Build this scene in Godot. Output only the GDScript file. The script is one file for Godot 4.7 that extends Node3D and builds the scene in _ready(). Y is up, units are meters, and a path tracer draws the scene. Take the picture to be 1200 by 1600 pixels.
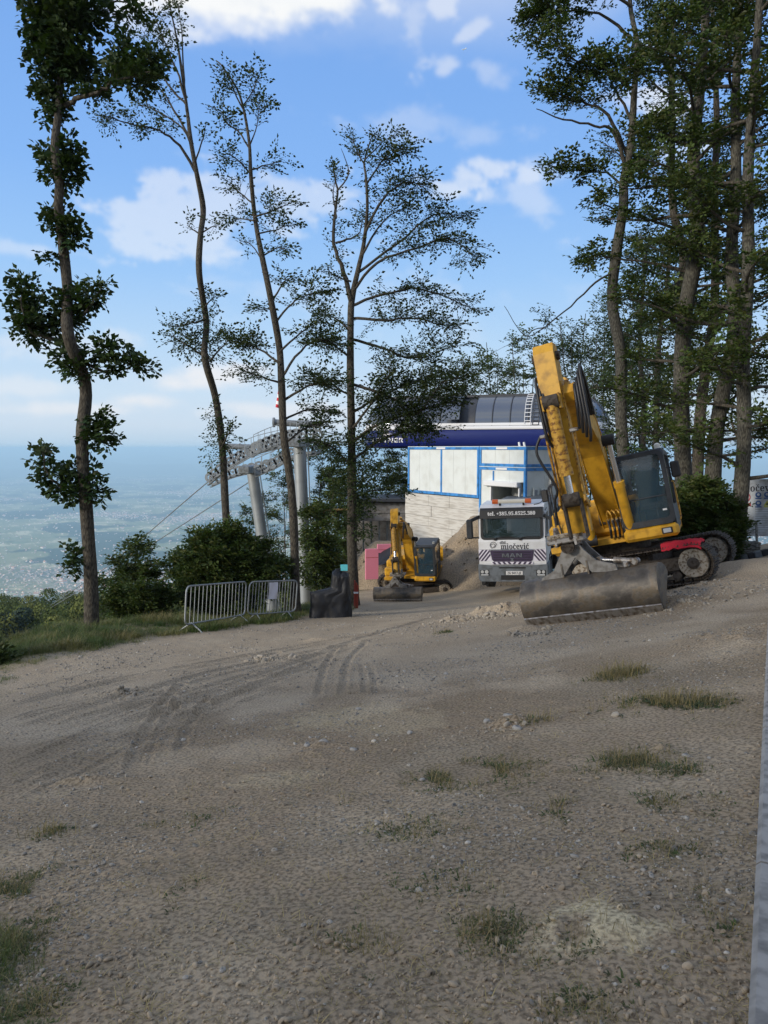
extends Node3D
# A hilltop building site: a cable lift station, two excavators, a lorry, trees on the rim and a hazy valley behind.

const FOCAL := 1142.0          # in pixels of the 1200 x 1600 photograph
const TILT := 5.0              # degrees down
const EYE := Vector3(0, 1.6, 0)

var rng := RandomNumberGenerator.new()
var noise := FastNoiseLite.new()
var fine := FastNoiseLite.new()
var cells := FastNoiseLite.new()
var M := {}
var used := {}
var relief := PackedFloat32Array()      # ruts and heaps stamped on the site, 2.5 cm cells
var tint := PackedFloat32Array()        # kind of soil on the site: 0 dirt, see stamp_soil
const RW := 1000
const RH := 1400
const RCELL := 0.025
const RX := -10.0
const RD := 0.0

# ---------------------------------------------------------------- mesh builder
class MB:
	var v := PackedVector3Array()
	var n := PackedVector3Array()
	var c := PackedColorArray()
	var u := PackedVector2Array()
	var ix := PackedInt32Array()
	var col := Color.WHITE
	var xf := Transform3D.IDENTITY

	func put(p: Vector3, nn: Vector3, uv := Vector2.ZERO) -> int:
		v.append(xf * p)
		n.append((xf.basis * nn).normalized())
		c.append(col)
		u.append(uv)
		return v.size() - 1

	func tri(a: Vector3, b: Vector3, d: Vector3, hint: Vector3) -> void:
		var nn := (b - a).cross(d - a)
		if nn.length_squared() < 1e-16:
			return
		nn = nn.normalized()
		if nn.dot(hint) < 0.0:
			nn = -nn
			var k := put(a, nn); put(b, nn); put(d, nn)
			ix.append_array(PackedInt32Array([k, k + 1, k + 2]))
		else:
			var k := put(a, nn); put(b, nn); put(d, nn)
			ix.append_array(PackedInt32Array([k, k + 2, k + 1]))

	func quad(a: Vector3, b: Vector3, d: Vector3, e: Vector3, hint: Vector3) -> void:
		var nn := (d - a).cross(e - b)
		if nn.length_squared() < 1e-16:
			return
		nn = nn.normalized()
		var flip := nn.dot(hint) < 0.0
		if flip:
			nn = -nn
		var k := put(a, nn, Vector2(0, 0)); put(b, nn, Vector2(1, 0)); put(d, nn, Vector2(1, 1)); put(e, nn, Vector2(0, 1))
		if flip:
			ix.append_array(PackedInt32Array([k, k + 1, k + 2, k, k + 2, k + 3]))
		else:
			ix.append_array(PackedInt32Array([k, k + 2, k + 1, k, k + 3, k + 2]))

	# a box with chamfered edges; t places its centre
	func box(t: Transform3D, size: Vector3, bevel := 0.0) -> void:
		var h := size * 0.5
		var b := minf(bevel, minf(h.x, minf(h.y, h.z)) * 0.9)
		var axes := [Vector3.RIGHT, Vector3.UP, Vector3.BACK]
		for a in 3:
			for s in [-1.0, 1.0]:
				var o: Vector3 = axes[a] * s
				var p: Vector3 = axes[(a + 1) % 3]
				var q: Vector3 = axes[(a + 2) % 3]
				var hp := h[(a + 1) % 3] - b
				var hq := h[(a + 2) % 3] - b
				var ct := o * h[a]
				quad(t * (ct + p * hp + q * hq), t * (ct - p * hp + q * hq), t * (ct - p * hp - q * hq), t * (ct + p * hp - q * hq), t.basis * o)
		if b <= 0.0:
			return
		for a in 3:
			var p: Vector3 = axes[(a + 1) % 3]
			var q: Vector3 = axes[(a + 2) % 3]
			var o: Vector3 = axes[a]
			var hp := h[(a + 1) % 3]
			var hq := h[(a + 2) % 3]
			for s in [-1.0, 1.0]:
				for r in [-1.0, 1.0]:
					var e: Vector3 = o * (h[a] - b)
					var m1: Vector3 = p * s * hp + q * r * (hq - b)
					var m2: Vector3 = p * s * (hp - b) + q * r * hq
					quad(t * (e + m1), t * (e + m2), t * (m2 - e), t * (m1 - e), t.basis * (p * s + q * r))
		for sx in [-1.0, 1.0]:
			for sy in [-1.0, 1.0]:
				for sz in [-1.0, 1.0]:
					var s := Vector3(sx, sy, sz)
					tri(t * (s * Vector3(h.x, h.y - b, h.z - b)), t * (s * Vector3(h.x - b, h.y, h.z - b)), t * (s * Vector3(h.x - b, h.y - b, h.z)), t.basis * s)

	func bar(a: Vector3, b: Vector3, w: float, h: float, up := Vector3.UP, bevel := 0.0) -> void:
		var f := (b - a).normalized()
		if absf(f.dot(up)) > 0.99:
			up = Vector3.RIGHT
		var s := f.cross(up).normalized()
		box(Transform3D(Basis(s, s.cross(f).normalized(), -f), (a + b) * 0.5), Vector3(w, h, a.distance_to(b)), bevel)

	func tube(pts: PackedVector3Array, rad: PackedFloat32Array, sides := 8, cap := true, lump := 0.0) -> void:
		var m := pts.size()
		if m < 2:
			return
		var t0 := (pts[1] - pts[0]).normalized()
		var side := t0.cross(Vector3.UP if absf(t0.y) < 0.9 else Vector3.RIGHT).normalized()
		var first := v.size()
		var run := 0.0
		for i in m:
			var t := (pts[mini(i + 1, m - 1)] - pts[maxi(i - 1, 0)]).normalized()
			side = (side - t * side.dot(t)).normalized()
			var other := t.cross(side)
			if i > 0:
				run += pts[i].distance_to(pts[i - 1])
			for k in sides + 1:
				var a := TAU * k / sides
				var o := side * cos(a) + other * sin(a)
				var r := rad[i]
				if lump > 0.0:
					r *= 1.0 + lump * (sin(a * 3.0 + run * 1.7) * 0.5 + sin(a * 2.0 - run * 3.1 + 1.0) * 0.5)
				put(pts[i] + o * r, o, Vector2(float(k) / sides, run))
		for i in m - 1:
			for k in sides:
				var a := first + i * (sides + 1) + k
				var b := a + sides + 1
				ix.append_array(PackedInt32Array([a, b, a + 1, a + 1, b, b + 1]))
		if cap:
			for e in 2:
				var i := 0 if e == 0 else m - 1
				var t := (pts[1] - pts[0]).normalized() * -1.0 if e == 0 else (pts[m - 1] - pts[m - 2]).normalized()
				var ring := first + i * (sides + 1)
				var k0 := put(pts[i], t)
				v[k0] = xf * pts[i]
				for k in sides + 1:
					var q := v[ring + k]
					v.append(q); n.append((xf.basis * t).normalized()); c.append(col); u.append(Vector2.ZERO)
				for k in sides:
					if e == 0:
						ix.append_array(PackedInt32Array([k0, k0 + 1 + k, k0 + 2 + k]))
					else:
						ix.append_array(PackedInt32Array([k0, k0 + 2 + k, k0 + 1 + k]))

	func rod(a: Vector3, b: Vector3, r: float, sides := 10, r2 := -1.0) -> void:
		tube(PackedVector3Array([a, b]), PackedFloat32Array([r, r if r2 < 0.0 else r2]), sides)

	# polygon in the plane of t's x and y, from z0 to z1
	func prism(poly: PackedVector2Array, z0: float, z1: float, t := Transform3D.IDENTITY) -> void:
		var tr := Geometry2D.triangulate_polygon(poly)
		for k in range(0, tr.size(), 3):
			for z in [z0, z1]:
				var s := -1.0 if z == minf(z0, z1) else 1.0
				tri(t * Vector3(poly[tr[k]].x, poly[tr[k]].y, z), t * Vector3(poly[tr[k + 1]].x, poly[tr[k + 1]].y, z), t * Vector3(poly[tr[k + 2]].x, poly[tr[k + 2]].y, z), t.basis.z * s)
		var cw := Geometry2D.is_polygon_clockwise(poly)
		for i in poly.size():
			var a := poly[i]
			var b := poly[(i + 1) % poly.size()]
			var o := Vector2(b.y - a.y, a.x - b.x)
			if cw:
				o = -o
			quad(t * Vector3(a.x, a.y, z0), t * Vector3(b.x, b.y, z0), t * Vector3(b.x, b.y, z1), t * Vector3(a.x, a.y, z1), t.basis * Vector3(-o.x, -o.y, 0) * -1.0)

	# profile of (radius, height) turned round t's y axis
	func lathe(prof: Array, t := Transform3D.IDENTITY, segs := 20) -> void:
		for i in prof.size() - 1:
			var a: Vector2 = prof[i]
			var b: Vector2 = prof[i + 1]
			var dr := b - a
			var nr := Vector2(dr.y, -dr.x)
			if nr.length() < 1e-6:
				continue
			nr = nr.normalized()
			var first := v.size()
			for k in segs + 1:
				var an := TAU * k / segs
				var o := Vector3(cos(an), 0, sin(an))
				var nn := t.basis * (o * nr.x + Vector3.UP * nr.y)
				put(t * (o * a.x + Vector3.UP * a.y), nn, Vector2(float(k) / segs, 0))
				put(t * (o * b.x + Vector3.UP * b.y), nn, Vector2(float(k) / segs, 1))
			for k in segs:
				var q := first + k * 2
				ix.append_array(PackedInt32Array([q, q + 2, q + 1, q + 1, q + 2, q + 3]))

	# smooth sheet from a grid of points, rows of equal length; one-sided winding is of no concern to a thin sheet
	func sheet(g: Array, hint: Vector3, closed := false) -> void:
		var rows := g.size()
		var cols: int = g[0].size()
		var first := v.size()
		for i in rows:
			for j in cols:
				var du: Vector3 = g[mini(i + 1, rows - 1)][j] - g[maxi(i - 1, 0)][j]
				var dv: Vector3
				if closed:
					dv = g[i][(j + 1) % (cols - 1)] - g[i][(j - 1 + cols - 1) % (cols - 1)]
				else:
					dv = g[i][mini(j + 1, cols - 1)] - g[i][maxi(j - 1, 0)]
				var nn := du.cross(dv).normalized()
				put(g[i][j], nn, Vector2(float(j) / (cols - 1), float(i) / (rows - 1)))
		var mid: int = (rows / 2) * cols + cols / 2
		var same := n[first + mid].dot((xf.basis * hint).normalized()) >= 0.0
		if not same:
			for k in range(first, n.size()):
				n[k] = -n[k]
		for i in rows - 1:
			for j in cols - 1:
				var a := first + i * cols + j
				var b := a + cols
				# winding agrees with the normal du x dv
				if same:
					ix.append_array(PackedInt32Array([a, a + 1, b, a + 1, b + 1, b]))
				else:
					ix.append_array(PackedInt32Array([a, b, a + 1, a + 1, b, b + 1]))

	func mesh(material: Material) -> ArrayMesh:
		var m := ArrayMesh.new()
		if v.is_empty():
			return m
		var arr := []
		arr.resize(Mesh.ARRAY_MAX)
		arr[Mesh.ARRAY_VERTEX] = v
		arr[Mesh.ARRAY_NORMAL] = n
		arr[Mesh.ARRAY_COLOR] = c
		arr[Mesh.ARRAY_TEX_UV] = u
		arr[Mesh.ARRAY_INDEX] = ix
		m.add_surface_from_arrays(Mesh.PRIMITIVE_TRIANGLES, arr)
		m.surface_set_material(0, material)
		return m

# ---------------------------------------------------------------- nodes
func numbered(called: String) -> String:
	used[called] = used.get(called, 0) + 1
	return called if used[called] == 1 else "%s_%03d" % [called, used[called] - 1]

func tag(o: Node, label: String, category := "", group := "", kind := "") -> Node:
	if label: o.set_meta("label", label)
	if category: o.set_meta("category", category)
	if group: o.set_meta("group", group)
	if kind: o.set_meta("kind", kind)
	return o

func thing(called: String, label: String, category: String, at := Vector3.ZERO, turn := Basis.IDENTITY, group := "") -> Node3D:
	var o := Node3D.new()
	o.name = numbered(called)
	add_child(o)
	o.transform = Transform3D(turn, at)
	tag(o, label, category, group)
	return o

func part(parent: Node, called: String, mb: MB, material: Material) -> MeshInstance3D:
	var o := MeshInstance3D.new()
	o.name = numbered(called) if parent == self else called
	o.mesh = mb.mesh(material)
	parent.add_child(o, true)
	return o

func part_mesh(parent: Node, called: String, m: Mesh, t := Transform3D.IDENTITY, material: Material = null) -> MeshInstance3D:
	var o := MeshInstance3D.new()
	o.name = numbered(called) if parent == self else called
	o.mesh = m
	if material: o.material_override = material
	parent.add_child(o, true)
	o.transform = t
	return o

func mass(parent: Node, called: String, m: Mesh, places: Array, colors := PackedColorArray()) -> MultiMeshInstance3D:
	var mm := MultiMesh.new()
	mm.transform_format = MultiMesh.TRANSFORM_3D
	mm.use_colors = not colors.is_empty()
	mm.mesh = m
	mm.instance_count = places.size()
	for i in places.size():
		mm.set_instance_transform(i, places[i])
		if mm.use_colors:
			mm.set_instance_color(i, colors[i])
	var o := MultiMeshInstance3D.new()
	o.name = numbered(called) if parent == self else called
	o.multimesh = mm
	parent.add_child(o, true)
	o.set_meta("kind", "stuff")
	return o

func lettering(parent: Node, text: String, t: Transform3D, height: float, material: Material, face := "Droid Sans", weight := 700, called := "lettering", thick := 0.004, stretch := 1.0) -> MeshInstance3D:
	var f := SystemFont.new()
	f.font_names = PackedStringArray([face])
	f.font_weight = weight
	var tm := TextMesh.new()
	tm.font = f
	tm.text = text
	tm.font_size = 64
	tm.pixel_size = height / 46.0
	tm.depth = thick
	tm.curve_step = 2.0
	tm.material = material
	var o := MeshInstance3D.new()
	o.name = called
	o.mesh = tm
	parent.add_child(o, true)
	o.transform = t * Transform3D(Basis.from_scale(Vector3(stretch, 1, 1)), Vector3.ZERO)
	return o

# ---------------------------------------------------------------- pixels and ground
func ray(px: float, py: float) -> Vector3:
	return (Basis(Vector3.RIGHT, -deg_to_rad(TILT)) * Vector3((px - 600.0) / FOCAL, -(py - 800.0) / FOCAL, -1.0)).normalized()

func P(px: float, py: float, d: float) -> Vector3:
	var r := ray(px, py)
	return EYE + r * (d / -r.z)

func G(px: float, py: float) -> Vector3:
	var r := ray(px, py)
	var t := 0.5
	for i in 4000:
		var q := EYE + r * t
		var gap := q.y - land(q.x, -q.z)
		if gap < 0.002:
			return q
		t += maxf(gap * 0.6, 0.002)
		if t > 400.0:
			break
	return EYE + r * t

func put_on(x: float, d: float) -> Vector3:
	return Vector3(x, land(x, d), -d)

func soft(x: float, k: float) -> float:
	return k * log(1.0 + exp(clampf(x / k, -30.0, 30.0))) if x < 30.0 * k else x

const RIM := [[-60.0, -11.0], [9.0, -6.7], [13.0, -7.1], [15.0, -7.7], [17.5, -8.2], [20.0, -6.6], [22.5, -4.6], [25.0, -3.2], [29.0, -2.6], [34.0, -2.2], [60.0, -1.0]]
func rim(d: float) -> float:
	for i in RIM.size() - 1:
		if d < RIM[i + 1][0]:
			return lerpf(RIM[i][1], RIM[i + 1][1], clampf((d - RIM[i][0]) / (RIM[i + 1][0] - RIM[i][0]), 0.0, 1.0))
	return RIM[RIM.size() - 1][1]

# height of the land without ruts and clods, at x to the right and d ahead
func land(x: float, d: float) -> float:
	var r := sqrt(x * x + d * d)
	var q := clampf(d, 0.0, 34.0)
	var w := clampf(x, -9.0, 12.0)
	var h := 0.25654 - 0.1752 * q + 0.00062 * q * q + 0.13157 * w - 0.00288 * w * q + 0.01005 * w * w
	h += (d - q) * (-0.11 if d < 0.0 else -0.10) * (1.0 if d > -60.0 else 60.0 / -d)
	h += clampf(x - w, -20.0, 20.0) * 0.05
	h -= 0.62 * soft(rim(d) - x, 0.5) * (1.0 if d > -10.0 else clampf(1.0 + (d + 10.0) / 40.0, 0.0, 1.0))
	h -= 0.32 * soft(d - 46.0, 4.0)
	if x > 5.0:
		h -= 0.35 * soft(d - 27.0, 3.0) * clampf((x - 5.0) / 8.0, 0.0, 1.0)
	var lo := Vector2(x - 3.6, d - 24.5)
	h -= 0.30 * exp(-lo.length_squared() / 22.0)
	# under the large excavator the bank rises
	var e := Vector2(x - 7.0, d - 15.2)
	h += 0.34 * exp(-e.length_squared() / 2.4)
	if r > 60.0 and d > -60.0:
		var far := -21.0 - 0.22 * (r - 60.0) if r < 160.0 else -43.0 - 0.185 * (r - 160.0) if r < 360.0 else -80.0 - 0.48 * (r - 360.0)
		far = maxf(far, -850.0)
		far += 5.0 * noise.get_noise_2d(x * 0.35, d * 0.35) * clampf((r - 60.0) / 80.0, 0.0, 1.0)
		h = lerpf(h, far, smoothstep(60.0, 110.0, r) * smoothstep(-60.0, 10.0, d))
	return h

func cell(x: float, d: float) -> int:
	var i := int((x - RX) / RCELL)
	var j := int((d - RD) / RCELL)
	return j * RW + i if i >= 0 and i < RW and j >= 0 and j < RH else -1

func sample(map: PackedFloat32Array, x: float, d: float) -> float:
	var fx := (x - RX) / RCELL
	var fd := (d - RD) / RCELL
	var i := int(floor(fx))
	var j := int(floor(fd))
	if i < 0 or i >= RW - 1 or j < 0 or j >= RH - 1:
		return 0.0
	fx -= i
	fd -= j
	var k := j * RW + i
	return lerpf(lerpf(map[k], map[k + 1], fx), lerpf(map[k + RW], map[k + RW + 1], fx), fd)

# press or heap the soil along a line of photo pixels on the ground
func stamp_line(px: Array, width: float, amount: float, ridge: float, tread := 0.0, strength := 1.0) -> void:
	var c := Curve3D.new()
	var pts := []
	for p in px:
		pts.append(G(p[0], p[1]))
	for i in pts.size():
		var t: Vector3 = (pts[mini(i + 1, pts.size() - 1)] - pts[maxi(i - 1, 0)]) * 0.18
		c.add_point(pts[i], -t, t)
	c.bake_interval = 0.02
	var bp := c.get_baked_points()
	var done := {}
	for k in bp.size():
		var q := bp[k]
		var t := bp[mini(k + 1, bp.size() - 1)] - bp[maxi(k - 1, 0)]
		var s := Vector2(-t.z, t.x).normalized()
		var fade := smoothstep(0.0, 0.12, float(k) / bp.size()) * (1.0 - smoothstep(0.88, 1.0, float(k) / bp.size())) * strength
		fade *= 0.65 + 0.5 * noise.get_noise_2d(q.x * 9.0, q.z * 9.0)
		var m := int(width * 2.2 / RCELL)
		for j in range(-m, m + 1):
			var o := j * RCELL * 0.8
			var x := q.x + s.x * o
			var d := -(q.z + s.y * o)
			var id := cell(x, d)
			if id < 0 or done.has(id):
				continue
			done[id] = true
			var a := absf(o) / width
			var hh := 0.0
			if a < 1.0:
				hh = -amount * (1.0 - a * a * a * a)
				if tread > 0.0:
					hh += tread * (0.5 + 0.5 * sin(k * 0.02 * 34.0 + signf(o) * absf(o) * 18.0))
			hh += ridge * exp(-pow((a - 1.15) / 0.28, 2.0))
			relief[id] += hh * fade
			# loosened soil beside the rut is darker than the trodden dust
			var edge := exp(-pow((a - 1.05) / 0.35, 2.0)) * 0.42 + (0.22 if a < 0.9 and tread <= 0.0 else 0.0)
			tint[id] = minf(tint[id], -edge * clampf(fade, 0.0, 1.0))

func stamp_heap(x: float, d: float, rx: float, rd: float, amount: float, rough := 0.25) -> void:
	for j in range(int((d - rd * 2.2 - RD) / RCELL), int((d + rd * 2.2 - RD) / RCELL)):
		for i in range(int((x - rx * 2.2 - RX) / RCELL), int((x + rx * 2.2 - RX) / RCELL)):
			if i < 0 or i >= RW or j < 0 or j >= RH:
				continue
			var e := pow((RX + i * RCELL - x) / rx, 2.0) + pow((RD + j * RCELL - d) / rd, 2.0)
			relief[j * RW + i] += amount * exp(-e * 1.2) * (1.0 + rough * fine.get_noise_2d(i * 0.55, j * 0.55) * 1.3)

func surface_h(x: float, d: float) -> float:
	var h := land(x, d)
	var r := sqrt(x * x + d * d)
	if r < 45.0:
		var k := 1.0 - smoothstep(30.0, 45.0, r)
		h += sample(relief, x, d)
		h += k * (0.020 * noise.get_noise_2d(x * 14.0, d * 14.0) + 0.011 * fine.get_noise_2d(x * 9.0, d * 9.0) + 0.009 * fine.get_noise_2d(x * 34.0 + 50.0, d * 34.0) * clampf(0.6 + noise.get_noise_2d(x * 25.0, d * 25.0) * 2.0, 0.1, 1.4))
		var f := fine.get_noise_2d(x * 85.0, d * 85.0)
		h += k * (0.008 - 0.002 * smoothstep(5.0, 12.0, r)) * maxf(f, -0.1)
		if r < 9.0:
			h += 0.004 * fine.get_noise_2d(x * 190.0, d * 190.0) * (1.0 - r / 9.0)
	return h

# ---------------------------------------------------------------- materials
func noise_tex(freq: float, kind: int, stops: Array, size := 512, octaves := 5, sd := 1, normal := false, bump := 4.0) -> NoiseTexture2D:
	var f := FastNoiseLite.new()
	f.noise_type = kind
	f.frequency = freq
	f.fractal_octaves = octaves
	f.seed = sd
	var t := NoiseTexture2D.new()
	t.width = size
	t.height = size
	t.seamless = true
	t.noise = f
	t.as_normal_map = normal
	t.bump_strength = bump
	if stops.size():
		var g := Gradient.new()
		g.offsets = PackedFloat32Array(stops.map(func(s): return s[0]))
		g.colors = PackedColorArray(stops.map(func(s): return s[1]))
		t.color_ramp = g
	return t

func grey(a: float) -> Color:
	return Color(a, a, a)

# colours are linear real-world base colours
func mat(id: String, c: Color, rough := 0.7, metal := 0.0, tex: Texture2D = null, scale := Vector3.ONE, world := false) -> StandardMaterial3D:
	var m := StandardMaterial3D.new()
	m.resource_name = id
	m.albedo_color = c.linear_to_srgb()
	m.albedo_color.a = c.a
	m.roughness = rough
	m.metallic = metal
	if tex:
		m.albedo_texture = tex
		m.uv1_triplanar = true
		m.uv1_world_triplanar = world
		m.uv1_scale = scale
	M[id] = m
	return m

func glass(id: String, c: Color, alpha: float, rough := 0.02) -> StandardMaterial3D:
	var m := mat(id, c, rough)
	m.transparency = BaseMaterial3D.TRANSPARENCY_ALPHA
	m.albedo_color.a = alpha
	return m

# ---------------------------------------------------------------- camera, sky, sun
const ADDED_CLOUD_ALPHA := 0.27
const SUN_WAY := Vector3(0.80, -0.30, -0.50)
func set_up_view() -> void:
	var cam := Camera3D.new()
	cam.name = "camera"
	cam.position = EYE
	cam.rotation_degrees = Vector3(-TILT, 0, 0)
	cam.fov = rad_to_deg(2.0 * atan(800.0 / FOCAL))
	cam.near = 0.05
	cam.far = 200000.0
	add_child(cam)
	var sun := DirectionalLight3D.new()
	sun.name = "sun"
	sun.light_energy = 1.6
	sun.light_angular_distance = 12.0
	sun.light_color = Color(1.0, 0.96, 0.90)
	sun.shadow_enabled = true
	add_child(sun)
	sun.look_at_from_position(Vector3.ZERO, SUN_WAY)
	var e := Environment.new()
	e.background_mode = Environment.BG_SKY
	e.tonemap_mode = Environment.TONE_MAPPER_LINEAR
	e.tonemap_exposure = 1.28
	e.sdfgi_enabled = true
	e.ssao_enabled = true
	e.ssil_enabled = true
	e.fog_enabled = true
	e.fog_density = 0.00011
	e.fog_light_color = Color(0.74, 0.895, 1.0)
	e.sky = Sky.new()
	var pm := PanoramaSkyMaterial.new()
	pm.panorama = make_sky()
	e.sky.sky_material = pm
	var w := WorldEnvironment.new()
	w.name = "surroundings"
	w.environment = e
	add_child(w)

# clouds: centre in pixels, half axes in pixels, lean, density, how ragged
const CLOUDS := [
	[390, -40, 250, 85, 0.05, 1.25, 0.35], [250, -60, 180, 60, 0.0, 0.9, 0.4],
	[285, 335, 105, 44, -0.15, 0.46, 1.5], [440, 335, 130, 36, -0.1, 0.40, 1.6], [700, 288, 120, 20, -0.30, 0.55, 1.5], [380, 300, 90, 30, -0.1, 0.4, 1.0],
	[650, 50, 26, 60, 0.5, 0.42, 0.9], [690, 8, 22, 26, 0.4, 0.6, 0.9], [733, 52, 26, 15, -0.7, 0.5, 0.8], [700, 102, 20, 16, -0.4, 0.45, 0.8], [765, 115, 28, 20, 0.5, 0.3, 0.9],
	[830, 320, 40, 24, 0.5, 0.35, 0.9], [720, 200, 130, 24, 0.1, 0.22, 0.9], [860, 260, 60, 26, 0.0, 0.25, 0.9],
	[230, 628, 70, 14, 0.0, 0.9, 0.5], [320, 592, 95, 20, -0.1, 0.85, 0.5], [140, 640, 120, 10, 0.0, 0.6, 0.6], [420, 640, 110, 16, 0.0, 0.6, 0.6], [60, 605, 80, 10, 0.0, 0.4, 0.7],
	[1030, 150, 50, 60, 0.2, 0.7, 0.9], [1010, 75, 30, 24, 0.2, 0.5, 0.6], [40, 390, 90, 10, 0.05, 0.32, 0.9], [80, 535, 120, 14, 0.0, 0.35, 0.9], [600, 470, 200, 30, 0.05, 0.14, 1.0],
]
func make_sky() -> ImageTexture:
	var w := 2048
	var h := 1024
	var im := Image.create(w, h, false, Image.FORMAT_RGBF)
	var n1 := FastNoiseLite.new()
	n1.seed = 7
	n1.frequency = 5.5
	n1.fractal_octaves = 6
	n1.domain_warp_enabled = true
	n1.domain_warp_amplitude = 0.05
	n1.domain_warp_frequency = 6.0
	var n2 := FastNoiseLite.new()
	n2.seed = 19
	n2.frequency = 1.3
	n2.fractal_octaves = 4
	var n3 := FastNoiseLite.new()
	n3.seed = 23
	n3.frequency = 16.0
	n3.fractal_octaves = 5
	n3.domain_warp_enabled = true
	n3.domain_warp_amplitude = 0.03
	n3.domain_warp_frequency = 12.0
	var pitch := Basis(Vector3.RIGHT, deg_to_rad(TILT))
	var stops := [[-0.02, Color(0.50, 0.655, 0.80)], [0.004, Color(0.53, 0.68, 0.82)], [0.03, Color(0.62, 0.74, 0.865)], [0.07, Color(0.595, 0.745, 0.895)], [0.14, Color(0.47, 0.68, 0.925)], [0.22, Color(0.34, 0.58, 0.93)], [0.33, Color(0.245, 0.475, 0.90)], [0.50, Color(0.185, 0.385, 0.82)], [0.75, Color(0.14, 0.30, 0.70)], [1.01, Color(0.11, 0.25, 0.62)]]
	for j in h / 2 + 4:
		var el := (0.5 - (j + 0.5) / h) * PI
		var sy := sin(el)
		var cy := cos(el)
		var basec: Color = stops[0][1]
		for s in stops.size() - 1:
			if sy >= stops[s][0]:
				basec = stops[s][1].lerp(stops[s + 1][1], clampf((sy - stops[s][0]) / (stops[s + 1][0] - stops[s][0]), 0.0, 1.0))
		for i in w:
			var az := (i + 0.5) / w * TAU    # column 0 is straight ahead, -z
			var dir := Vector3(sin(az) * cy, sy, -cos(az) * cy)
			var q2 := n1.get_noise_3d(dir.x, dir.y * 2.2, dir.z)
			var q := q2 * 1.1
			if sy < 0.6 and (az < 0.75 or az > TAU - 0.75):
				q += 0.75 * n3.get_noise_3d(dir.x + dir.y * 0.6, dir.y * 1.9, dir.z)
			var cover := 0.0
			# broken high cloud all round, thicker towards the horizon
			var g := n2.get_noise_3d(dir.x * 1.2, dir.y * 3.0, dir.z * 1.2)
			var pd := pitch * dir
			var seen := false
			if pd.z < -0.35:
				var px := 600.0 - pd.x / pd.z * FOCAL
				var py := 800.0 + pd.y / pd.z * FOCAL
				if px > -260.0 and px < 1460.0 and py > -260.0:
					seen = true
					for c in CLOUDS:
						var dx: float = px - c[0]
						var dy: float = py - c[1]
						if absf(dx) > c[2] * 2.4 + 40.0 or absf(dy) > c[3] * 2.4 + c[2] + 20.0:
							continue
						dy += -c[4] * dx
						var e: float = (dx * dx) / (c[2] * c[2]) + (dy * dy) / (c[3] * c[3])
						if e < 7.0:
							var body: float = exp(-e * 0.75) * 1.25 + q * c[6] * 1.25 - 0.26
							cover = maxf(cover, c[5] * smoothstep(0.0, 0.95, body * (1.0 - smoothstep(3.0, 7.0, e))))
			var open := smoothstep(0.42, 0.62, sy) if pd.z < 0.2 else 1.0
			if not seen:
				open = maxf(open, smoothstep(0.62, 1.1, absf(az if az < PI else az - TAU)))
			if open > 0.0:
				cover = maxf(cover, 0.9 * open * smoothstep(-0.30, 0.22, g + q2 * 0.5))
			var white := Color(0.93, 0.945, 0.955).lerp(Color(0.80, 0.84, 0.885), clampf(0.5 - q * 1.4, 0.0, 1.0) * 0.6)
			if sy < 0.16:
				white = white.lerp(Color(0.86, 0.86, 0.885), 0.75)
			im.set_pixel(i, j, basec.lerp(white, clampf(cover, 0.0, 1.0)) * 0.80)
	for j in range(h / 2 + 4, h):
		for i in w:
			im.set_pixel(i, j, Color(0.25, 0.32, 0.36))
	return ImageTexture.create_from_image(im)

# ---------------------------------------------------------------- ground
func soil_color(x: float, d: float) -> Color:
	var r := sqrt(x * x + d * d)
	var a := noise.get_noise_2d(x * 5.0, d * 5.0)
	var b := fine.get_noise_2d(x * 6.0 + 9.0, d * 6.0)
	var c := Color(0.335, 0.272, 0.195)
	c = c.lerp(Color(0.25, 0.197, 0.138), clampf(0.45 + a * 1.3, 0.0, 1.0) * 0.75)
	c = c.lerp(Color(0.43, 0.36, 0.265), clampf(b * 1.9, 0.0, 1.0) * 0.65)
	var t := sample(tint, x, d)
	if t > 0.0:
		c = c.lerp(Color(0.55, 0.475, 0.325), clampf(t, 0.0, 1.0))
	elif t < 0.0:
		c = c.lerp(Color(0.15, 0.135, 0.105), clampf(-t, 0.0, 1.0))
	# gravel near the machines is paler
	var pale := smoothstep(12.0, 20.0, d) * (1.0 - smoothstep(34.0, 44.0, d)) * smoothstep(-4.0, 1.0, x)
	# the driven track is dusty and pale
	pale = maxf(pale, 0.75 * smoothstep(5.2, 8.5, d + b * 2.5 - 0.25 * (x + 3.0)) * (1.0 - smoothstep(1.0, 5.0, x - d * 0.08)))
	pale = maxf(pale, smoothstep(3.2, 5.0, x - 0.06 * d + b * 2.0) * smoothstep(4.0, 8.0, d) * 0.7)
	c = c.lerp(Color(0.49, 0.415, 0.315), pale * (0.75 + 0.25 * b))
	# grown verge left of the track and beyond the rim
	var g := verge(x, d)
	if g > 0.0:
		c = c.lerp(Color(0.21, 0.185, 0.11).lerp(Color(0.30, 0.255, 0.165), clampf(0.5 + b, 0.0, 1.0)), g)
	return c

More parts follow.
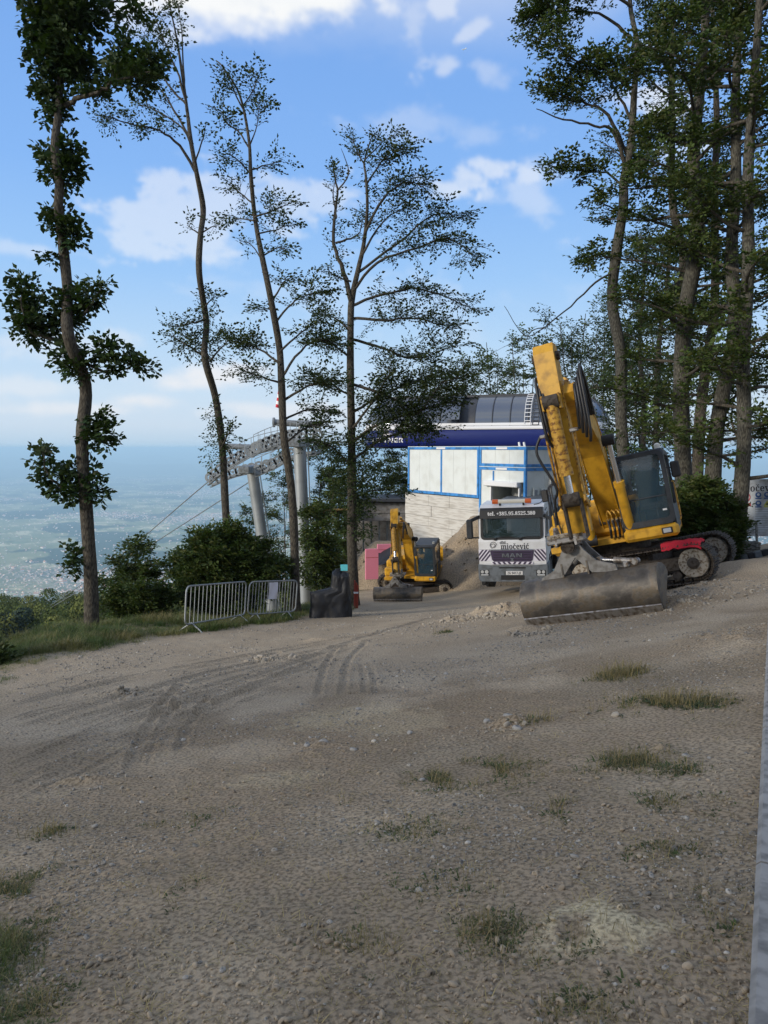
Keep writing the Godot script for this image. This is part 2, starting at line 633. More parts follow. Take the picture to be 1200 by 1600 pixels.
const VERGE := [[-10.0, -2.0], [1.6, -0.95], [2.2, -1.12], [2.6, -1.3], [3.25, -1.75], [4.2, -2.45], [5.7, -3.4], [10.5, -5.75], [13.0, -5.85], [14.8, -5.35], [16.2, -4.5], [18.1, -3.6], [20.0, -2.35], [23.0, -1.3], [28.0, -1.4], [34.0, -1.0]]
func verge(x: float, d: float) -> float:
	var e := -1.0
	for i in VERGE.size() - 1:
		if d < VERGE[i + 1][0]:
			e = lerpf(VERGE[i][1], VERGE[i + 1][1], clampf((d - VERGE[i][0]) / (VERGE[i + 1][0] - VERGE[i][0]), 0.0, 1.0))
			break
	var k := 0.25 if d < 6.0 else 0.6
	var s := (e - x) / k + noise.get_noise_2d(x * 12.0, d * 12.0) * 1.6
	return smoothstep(-0.6, 1.2, s)

func angles(front: float, count: int, rest: int) -> PackedFloat32Array:
	var a := PackedFloat32Array()
	for i in rest:
		a.append(-PI + (PI - front) * i / rest)
	for i in count + 1:
		a.append(-front + 2.0 * front * i / count)
	for i in rest:
		a.append(front + (PI - front) * (i + 1) / rest)
	return a

func grid_mesh(az: PackedFloat32Array, rad: PackedFloat32Array, height: Callable, color: Callable, material: Material, uv_scale: float) -> ArrayMesh:
	var cols := az.size()
	var rows := rad.size()
	var v := PackedVector3Array()
	var c := PackedColorArray()
	var u := PackedVector2Array()
	var n := PackedVector3Array()
	v.resize(cols * rows); c.resize(cols * rows); u.resize(cols * rows); n.resize(cols * rows)
	for j in rows:
		for i in cols:
			var x := sin(az[i]) * rad[j]
			var d := cos(az[i]) * rad[j]
			var k := j * cols + i
			v[k] = Vector3(x, height.call(x, d), -d)
			c[k] = color.call(x, d)
			u[k] = Vector2(x, d) * uv_scale
	for j in rows:
		for i in cols:
			var a := v[j * cols + maxi(i - 1, 0)]
			var b := v[j * cols + mini(i + 1, cols - 1)]
			var e := v[maxi(j - 1, 0) * cols + i]
			var f := v[mini(j + 1, rows - 1) * cols + i]
			n[j * cols + i] = (b - a).cross(f - e).normalized()
	var ix := PackedInt32Array()
	ix.resize((cols - 1) * (rows - 1) * 6)
	var q := 0
	for j in rows - 1:
		for i in cols - 1:
			var a := j * cols + i
			var b := a + cols
			ix[q] = a; ix[q + 1] = b; ix[q + 2] = a + 1; ix[q + 3] = a + 1; ix[q + 4] = b; ix[q + 5] = b + 1
			q += 6
	var arr := []
	arr.resize(Mesh.ARRAY_MAX)
	arr[Mesh.ARRAY_VERTEX] = v
	arr[Mesh.ARRAY_NORMAL] = n
	arr[Mesh.ARRAY_COLOR] = c
	arr[Mesh.ARRAY_TEX_UV] = u
	arr[Mesh.ARRAY_INDEX] = ix
	var m := ArrayMesh.new()
	m.add_surface_from_arrays(Mesh.PRIMITIVE_TRIANGLES, arr)
	m.surface_set_material(0, material)
	return m

func rings(r0: float, r1: float, count: int) -> PackedFloat32Array:
	var a := PackedFloat32Array()
	for i in count + 1:
		a.append(r0 * pow(r1 / r0, float(i) / count))
	return a

func make_ground() -> void:
	relief.resize(RW * RH)
	relief.fill(0.0)
	tint.resize(RW * RH)
	tint.fill(0.0)
	stamp_site()
	var m := mat("soil", Color.WHITE, 0.95)
	m.vertex_color_use_as_albedo = true
	m.albedo_texture = noise_tex(0.03, FastNoiseLite.TYPE_SIMPLEX, [[0.0, Color(0.62, 0.61, 0.59)], [0.36, Color(0.84, 0.83, 0.82)], [0.50, Color(0.93, 0.925, 0.915)], [0.64, Color(1.0, 0.99, 0.97)], [1.0, Color(1, 1, 1)]], 2048, 7, 3)
	m.uv1_scale = Vector3(0.43, 0.43, 1)
	m.heightmap_enabled = true
	m.heightmap_scale = 0.22
	m.heightmap_texture = noise_tex(0.05, FastNoiseLite.TYPE_SIMPLEX, [], 2048, 6, 11)
	m.metallic_specular = 0.2
	var az := angles(0.60, 440, 50)
	var reach := rings(0.5, 3.2, 130)
	for r in [rings(3.2, 20.0, 560), rings(20.0, 130.0, 120)]:
		reach.append_array(r.slice(1))
	var g := part_mesh(self, "ground", grid_mesh(az, reach, surface_h, soil_color, m, 1.0))
	g.set_meta("kind", "structure")
	var vm := mat("valley", Color.WHITE, 1.0)
	vm.vertex_color_use_as_albedo = true
	vm.metallic_specular = 0.0
	var far := PackedFloat32Array([130.0, 160.0, 200.0, 250.0, 300.0, 360.0, 450.0, 600.0, 900.0, 1300.0, 1800.0, 2300.0])
	for i in 260:
		far.append(850.0 / tan(deg_to_rad(lerpf(19.0, 1.05, float(i) / 259.0))))
	far.append(50000.0)
	var o := part_mesh(self, "valley", grid_mesh(angles(0.56, 620, 40), far, valley_h, valley_color, vm, 0.001))
	o.set_meta("kind", "structure")
	# ranges of hills at the far edge of the plain
	for k in 3:
		var r: float = [24000.0, 33000.0, 44000.0][k]
		var hm := mat("hills", Color(0.07, 0.10, 0.055), 1.0)
		var mb := MB.new()
		var rows := []
		for j in 9:
			var line := []
			for i in 181:
				var a := lerpf(-0.75, 0.75, i / 180.0)
				var ridge := noise.get_noise_2d(a * 260.0 + k * 77.0, k * 31.0) * 0.6 + fine.get_noise_2d(a * 90.0 + k * 13.0, 4.0) * 0.25
				var top: float = [300.0, 480.0, 640.0][k] + ridge * [380.0, 420.0, 460.0][k]
				var f := j / 8.0
				var rr := r + f * 5000.0
				line.append(Vector3(sin(a) * rr, -852.0 + top * sin(f * PI * 0.5) * (0.8 + 0.2 * noise.get_noise_2d(a * 700.0, f * 40.0 + k)), -cos(a) * rr))
			rows.append(line)
		mb.sheet(rows, Vector3.UP)
		part(self, "hills", mb, hm).set_meta("kind", "structure")

func valley_h(x: float, d: float) -> float:
	var r := sqrt(x * x + d * d)
	if r < 1400.0:
		return land(x, d)
	return maxf(land(x, d), -850.0) + 22.0 * noise.get_noise_2d(x * 0.02, d * 0.02) * smoothstep(1800.0, 4000.0, r)

var town := FastNoiseLite.new()
func valley_color(x: float, d: float) -> Color:
	var r := sqrt(x * x + d * d)
	var forest := Color(0.035, 0.055, 0.022)
	if r < 1500.0:
		return forest
	var f := cells.get_noise_2d(x * 0.0045, d * 0.0045)          # field by field
	var w := noise.get_noise_2d(x * 0.03, d * 0.03) + 0.5 * fine.get_noise_2d(x * 0.012, d * 0.012)   # wooded or open
	var field := Color(0.14, 0.19, 0.07).lerp(Color(0.36, 0.33, 0.17), clampf(f * 0.5 + 0.5, 0.0, 1.0))
	if f > 0.35:
		field = Color(0.55, 0.50, 0.30)
	var c := field.lerp(forest, smoothstep(0.02, 0.12, w))
	var t := town_at(x, d)
	if t > 0.0:
		var s := fine.get_noise_2d(x * 0.35, d * 0.35)
		c = c.lerp(Color(0.36, 0.32, 0.28) if s > 0.12 else Color(0.14, 0.15, 0.09), clampf(t * 1.6, 0.0, 0.8))
	return c

func town_at(x: float, d: float) -> float:
	return clampf(town.get_noise_2d(x, d * 0.9) * 2.6 - 0.35, 0.0, 1.0)

func stamp_soil(px: float, py: float, rx: float, rd: float, amount: float) -> void:
	var q := G(px, py)
	for j in range(int((-q.z - rd * 1.6 - RD) / RCELL), int((-q.z + rd * 1.6 - RD) / RCELL)):
		for i in range(int((q.x - rx * 1.6 - RX) / RCELL), int((q.x + rx * 1.6 - RX) / RCELL)):
			if i < 0 or i >= RW or j < 0 or j >= RH:
				continue
			var e := sqrt(pow((RX + i * RCELL - q.x) / rx, 2.0) + pow((RD + j * RCELL + q.z) / rd, 2.0))
			var k := 1.0 - smoothstep(0.55, 1.15, e + 0.5 * fine.get_noise_2d(i * 1.1, j * 1.1))
			tint[j * RW + i] = lerpf(tint[j * RW + i], amount, k)

func stamp_site() -> void:
	# long tracks of lorries along the rim
	for a in [
		[[[0, 1112], [120, 1078], [300, 1040], [480, 1008], [620, 985]], 0.17, 0.034, 0.026, 0.010],
		[[[0, 1150], [160, 1100], [330, 1052], [500, 1016], [640, 990]], 0.17, 0.036, 0.026, 0.010],
		[[[0, 1215], [150, 1150], [330, 1085], [480, 1030], [560, 1003]], 0.18, 0.040, 0.028, 0.011],
		[[[0, 1185], [200, 1110], [380, 1060], [560, 1000], [700, 960]], 0.15, 0.034, 0.026, 0.010],
		[[[0, 1260], [160, 1185], [300, 1120], [420, 1068], [520, 1025]], 0.17, 0.036, 0.026, 0.010],
		[[[205, 1210], [232, 1140], [268, 1085], [300, 1060]], 0.07, 0.040, 0.030, 0.0],
		[[[225, 1200], [250, 1140], [285, 1090]], 0.055, 0.035, 0.026, 0.0],
		[[[280, 1180], [300, 1130], [335, 1080]], 0.06, 0.036, 0.030, 0.0],
		[[[497, 1095], [503, 1065], [512, 1035], [528, 1010]], 0.055, 0.03, 0.024, 0.0],
		[[[536, 1090], [540, 1060], [548, 1028], [575, 1002]], 0.06, 0.03, 0.024, 0.0],
		[[[572, 1085], [571, 1060], [566, 1035]], 0.05, 0.028, 0.02, 0.0], [[[590, 1085], [586, 1060], [580, 1040]], 0.05, 0.028, 0.02, 0.0],
		[[[380, 1032], [430, 1020], [440, 1016]], 0.05, 0.03, 0.03, 0.0],
	]:
		stamp_line(a[0], a[1], a[2], a[3], a[4])
	# bundles of narrow tread marks sweeping along the track
	for k in 13:
		var y0 := 1080.0 + 15.0 * k + 5.0 * sin(k * 2.7)
		var y1 := 992.0 + 3.2 * k
		var line := []
		var cut := 0.55 + 0.45 * fposmod(k * 0.37, 1.0)
		for q in 8:
			var u := q / 7.0 * cut
			line.append([u * 620.0, y0 + (y1 - y0) * (1.0 - pow(1.0 - u, 1.35)) + 3.0 * sin(q * 1.3 + k)])
		stamp_line(line, 0.045 + 0.012 * (k % 3), 0.022, 0.020, 0.0, 0.9)
	# a lip of pushed soil and clods
	for a in [[185, 1085, 0.35, 0.12, 0.05], [140, 1220, 0.30, 0.07, 0.04], [120, 1223, 0.2, 0.06, 0.03], [495, 1165, 0.10, 0.06, 0.03], [500, 1000, 0.35, 0.15, 0.05], [420, 1030, 0.3, 0.06, 0.05], [480, 1175, 0.12, 0.06, 0.03], [810, 1150, 0.10, 0.07, 0.05], [800, 1130, 0.2, 0.08, 0.05], [1030, 1170, 0.05, 0.04, 0.04]]:
		var q := G(a[0], a[1])
		stamp_heap(q.x, -q.z, a[2], a[3], a[4], 0.6)
	# soil pushed up round the bucket
	for a in [[790, 958, 0.45, 0.40, 0.26], [750, 962, 0.35, 0.3, 0.16], [815, 985, 0.3, 0.22, 0.10], [1052, 945, 0.4, 0.5, 0.14], [1090, 925, 0.9, 0.7, 0.12], [710, 968, 0.3, 0.25, 0.10], [1150, 1000, 0.8, 0.8, 0.10]]:
		var q := G(a[0], a[1])
		stamp_heap(q.x, -q.z, a[2], a[3], a[4], 0.5)
	# little pile of sand, yellow smears, darker earth
	stamp_soil(935, 1445, 0.30, 0.20, 1.0)
	var s := G(935, 1445)
	stamp_heap(s.x, -s.z, 0.20, 0.13, 0.035, 0.15)
	stamp_line([[893, 1470], [900, 1435]], 0.03, 0.025, 0.01)
	stamp_soil(540, 1120, 0.7, 0.55, 0.45)
	stamp_soil(430, 1215, 0.35, 0.22, 0.30)
	stamp_soil(620, 1130, 0.5, 0.5, 0.3)
	stamp_soil(120, 1290, 0.9, 0.4, -0.22)
	stamp_soil(700, 1180, 0.7, 0.5, -0.25)
	stamp_soil(1020, 1060, 1.2, 0.6, -0.3)
	stamp_soil(380, 1440, 0.5, 0.3, -0.25)
	for q in [[200, 1500, 0.4, 0.25], [560, 1560, 0.35, 0.15], [760, 1330, 0.5, 0.2], [1080, 1400, 0.3, 0.2], [500, 1320, 0.5, 0.2], [860, 1240, 0.6, 0.3], [300, 1350, 0.4, 0.15]]:
		stamp_soil(q[0], q[1], q[2], q[3], -0.22)

# ---------------------------------------------------------------- the far wood and the villages
func make_far() -> void:
	var leafm := mat("far_leaves", Color.WHITE, 0.9)
	leafm.vertex_color_use_as_albedo = true
	leafm.metallic_specular = 0.15
	var kinds := []
	for k in 3:
		var mb := MB.new()
		var lobes := []
		for i in 13:
			var a := rng.randf() * TAU
			var e := rng.randf_range(0.0, 1.0)
			lobes.append([Vector3(cos(a) * (1.0 - e * 0.7) * 3.0, 6.5 + e * 6.0, sin(a) * (1.0 - e * 0.7) * 3.0), rng.randf_range(1.2, 2.0)])
		for i in 2600:
			var l: Array = lobes[rng.randi() % lobes.size()]
			var o := Vector3(rng.randfn(), rng.randfn() + 0.35, rng.randfn()).normalized()
			var p: Vector3 = l[0] + o * l[1] * rng.randf_range(0.75, 1.05)
			var t := (o + Vector3(rng.randfn(), rng.randfn(), rng.randfn()) * 0.35).normalized()
			var s := t.cross(Vector3(rng.randfn(), rng.randfn(), rng.randfn())).normalized() * rng.randf_range(0.09, 0.21)
			var b := t.cross(s).normalized() * rng.randf_range(0.09, 0.21)
			mb.col = Color.WHITE * rng.randf_range(0.7, 1.25)
			mb.quad(p - s, p + b, p + s, p - b, o)
		mb.col = Color(1.2, 0.9, 0.9)
		mb.rod(Vector3.ZERO, Vector3(0, 9, 0), 0.25, 6, 0.1)
		kinds.append(mb.mesh(leafm))
	var sets := [[], [], []]
	var tints := [PackedColorArray(), PackedColorArray(), PackedColorArray()]
	var n := 0
	while n < 1700:
		var a := rng.randf_range(-0.62, 0.62)
		var r := 125.0 * pow(420.0 / 125.0, rng.randf())
		var x := sin(a) * r
		var d := cos(a) * r
		var k := rng.randi() % 3
		var s := rng.randf_range(0.8, 1.25)
		var t := Transform3D(Basis(Vector3.UP, rng.randf() * TAU).scaled(Vector3(s, s * rng.randf_range(0.85, 1.15), s)), Vector3(x, land(x, d) - 2.5, -d))
		sets[k].append(t)
		tints[k].append(Color(0.09, 0.12, 0.038).lerp(Color(0.18, 0.19, 0.055), pow(rng.randf(), 1.6)) if rng.randf() > 0.06 else Color(0.04, 0.06, 0.045))
		n += 1
	var wood := thing("wood", "sunlit broadleaf wood covering the slope below the rim", "wood")
	wood.set_meta("kind", "stuff")
	for k in 3:
		mass(wood, "treetops", kinds[k], sets[k], tints[k])
	# an unseen cloud, added to dim the sun over the hilltop
	var cb := MB.new()
	var to_sun := -SUN_WAY.normalized()
	var puffs := []
	for a in 41:
		var row := []
		for b in 65:
			var th := PI * a / 40.0
			var ph := TAU * (b % 64) / 64.0
			var q := Vector3(sin(th) * cos(ph), cos(th), sin(th) * sin(ph))
			var lump := 1.0 + 0.28 * noise.get_noise_3d(q.x * 70.0, q.y * 70.0, q.z * 70.0) + 0.12 * fine.get_noise_3d(q.x * 60.0, q.y * 60.0, q.z * 60.0)
			row.append(q * Vector3(950, 520 if q.y > 0.0 else 400, 950) * lump)
		puffs.append(row)
	cb.sheet(puffs, Vector3.BACK, true)
	var cm := mat("added_cloud", Color(0.9, 0.9, 0.9, 0.10), 1.0)
	cm.transparency = BaseMaterial3D.TRANSPARENCY_ALPHA
	cm.albedo_color.a = ADDED_CLOUD_ALPHA
	var cloud := part(self, "cloud", cb, cm)
	cloud.position = EYE + to_sun * 3200.0
	tag(cloud, "unseen cloud added to dim the sun over the hilltop", "cloud")
	# an airliner high above
	var pl := P(725, 77, 4200.0)
	var o := thing("airplane_in_sky", "tiny white airplane high in the blue sky between wisps of cloud", "airplane", pl, Basis(Vector3.UP, 0.5) * Basis(Vector3.BACK, 0.35))
	o.set_meta("kind", "thing")
	var pm := mat("airplane_white", Color(0.85, 0.87, 0.88), 0.4)
	var fu := MB.new()
	fu.tube(PackedVector3Array([Vector3(-15, 0, 0), Vector3(-12, 0, 0), Vector3(10, 0, 0), Vector3(17, 0.8, 0)]), PackedFloat32Array([0.5, 1.9, 1.9, 0.4]), 12)
	part(o, "fuselage", fu, pm)
	for sd in [-1.0, 1.0]:
		var wg := MB.new()
		wg.prism(PackedVector2Array([Vector2(-4, sd * 1.5), Vector2(2.5, sd * 1.5), Vector2(6.5, sd * 16.0), Vector2(4.5, sd * 16.0)]), -0.25, 0.25, Transform3D(Basis(Vector3.RIGHT, PI / 2), Vector3.ZERO))
		part(o, "wing", wg, pm)
		var tl := MB.new()
		tl.prism(PackedVector2Array([Vector2(12, sd * 0.4), Vector2(15.5, sd * 0.4), Vector2(17.5, sd * 6.0), Vector2(16, sd * 6.0)]), -0.65, -0.35, Transform3D(Basis(Vector3.RIGHT, PI / 2), Vector3.ZERO))
		part(o, "tailplane", tl, pm)
	var fn := MB.new()
	fn.prism(PackedVector2Array([Vector2(11, 1.4), Vector2(16, 1.0), Vector2(18.5, 6.5), Vector2(16.5, 6.5)]), -0.2, 0.2)
	part(o, "fin", fn, pm)
	# houses on the plain
	var hb := MB.new()
	hb.col = Color(0.95, 0.95, 0.92)
	hb.box(Transform3D(Basis.IDENTITY, Vector3(0, 3, 0)), Vector3(10, 6, 13))
	hb.col = Color(0.62, 0.33, 0.22)
	hb.prism(PackedVector2Array([Vector2(-5.6, 6), Vector2(5.6, 6), Vector2(0, 10)]), -7.0, 7.0)
	var hm := mat("village_walls", Color.WHITE, 0.9)
	hm.vertex_color_use_as_albedo = true
	var house := hb.mesh(hm)
	var places := []
	var tnt := PackedColorArray()
	var tries := 0
	while places.size() < 14000 and tries < 400000:
		tries += 1
		var ang := rng.randf_range(1.2, 10.6)
		var r := 850.0 / tan(deg_to_rad(ang))
		var a := rng.randf_range(-0.56, 0.56)
		var x := sin(a) * r
		var d := cos(a) * r
		var t := town_at(x, d) * (1.0 - 0.75 * smoothstep(6.5, 9.0, ang))
		if rng.randf() > t * 0.9 + 0.04:
			continue
		var big := 2.6 if rng.randf() < 0.05 else 1.0
		var s := rng.randf_range(0.6, 1.15) * big * lerpf(1.5, 0.75, clampf((ang - 2.0) / 7.0, 0.0, 1.0))
		places.append(Transform3D(Basis(Vector3.UP, rng.randf() * TAU).scaled(Vector3(s, minf(s, 1.6), s)), Vector3(x, valley_h(x, d) - 0.5, -d)))
		var k := rng.randf_range(0.65, 1.0)
		tnt.append(Color(k, k * 0.97, k * 0.92))
	var v := thing("villages", "scattered white houses of hazy villages on the valley plain", "houses", Vector3.ZERO)
	v.set_meta("kind", "stuff")
	mass(v, "houses", house, places, tnt)

func make_materials() -> void:
	var bark_tex := noise_tex(0.02, FastNoiseLite.TYPE_SIMPLEX, [[0.0, Color(0.35, 0.34, 0.32)], [0.4, Color(0.62, 0.61, 0.58)], [0.6, Color(0.85, 0.85, 0.82)], [0.75, Color(0.95, 0.97, 0.9)], [1.0, Color(1, 1, 1)]], 512, 5, 21)
	var bark := mat("bark", Color(0.115, 0.100, 0.084), 0.95, 0.0, bark_tex, Vector3(2.2, 0.55, 2.2))
	bark.heightmap_enabled = true
	bark.heightmap_scale = 1.5
	bark.heightmap_texture = noise_tex(0.03, FastNoiseLite.TYPE_SIMPLEX, [], 512, 5, 22)
	var pale := mat("pale_bark", Color(0.13, 0.123, 0.11), 0.95, 0.0, bark_tex, Vector3(2.2, 0.55, 2.2))
	pale.heightmap_enabled = true
	pale.heightmap_scale = 1.5
	pale.heightmap_texture = bark.heightmap_texture
	for a in [["leaves_ivy", Color(0.036, 0.062, 0.022)], ["leaves_dark", Color(0.040, 0.066, 0.022)], ["leaves_mid", Color(0.058, 0.090, 0.026)], ["leaves_fresh", Color(0.080, 0.118, 0.030)], ["grass_blades", Color(0.9, 0.9, 0.9)]]:
		var m := mat(a[0], a[1], 0.55)
		m.vertex_color_use_as_albedo = true
		m.metallic_specular = 0.35
		m.backlight_enabled = true
		m.backlight = Color(0.62, 0.7, 0.25)
	var wear := noise_tex(0.012, FastNoiseLite.TYPE_SIMPLEX, [[0.0, Color(0.42, 0.36, 0.30)], [0.30, Color(0.72, 0.66, 0.60)], [0.45, Color(0.93, 0.92, 0.90)], [0.7, Color(1, 1, 1)], [1.0, Color(1, 1, 1)]], 512, 6, 31)
	var soft_wear := noise_tex(0.008, FastNoiseLite.TYPE_SIMPLEX, [[0.0, Color(0.74, 0.72, 0.69)], [0.4, Color(0.92, 0.91, 0.90)], [0.6, Color(1, 1, 1)], [1.0, Color(1, 1, 1)]], 512, 6, 33)
	var grime := noise_tex(0.02, FastNoiseLite.TYPE_SIMPLEX, [[0.0, Color(0.40, 0.32, 0.25)], [0.33, Color(0.62, 0.52, 0.42)], [0.44, Color(0.93, 0.90, 0.86)], [0.7, Color(1, 1, 1)], [1.0, Color(1, 1, 1)]], 512, 6, 35)
	var faint := noise_tex(0.006, FastNoiseLite.TYPE_SIMPLEX, [[0.0, Color(0.93, 0.925, 0.915)], [0.5, Color(0.98, 0.98, 0.975)], [1.0, Color(1, 1, 1)]], 512, 5, 36)
	mat("yellow", Color(0.60, 0.325, 0.022), 0.42, 0.0, soft_wear, Vector3(0.8, 0.8, 0.8))
	mat("yellow_worn", Color(0.56, 0.32, 0.04), 0.55, 0.0, grime, Vector3(0.9, 0.9, 0.9))
	mat("charcoal", Color(0.030, 0.034, 0.040), 0.5, 0.0, soft_wear, Vector3(0.8, 0.8, 0.8))
	mat("black", Color(0.014, 0.014, 0.015), 0.6)
	mat("rubber", Color(0.018, 0.018, 0.019), 0.75)
	mat("hose", Color(0.016, 0.016, 0.017), 0.45)
	mat("track_steel", Color(0.075, 0.062, 0.05), 0.75, 0.25, wear, Vector3(1.5, 1.5, 1.5))
	var bs := mat("bucket_steel", Color(0.165, 0.155, 0.14), 0.5, 0.35, noise_tex(0.006, FastNoiseLite.TYPE_SIMPLEX, [[0.0, Color(0.62, 0.60, 0.58)], [0.38, Color(0.80, 0.78, 0.76)], [0.52, Color(1.0, 0.97, 0.93)], [0.60, Color(1.0, 0.92, 0.80)], [1.0, Color(1, 1, 1)]], 512, 6, 39), Vector3(0.5, 0.8, 0.5))
	bs.detail_enabled = true
	bs.detail_blend_mode = BaseMaterial3D.BLEND_MODE_MUL
	bs.detail_albedo = noise_tex(0.05, FastNoiseLite.TYPE_SIMPLEX, [[0.0, grey(0.82)], [0.5, grey(0.95)], [1.0, grey(1.0)]], 512, 6, 37)
	bs.uv1_triplanar = true
	mat("bare_steel", Color(0.34, 0.33, 0.32), 0.5, 0.5, wear, Vector3(1.2, 1.2, 1.2))
	mat("saddle_steel", Color(0.26, 0.255, 0.245), 0.5, 0.4, soft_wear, Vector3(1.2, 1.2, 1.2))
	mat("chrome", Color(0.62, 0.62, 0.62), 0.22, 0.9)
	mat("dusty_metal", Color(0.35, 0.315, 0.26), 0.8, 0.0, wear, Vector3(2, 2, 2))
	mat("galvanised", Color(0.31, 0.335, 0.35), 0.5, 0.4, faint, Vector3(0.5, 0.5, 0.5))
	mat("galvanised_dark", Color(0.22, 0.24, 0.25), 0.55, 0.3, soft_wear, Vector3(0.8, 0.8, 0.8))
	mat("red_cloth", Color(0.42, 0.010, 0.025), 0.9)
	mat("white_paint", Color(0.74, 0.755, 0.78), 0.35, 0.0, faint, Vector3(0.5, 0.5, 0.5))
	mat("lorry_grey", Color(0.135, 0.155, 0.175), 0.55, 0.0, soft_wear, Vector3(0.9, 0.9, 0.9))
	mat("dark_violet", Color(0.05, 0.035, 0.075), 0.45)
	mat("stripe_white", Color(0.72, 0.70, 0.78), 0.45)
	mat("amber", Color(0.62, 0.12, 0.02), 0.3)
	mat("cream", Color(0.72, 0.69, 0.60), 0.45)
	mat("ink", Color(0.02, 0.02, 0.03), 0.6)
	mat("letter_white", Color(0.8, 0.8, 0.8), 0.6)
	mat("lamp_glass", Color(0.6, 0.62, 0.63), 0.15, 0.3)
	mat("plate", Color(0.7, 0.7, 0.7), 0.5)
	mat("blue_frame", Color(0.045, 0.24, 0.60), 0.45, 0.0, soft_wear, Vector3(0.5, 0.5, 0.5))
	mat("panel", Color(0.66, 0.70, 0.69), 0.5, 0.0, faint, Vector3(0.3, 0.3, 0.3))
	mat("station_blue", Color(0.008, 0.016, 0.12), 0.25)
	mat("station_trim", Color(0.70, 0.71, 0.72), 0.4)
	mat("station_frame", Color(0.035, 0.038, 0.045), 0.45)
	mat("hood_glass", Color(0.15, 0.17, 0.20), 0.14, 0.4)
	var conc_tex := noise_tex(0.012, FastNoiseLite.TYPE_SIMPLEX, [[0.0, Color(0.80, 0.79, 0.76)], [0.4, Color(0.93, 0.92, 0.91)], [0.6, Color(0.98, 0.98, 0.97)], [1.0, Color(1, 1, 1)]], 512, 6, 41)
	var conc := mat("concrete", Color(0.56, 0.55, 0.52), 0.9, 0.0, conc_tex, Vector3(0.12, 1.2, 0.12))
	conc.heightmap_enabled = true
	conc.heightmap_scale = 0.15
	conc.heightmap_texture = noise_tex(0.02, FastNoiseLite.TYPE_SIMPLEX, [], 512, 5, 42)
	var kerb := mat("kerb_concrete", Color(0.36, 0.345, 0.32), 0.9, 0.0, noise_tex(0.02, FastNoiseLite.TYPE_SIMPLEX, [[0.0, grey(0.62)], [0.42, grey(0.86)], [0.58, grey(0.96)], [1.0, grey(1.0)]], 512, 6, 43), Vector3(0.7, 0.7, 0.7))
	var heap := mat("heap_earth", Color.WHITE, 0.97)
	heap.vertex_color_use_as_albedo = true
	heap.albedo_texture = noise_tex(0.03, FastNoiseLite.TYPE_SIMPLEX, [[0.0, grey(0.6)], [0.45, grey(0.86)], [0.65, grey(1.0)], [1.0, grey(1.0)]], 512, 6, 45)
	heap.uv1_triplanar = true
	heap.uv1_scale = Vector3(0.8, 0.8, 0.8)
	heap.heightmap_enabled = true
	heap.heightmap_scale = 4.0
	heap.heightmap_texture = noise_tex(0.03, FastNoiseLite.TYPE_SIMPLEX, [], 512, 6, 46)
	mat("tarpaulin", Color(0.010, 0.011, 0.014), 0.55)
	mat("dark_wall", Color(0.19, 0.185, 0.18), 0.9, 0.0, soft_wear, Vector3(0.5, 0.5, 0.5))
	mat("pink_foam", Color(0.68, 0.22, 0.32), 0.8)
	mat("cyan_board", Color(0.10, 0.52, 0.62), 0.7)
	mat("rust_red", Color(0.32, 0.05, 0.025), 0.7)
	mat("timber_grey", Color(0.23, 0.235, 0.225), 0.9, 0.0, wear, Vector3(1, 3, 3))
	mat("timber_ochre", Color(0.42, 0.26, 0.10), 0.85)
	mat("board_white", Color(0.52, 0.56, 0.60), 0.55, 0.0, soft_wear, Vector3(0.6, 0.6, 0.6))
	mat("sign_blue", Color(0.03, 0.09, 0.26), 0.6)
	mat("sign_red", Color(0.46, 0.05, 0.06), 0.6)
	mat("sign_yellow", Color(0.50, 0.50, 0.07), 0.6)
	mat("text_grey", Color(0.25, 0.27, 0.29), 0.7)
	mat("paper", Color(0.70, 0.70, 0.78), 0.8)
	mat("stone_grey", Color(0.36, 0.345, 0.315), 0.85, 0.0, soft_wear, Vector3(8, 8, 8))
	mat("sock_red", Color(0.55, 0.03, 0.04), 0.8)
	mat("seat", Color(0.055, 0.06, 0.065), 0.8)
	mat("interior", Color(0.55, 0.56, 0.54), 0.9)
	glass("cab_glass", Color(0.05, 0.10, 0.14), 0.28, 0.03)
	glass("lorry_glass", Color(0.03, 0.05, 0.05), 0.45, 0.02)

# ---------------------------------------------------------------- shapes shared by the machines
func rounded(x0: float, y0: float, x1: float, y1: float, r: float, seg := 4) -> PackedVector2Array:
	var p := PackedVector2Array()
	for c in [[x1 - r, y1 - r, 0.0], [x0 + r, y1 - r, 0.5], [x0 + r, y0 + r, 1.0], [x1 - r, y0 + r, 1.5]]:
		for k in seg + 1:
			var a: float = (c[2] + 0.5 * k / seg) * PI
			p.append(Vector2(c[0] + cos(a) * r, c[1] + sin(a) * r))
	return p

# a frame between two outlines of equally many points, from z0 (back) to z1 (front)
func frame_ring(mb: MB, a: PackedVector2Array, b: PackedVector2Array, z0: float, z1: float, t := Transform3D.IDENTITY) -> void:
	var m := a.size()
	for i in m:
		var j := (i + 1) % m
		var oa := t * Vector3(a[i].x, a[i].y, z1)
		var ob := t * Vector3(a[j].x, a[j].y, z1)
		var ia := t * Vector3(b[i].x, b[i].y, z1)
		var ib := t * Vector3(b[j].x, b[j].y, z1)
		var back := t.basis.z * (z0 - z1)
		mb.quad(oa, ob, ib, ia, t.basis.z)
		mb.quad(oa + back, ob + back, ib + back, ia + back, -t.basis.z)
		var mid := (oa + ob + ia + ib) * 0.25
		mb.quad(oa, ob, ob + back, oa + back, (oa + ob) * 0.5 - mid)
		mb.quad(ia, ib, ib + back, ia + back, (ia + ib) * 0.5 - mid)

func at(x: float, y: float, z: float) -> Transform3D:
	return Transform3D(Basis.IDENTITY, Vector3(x, y, z))

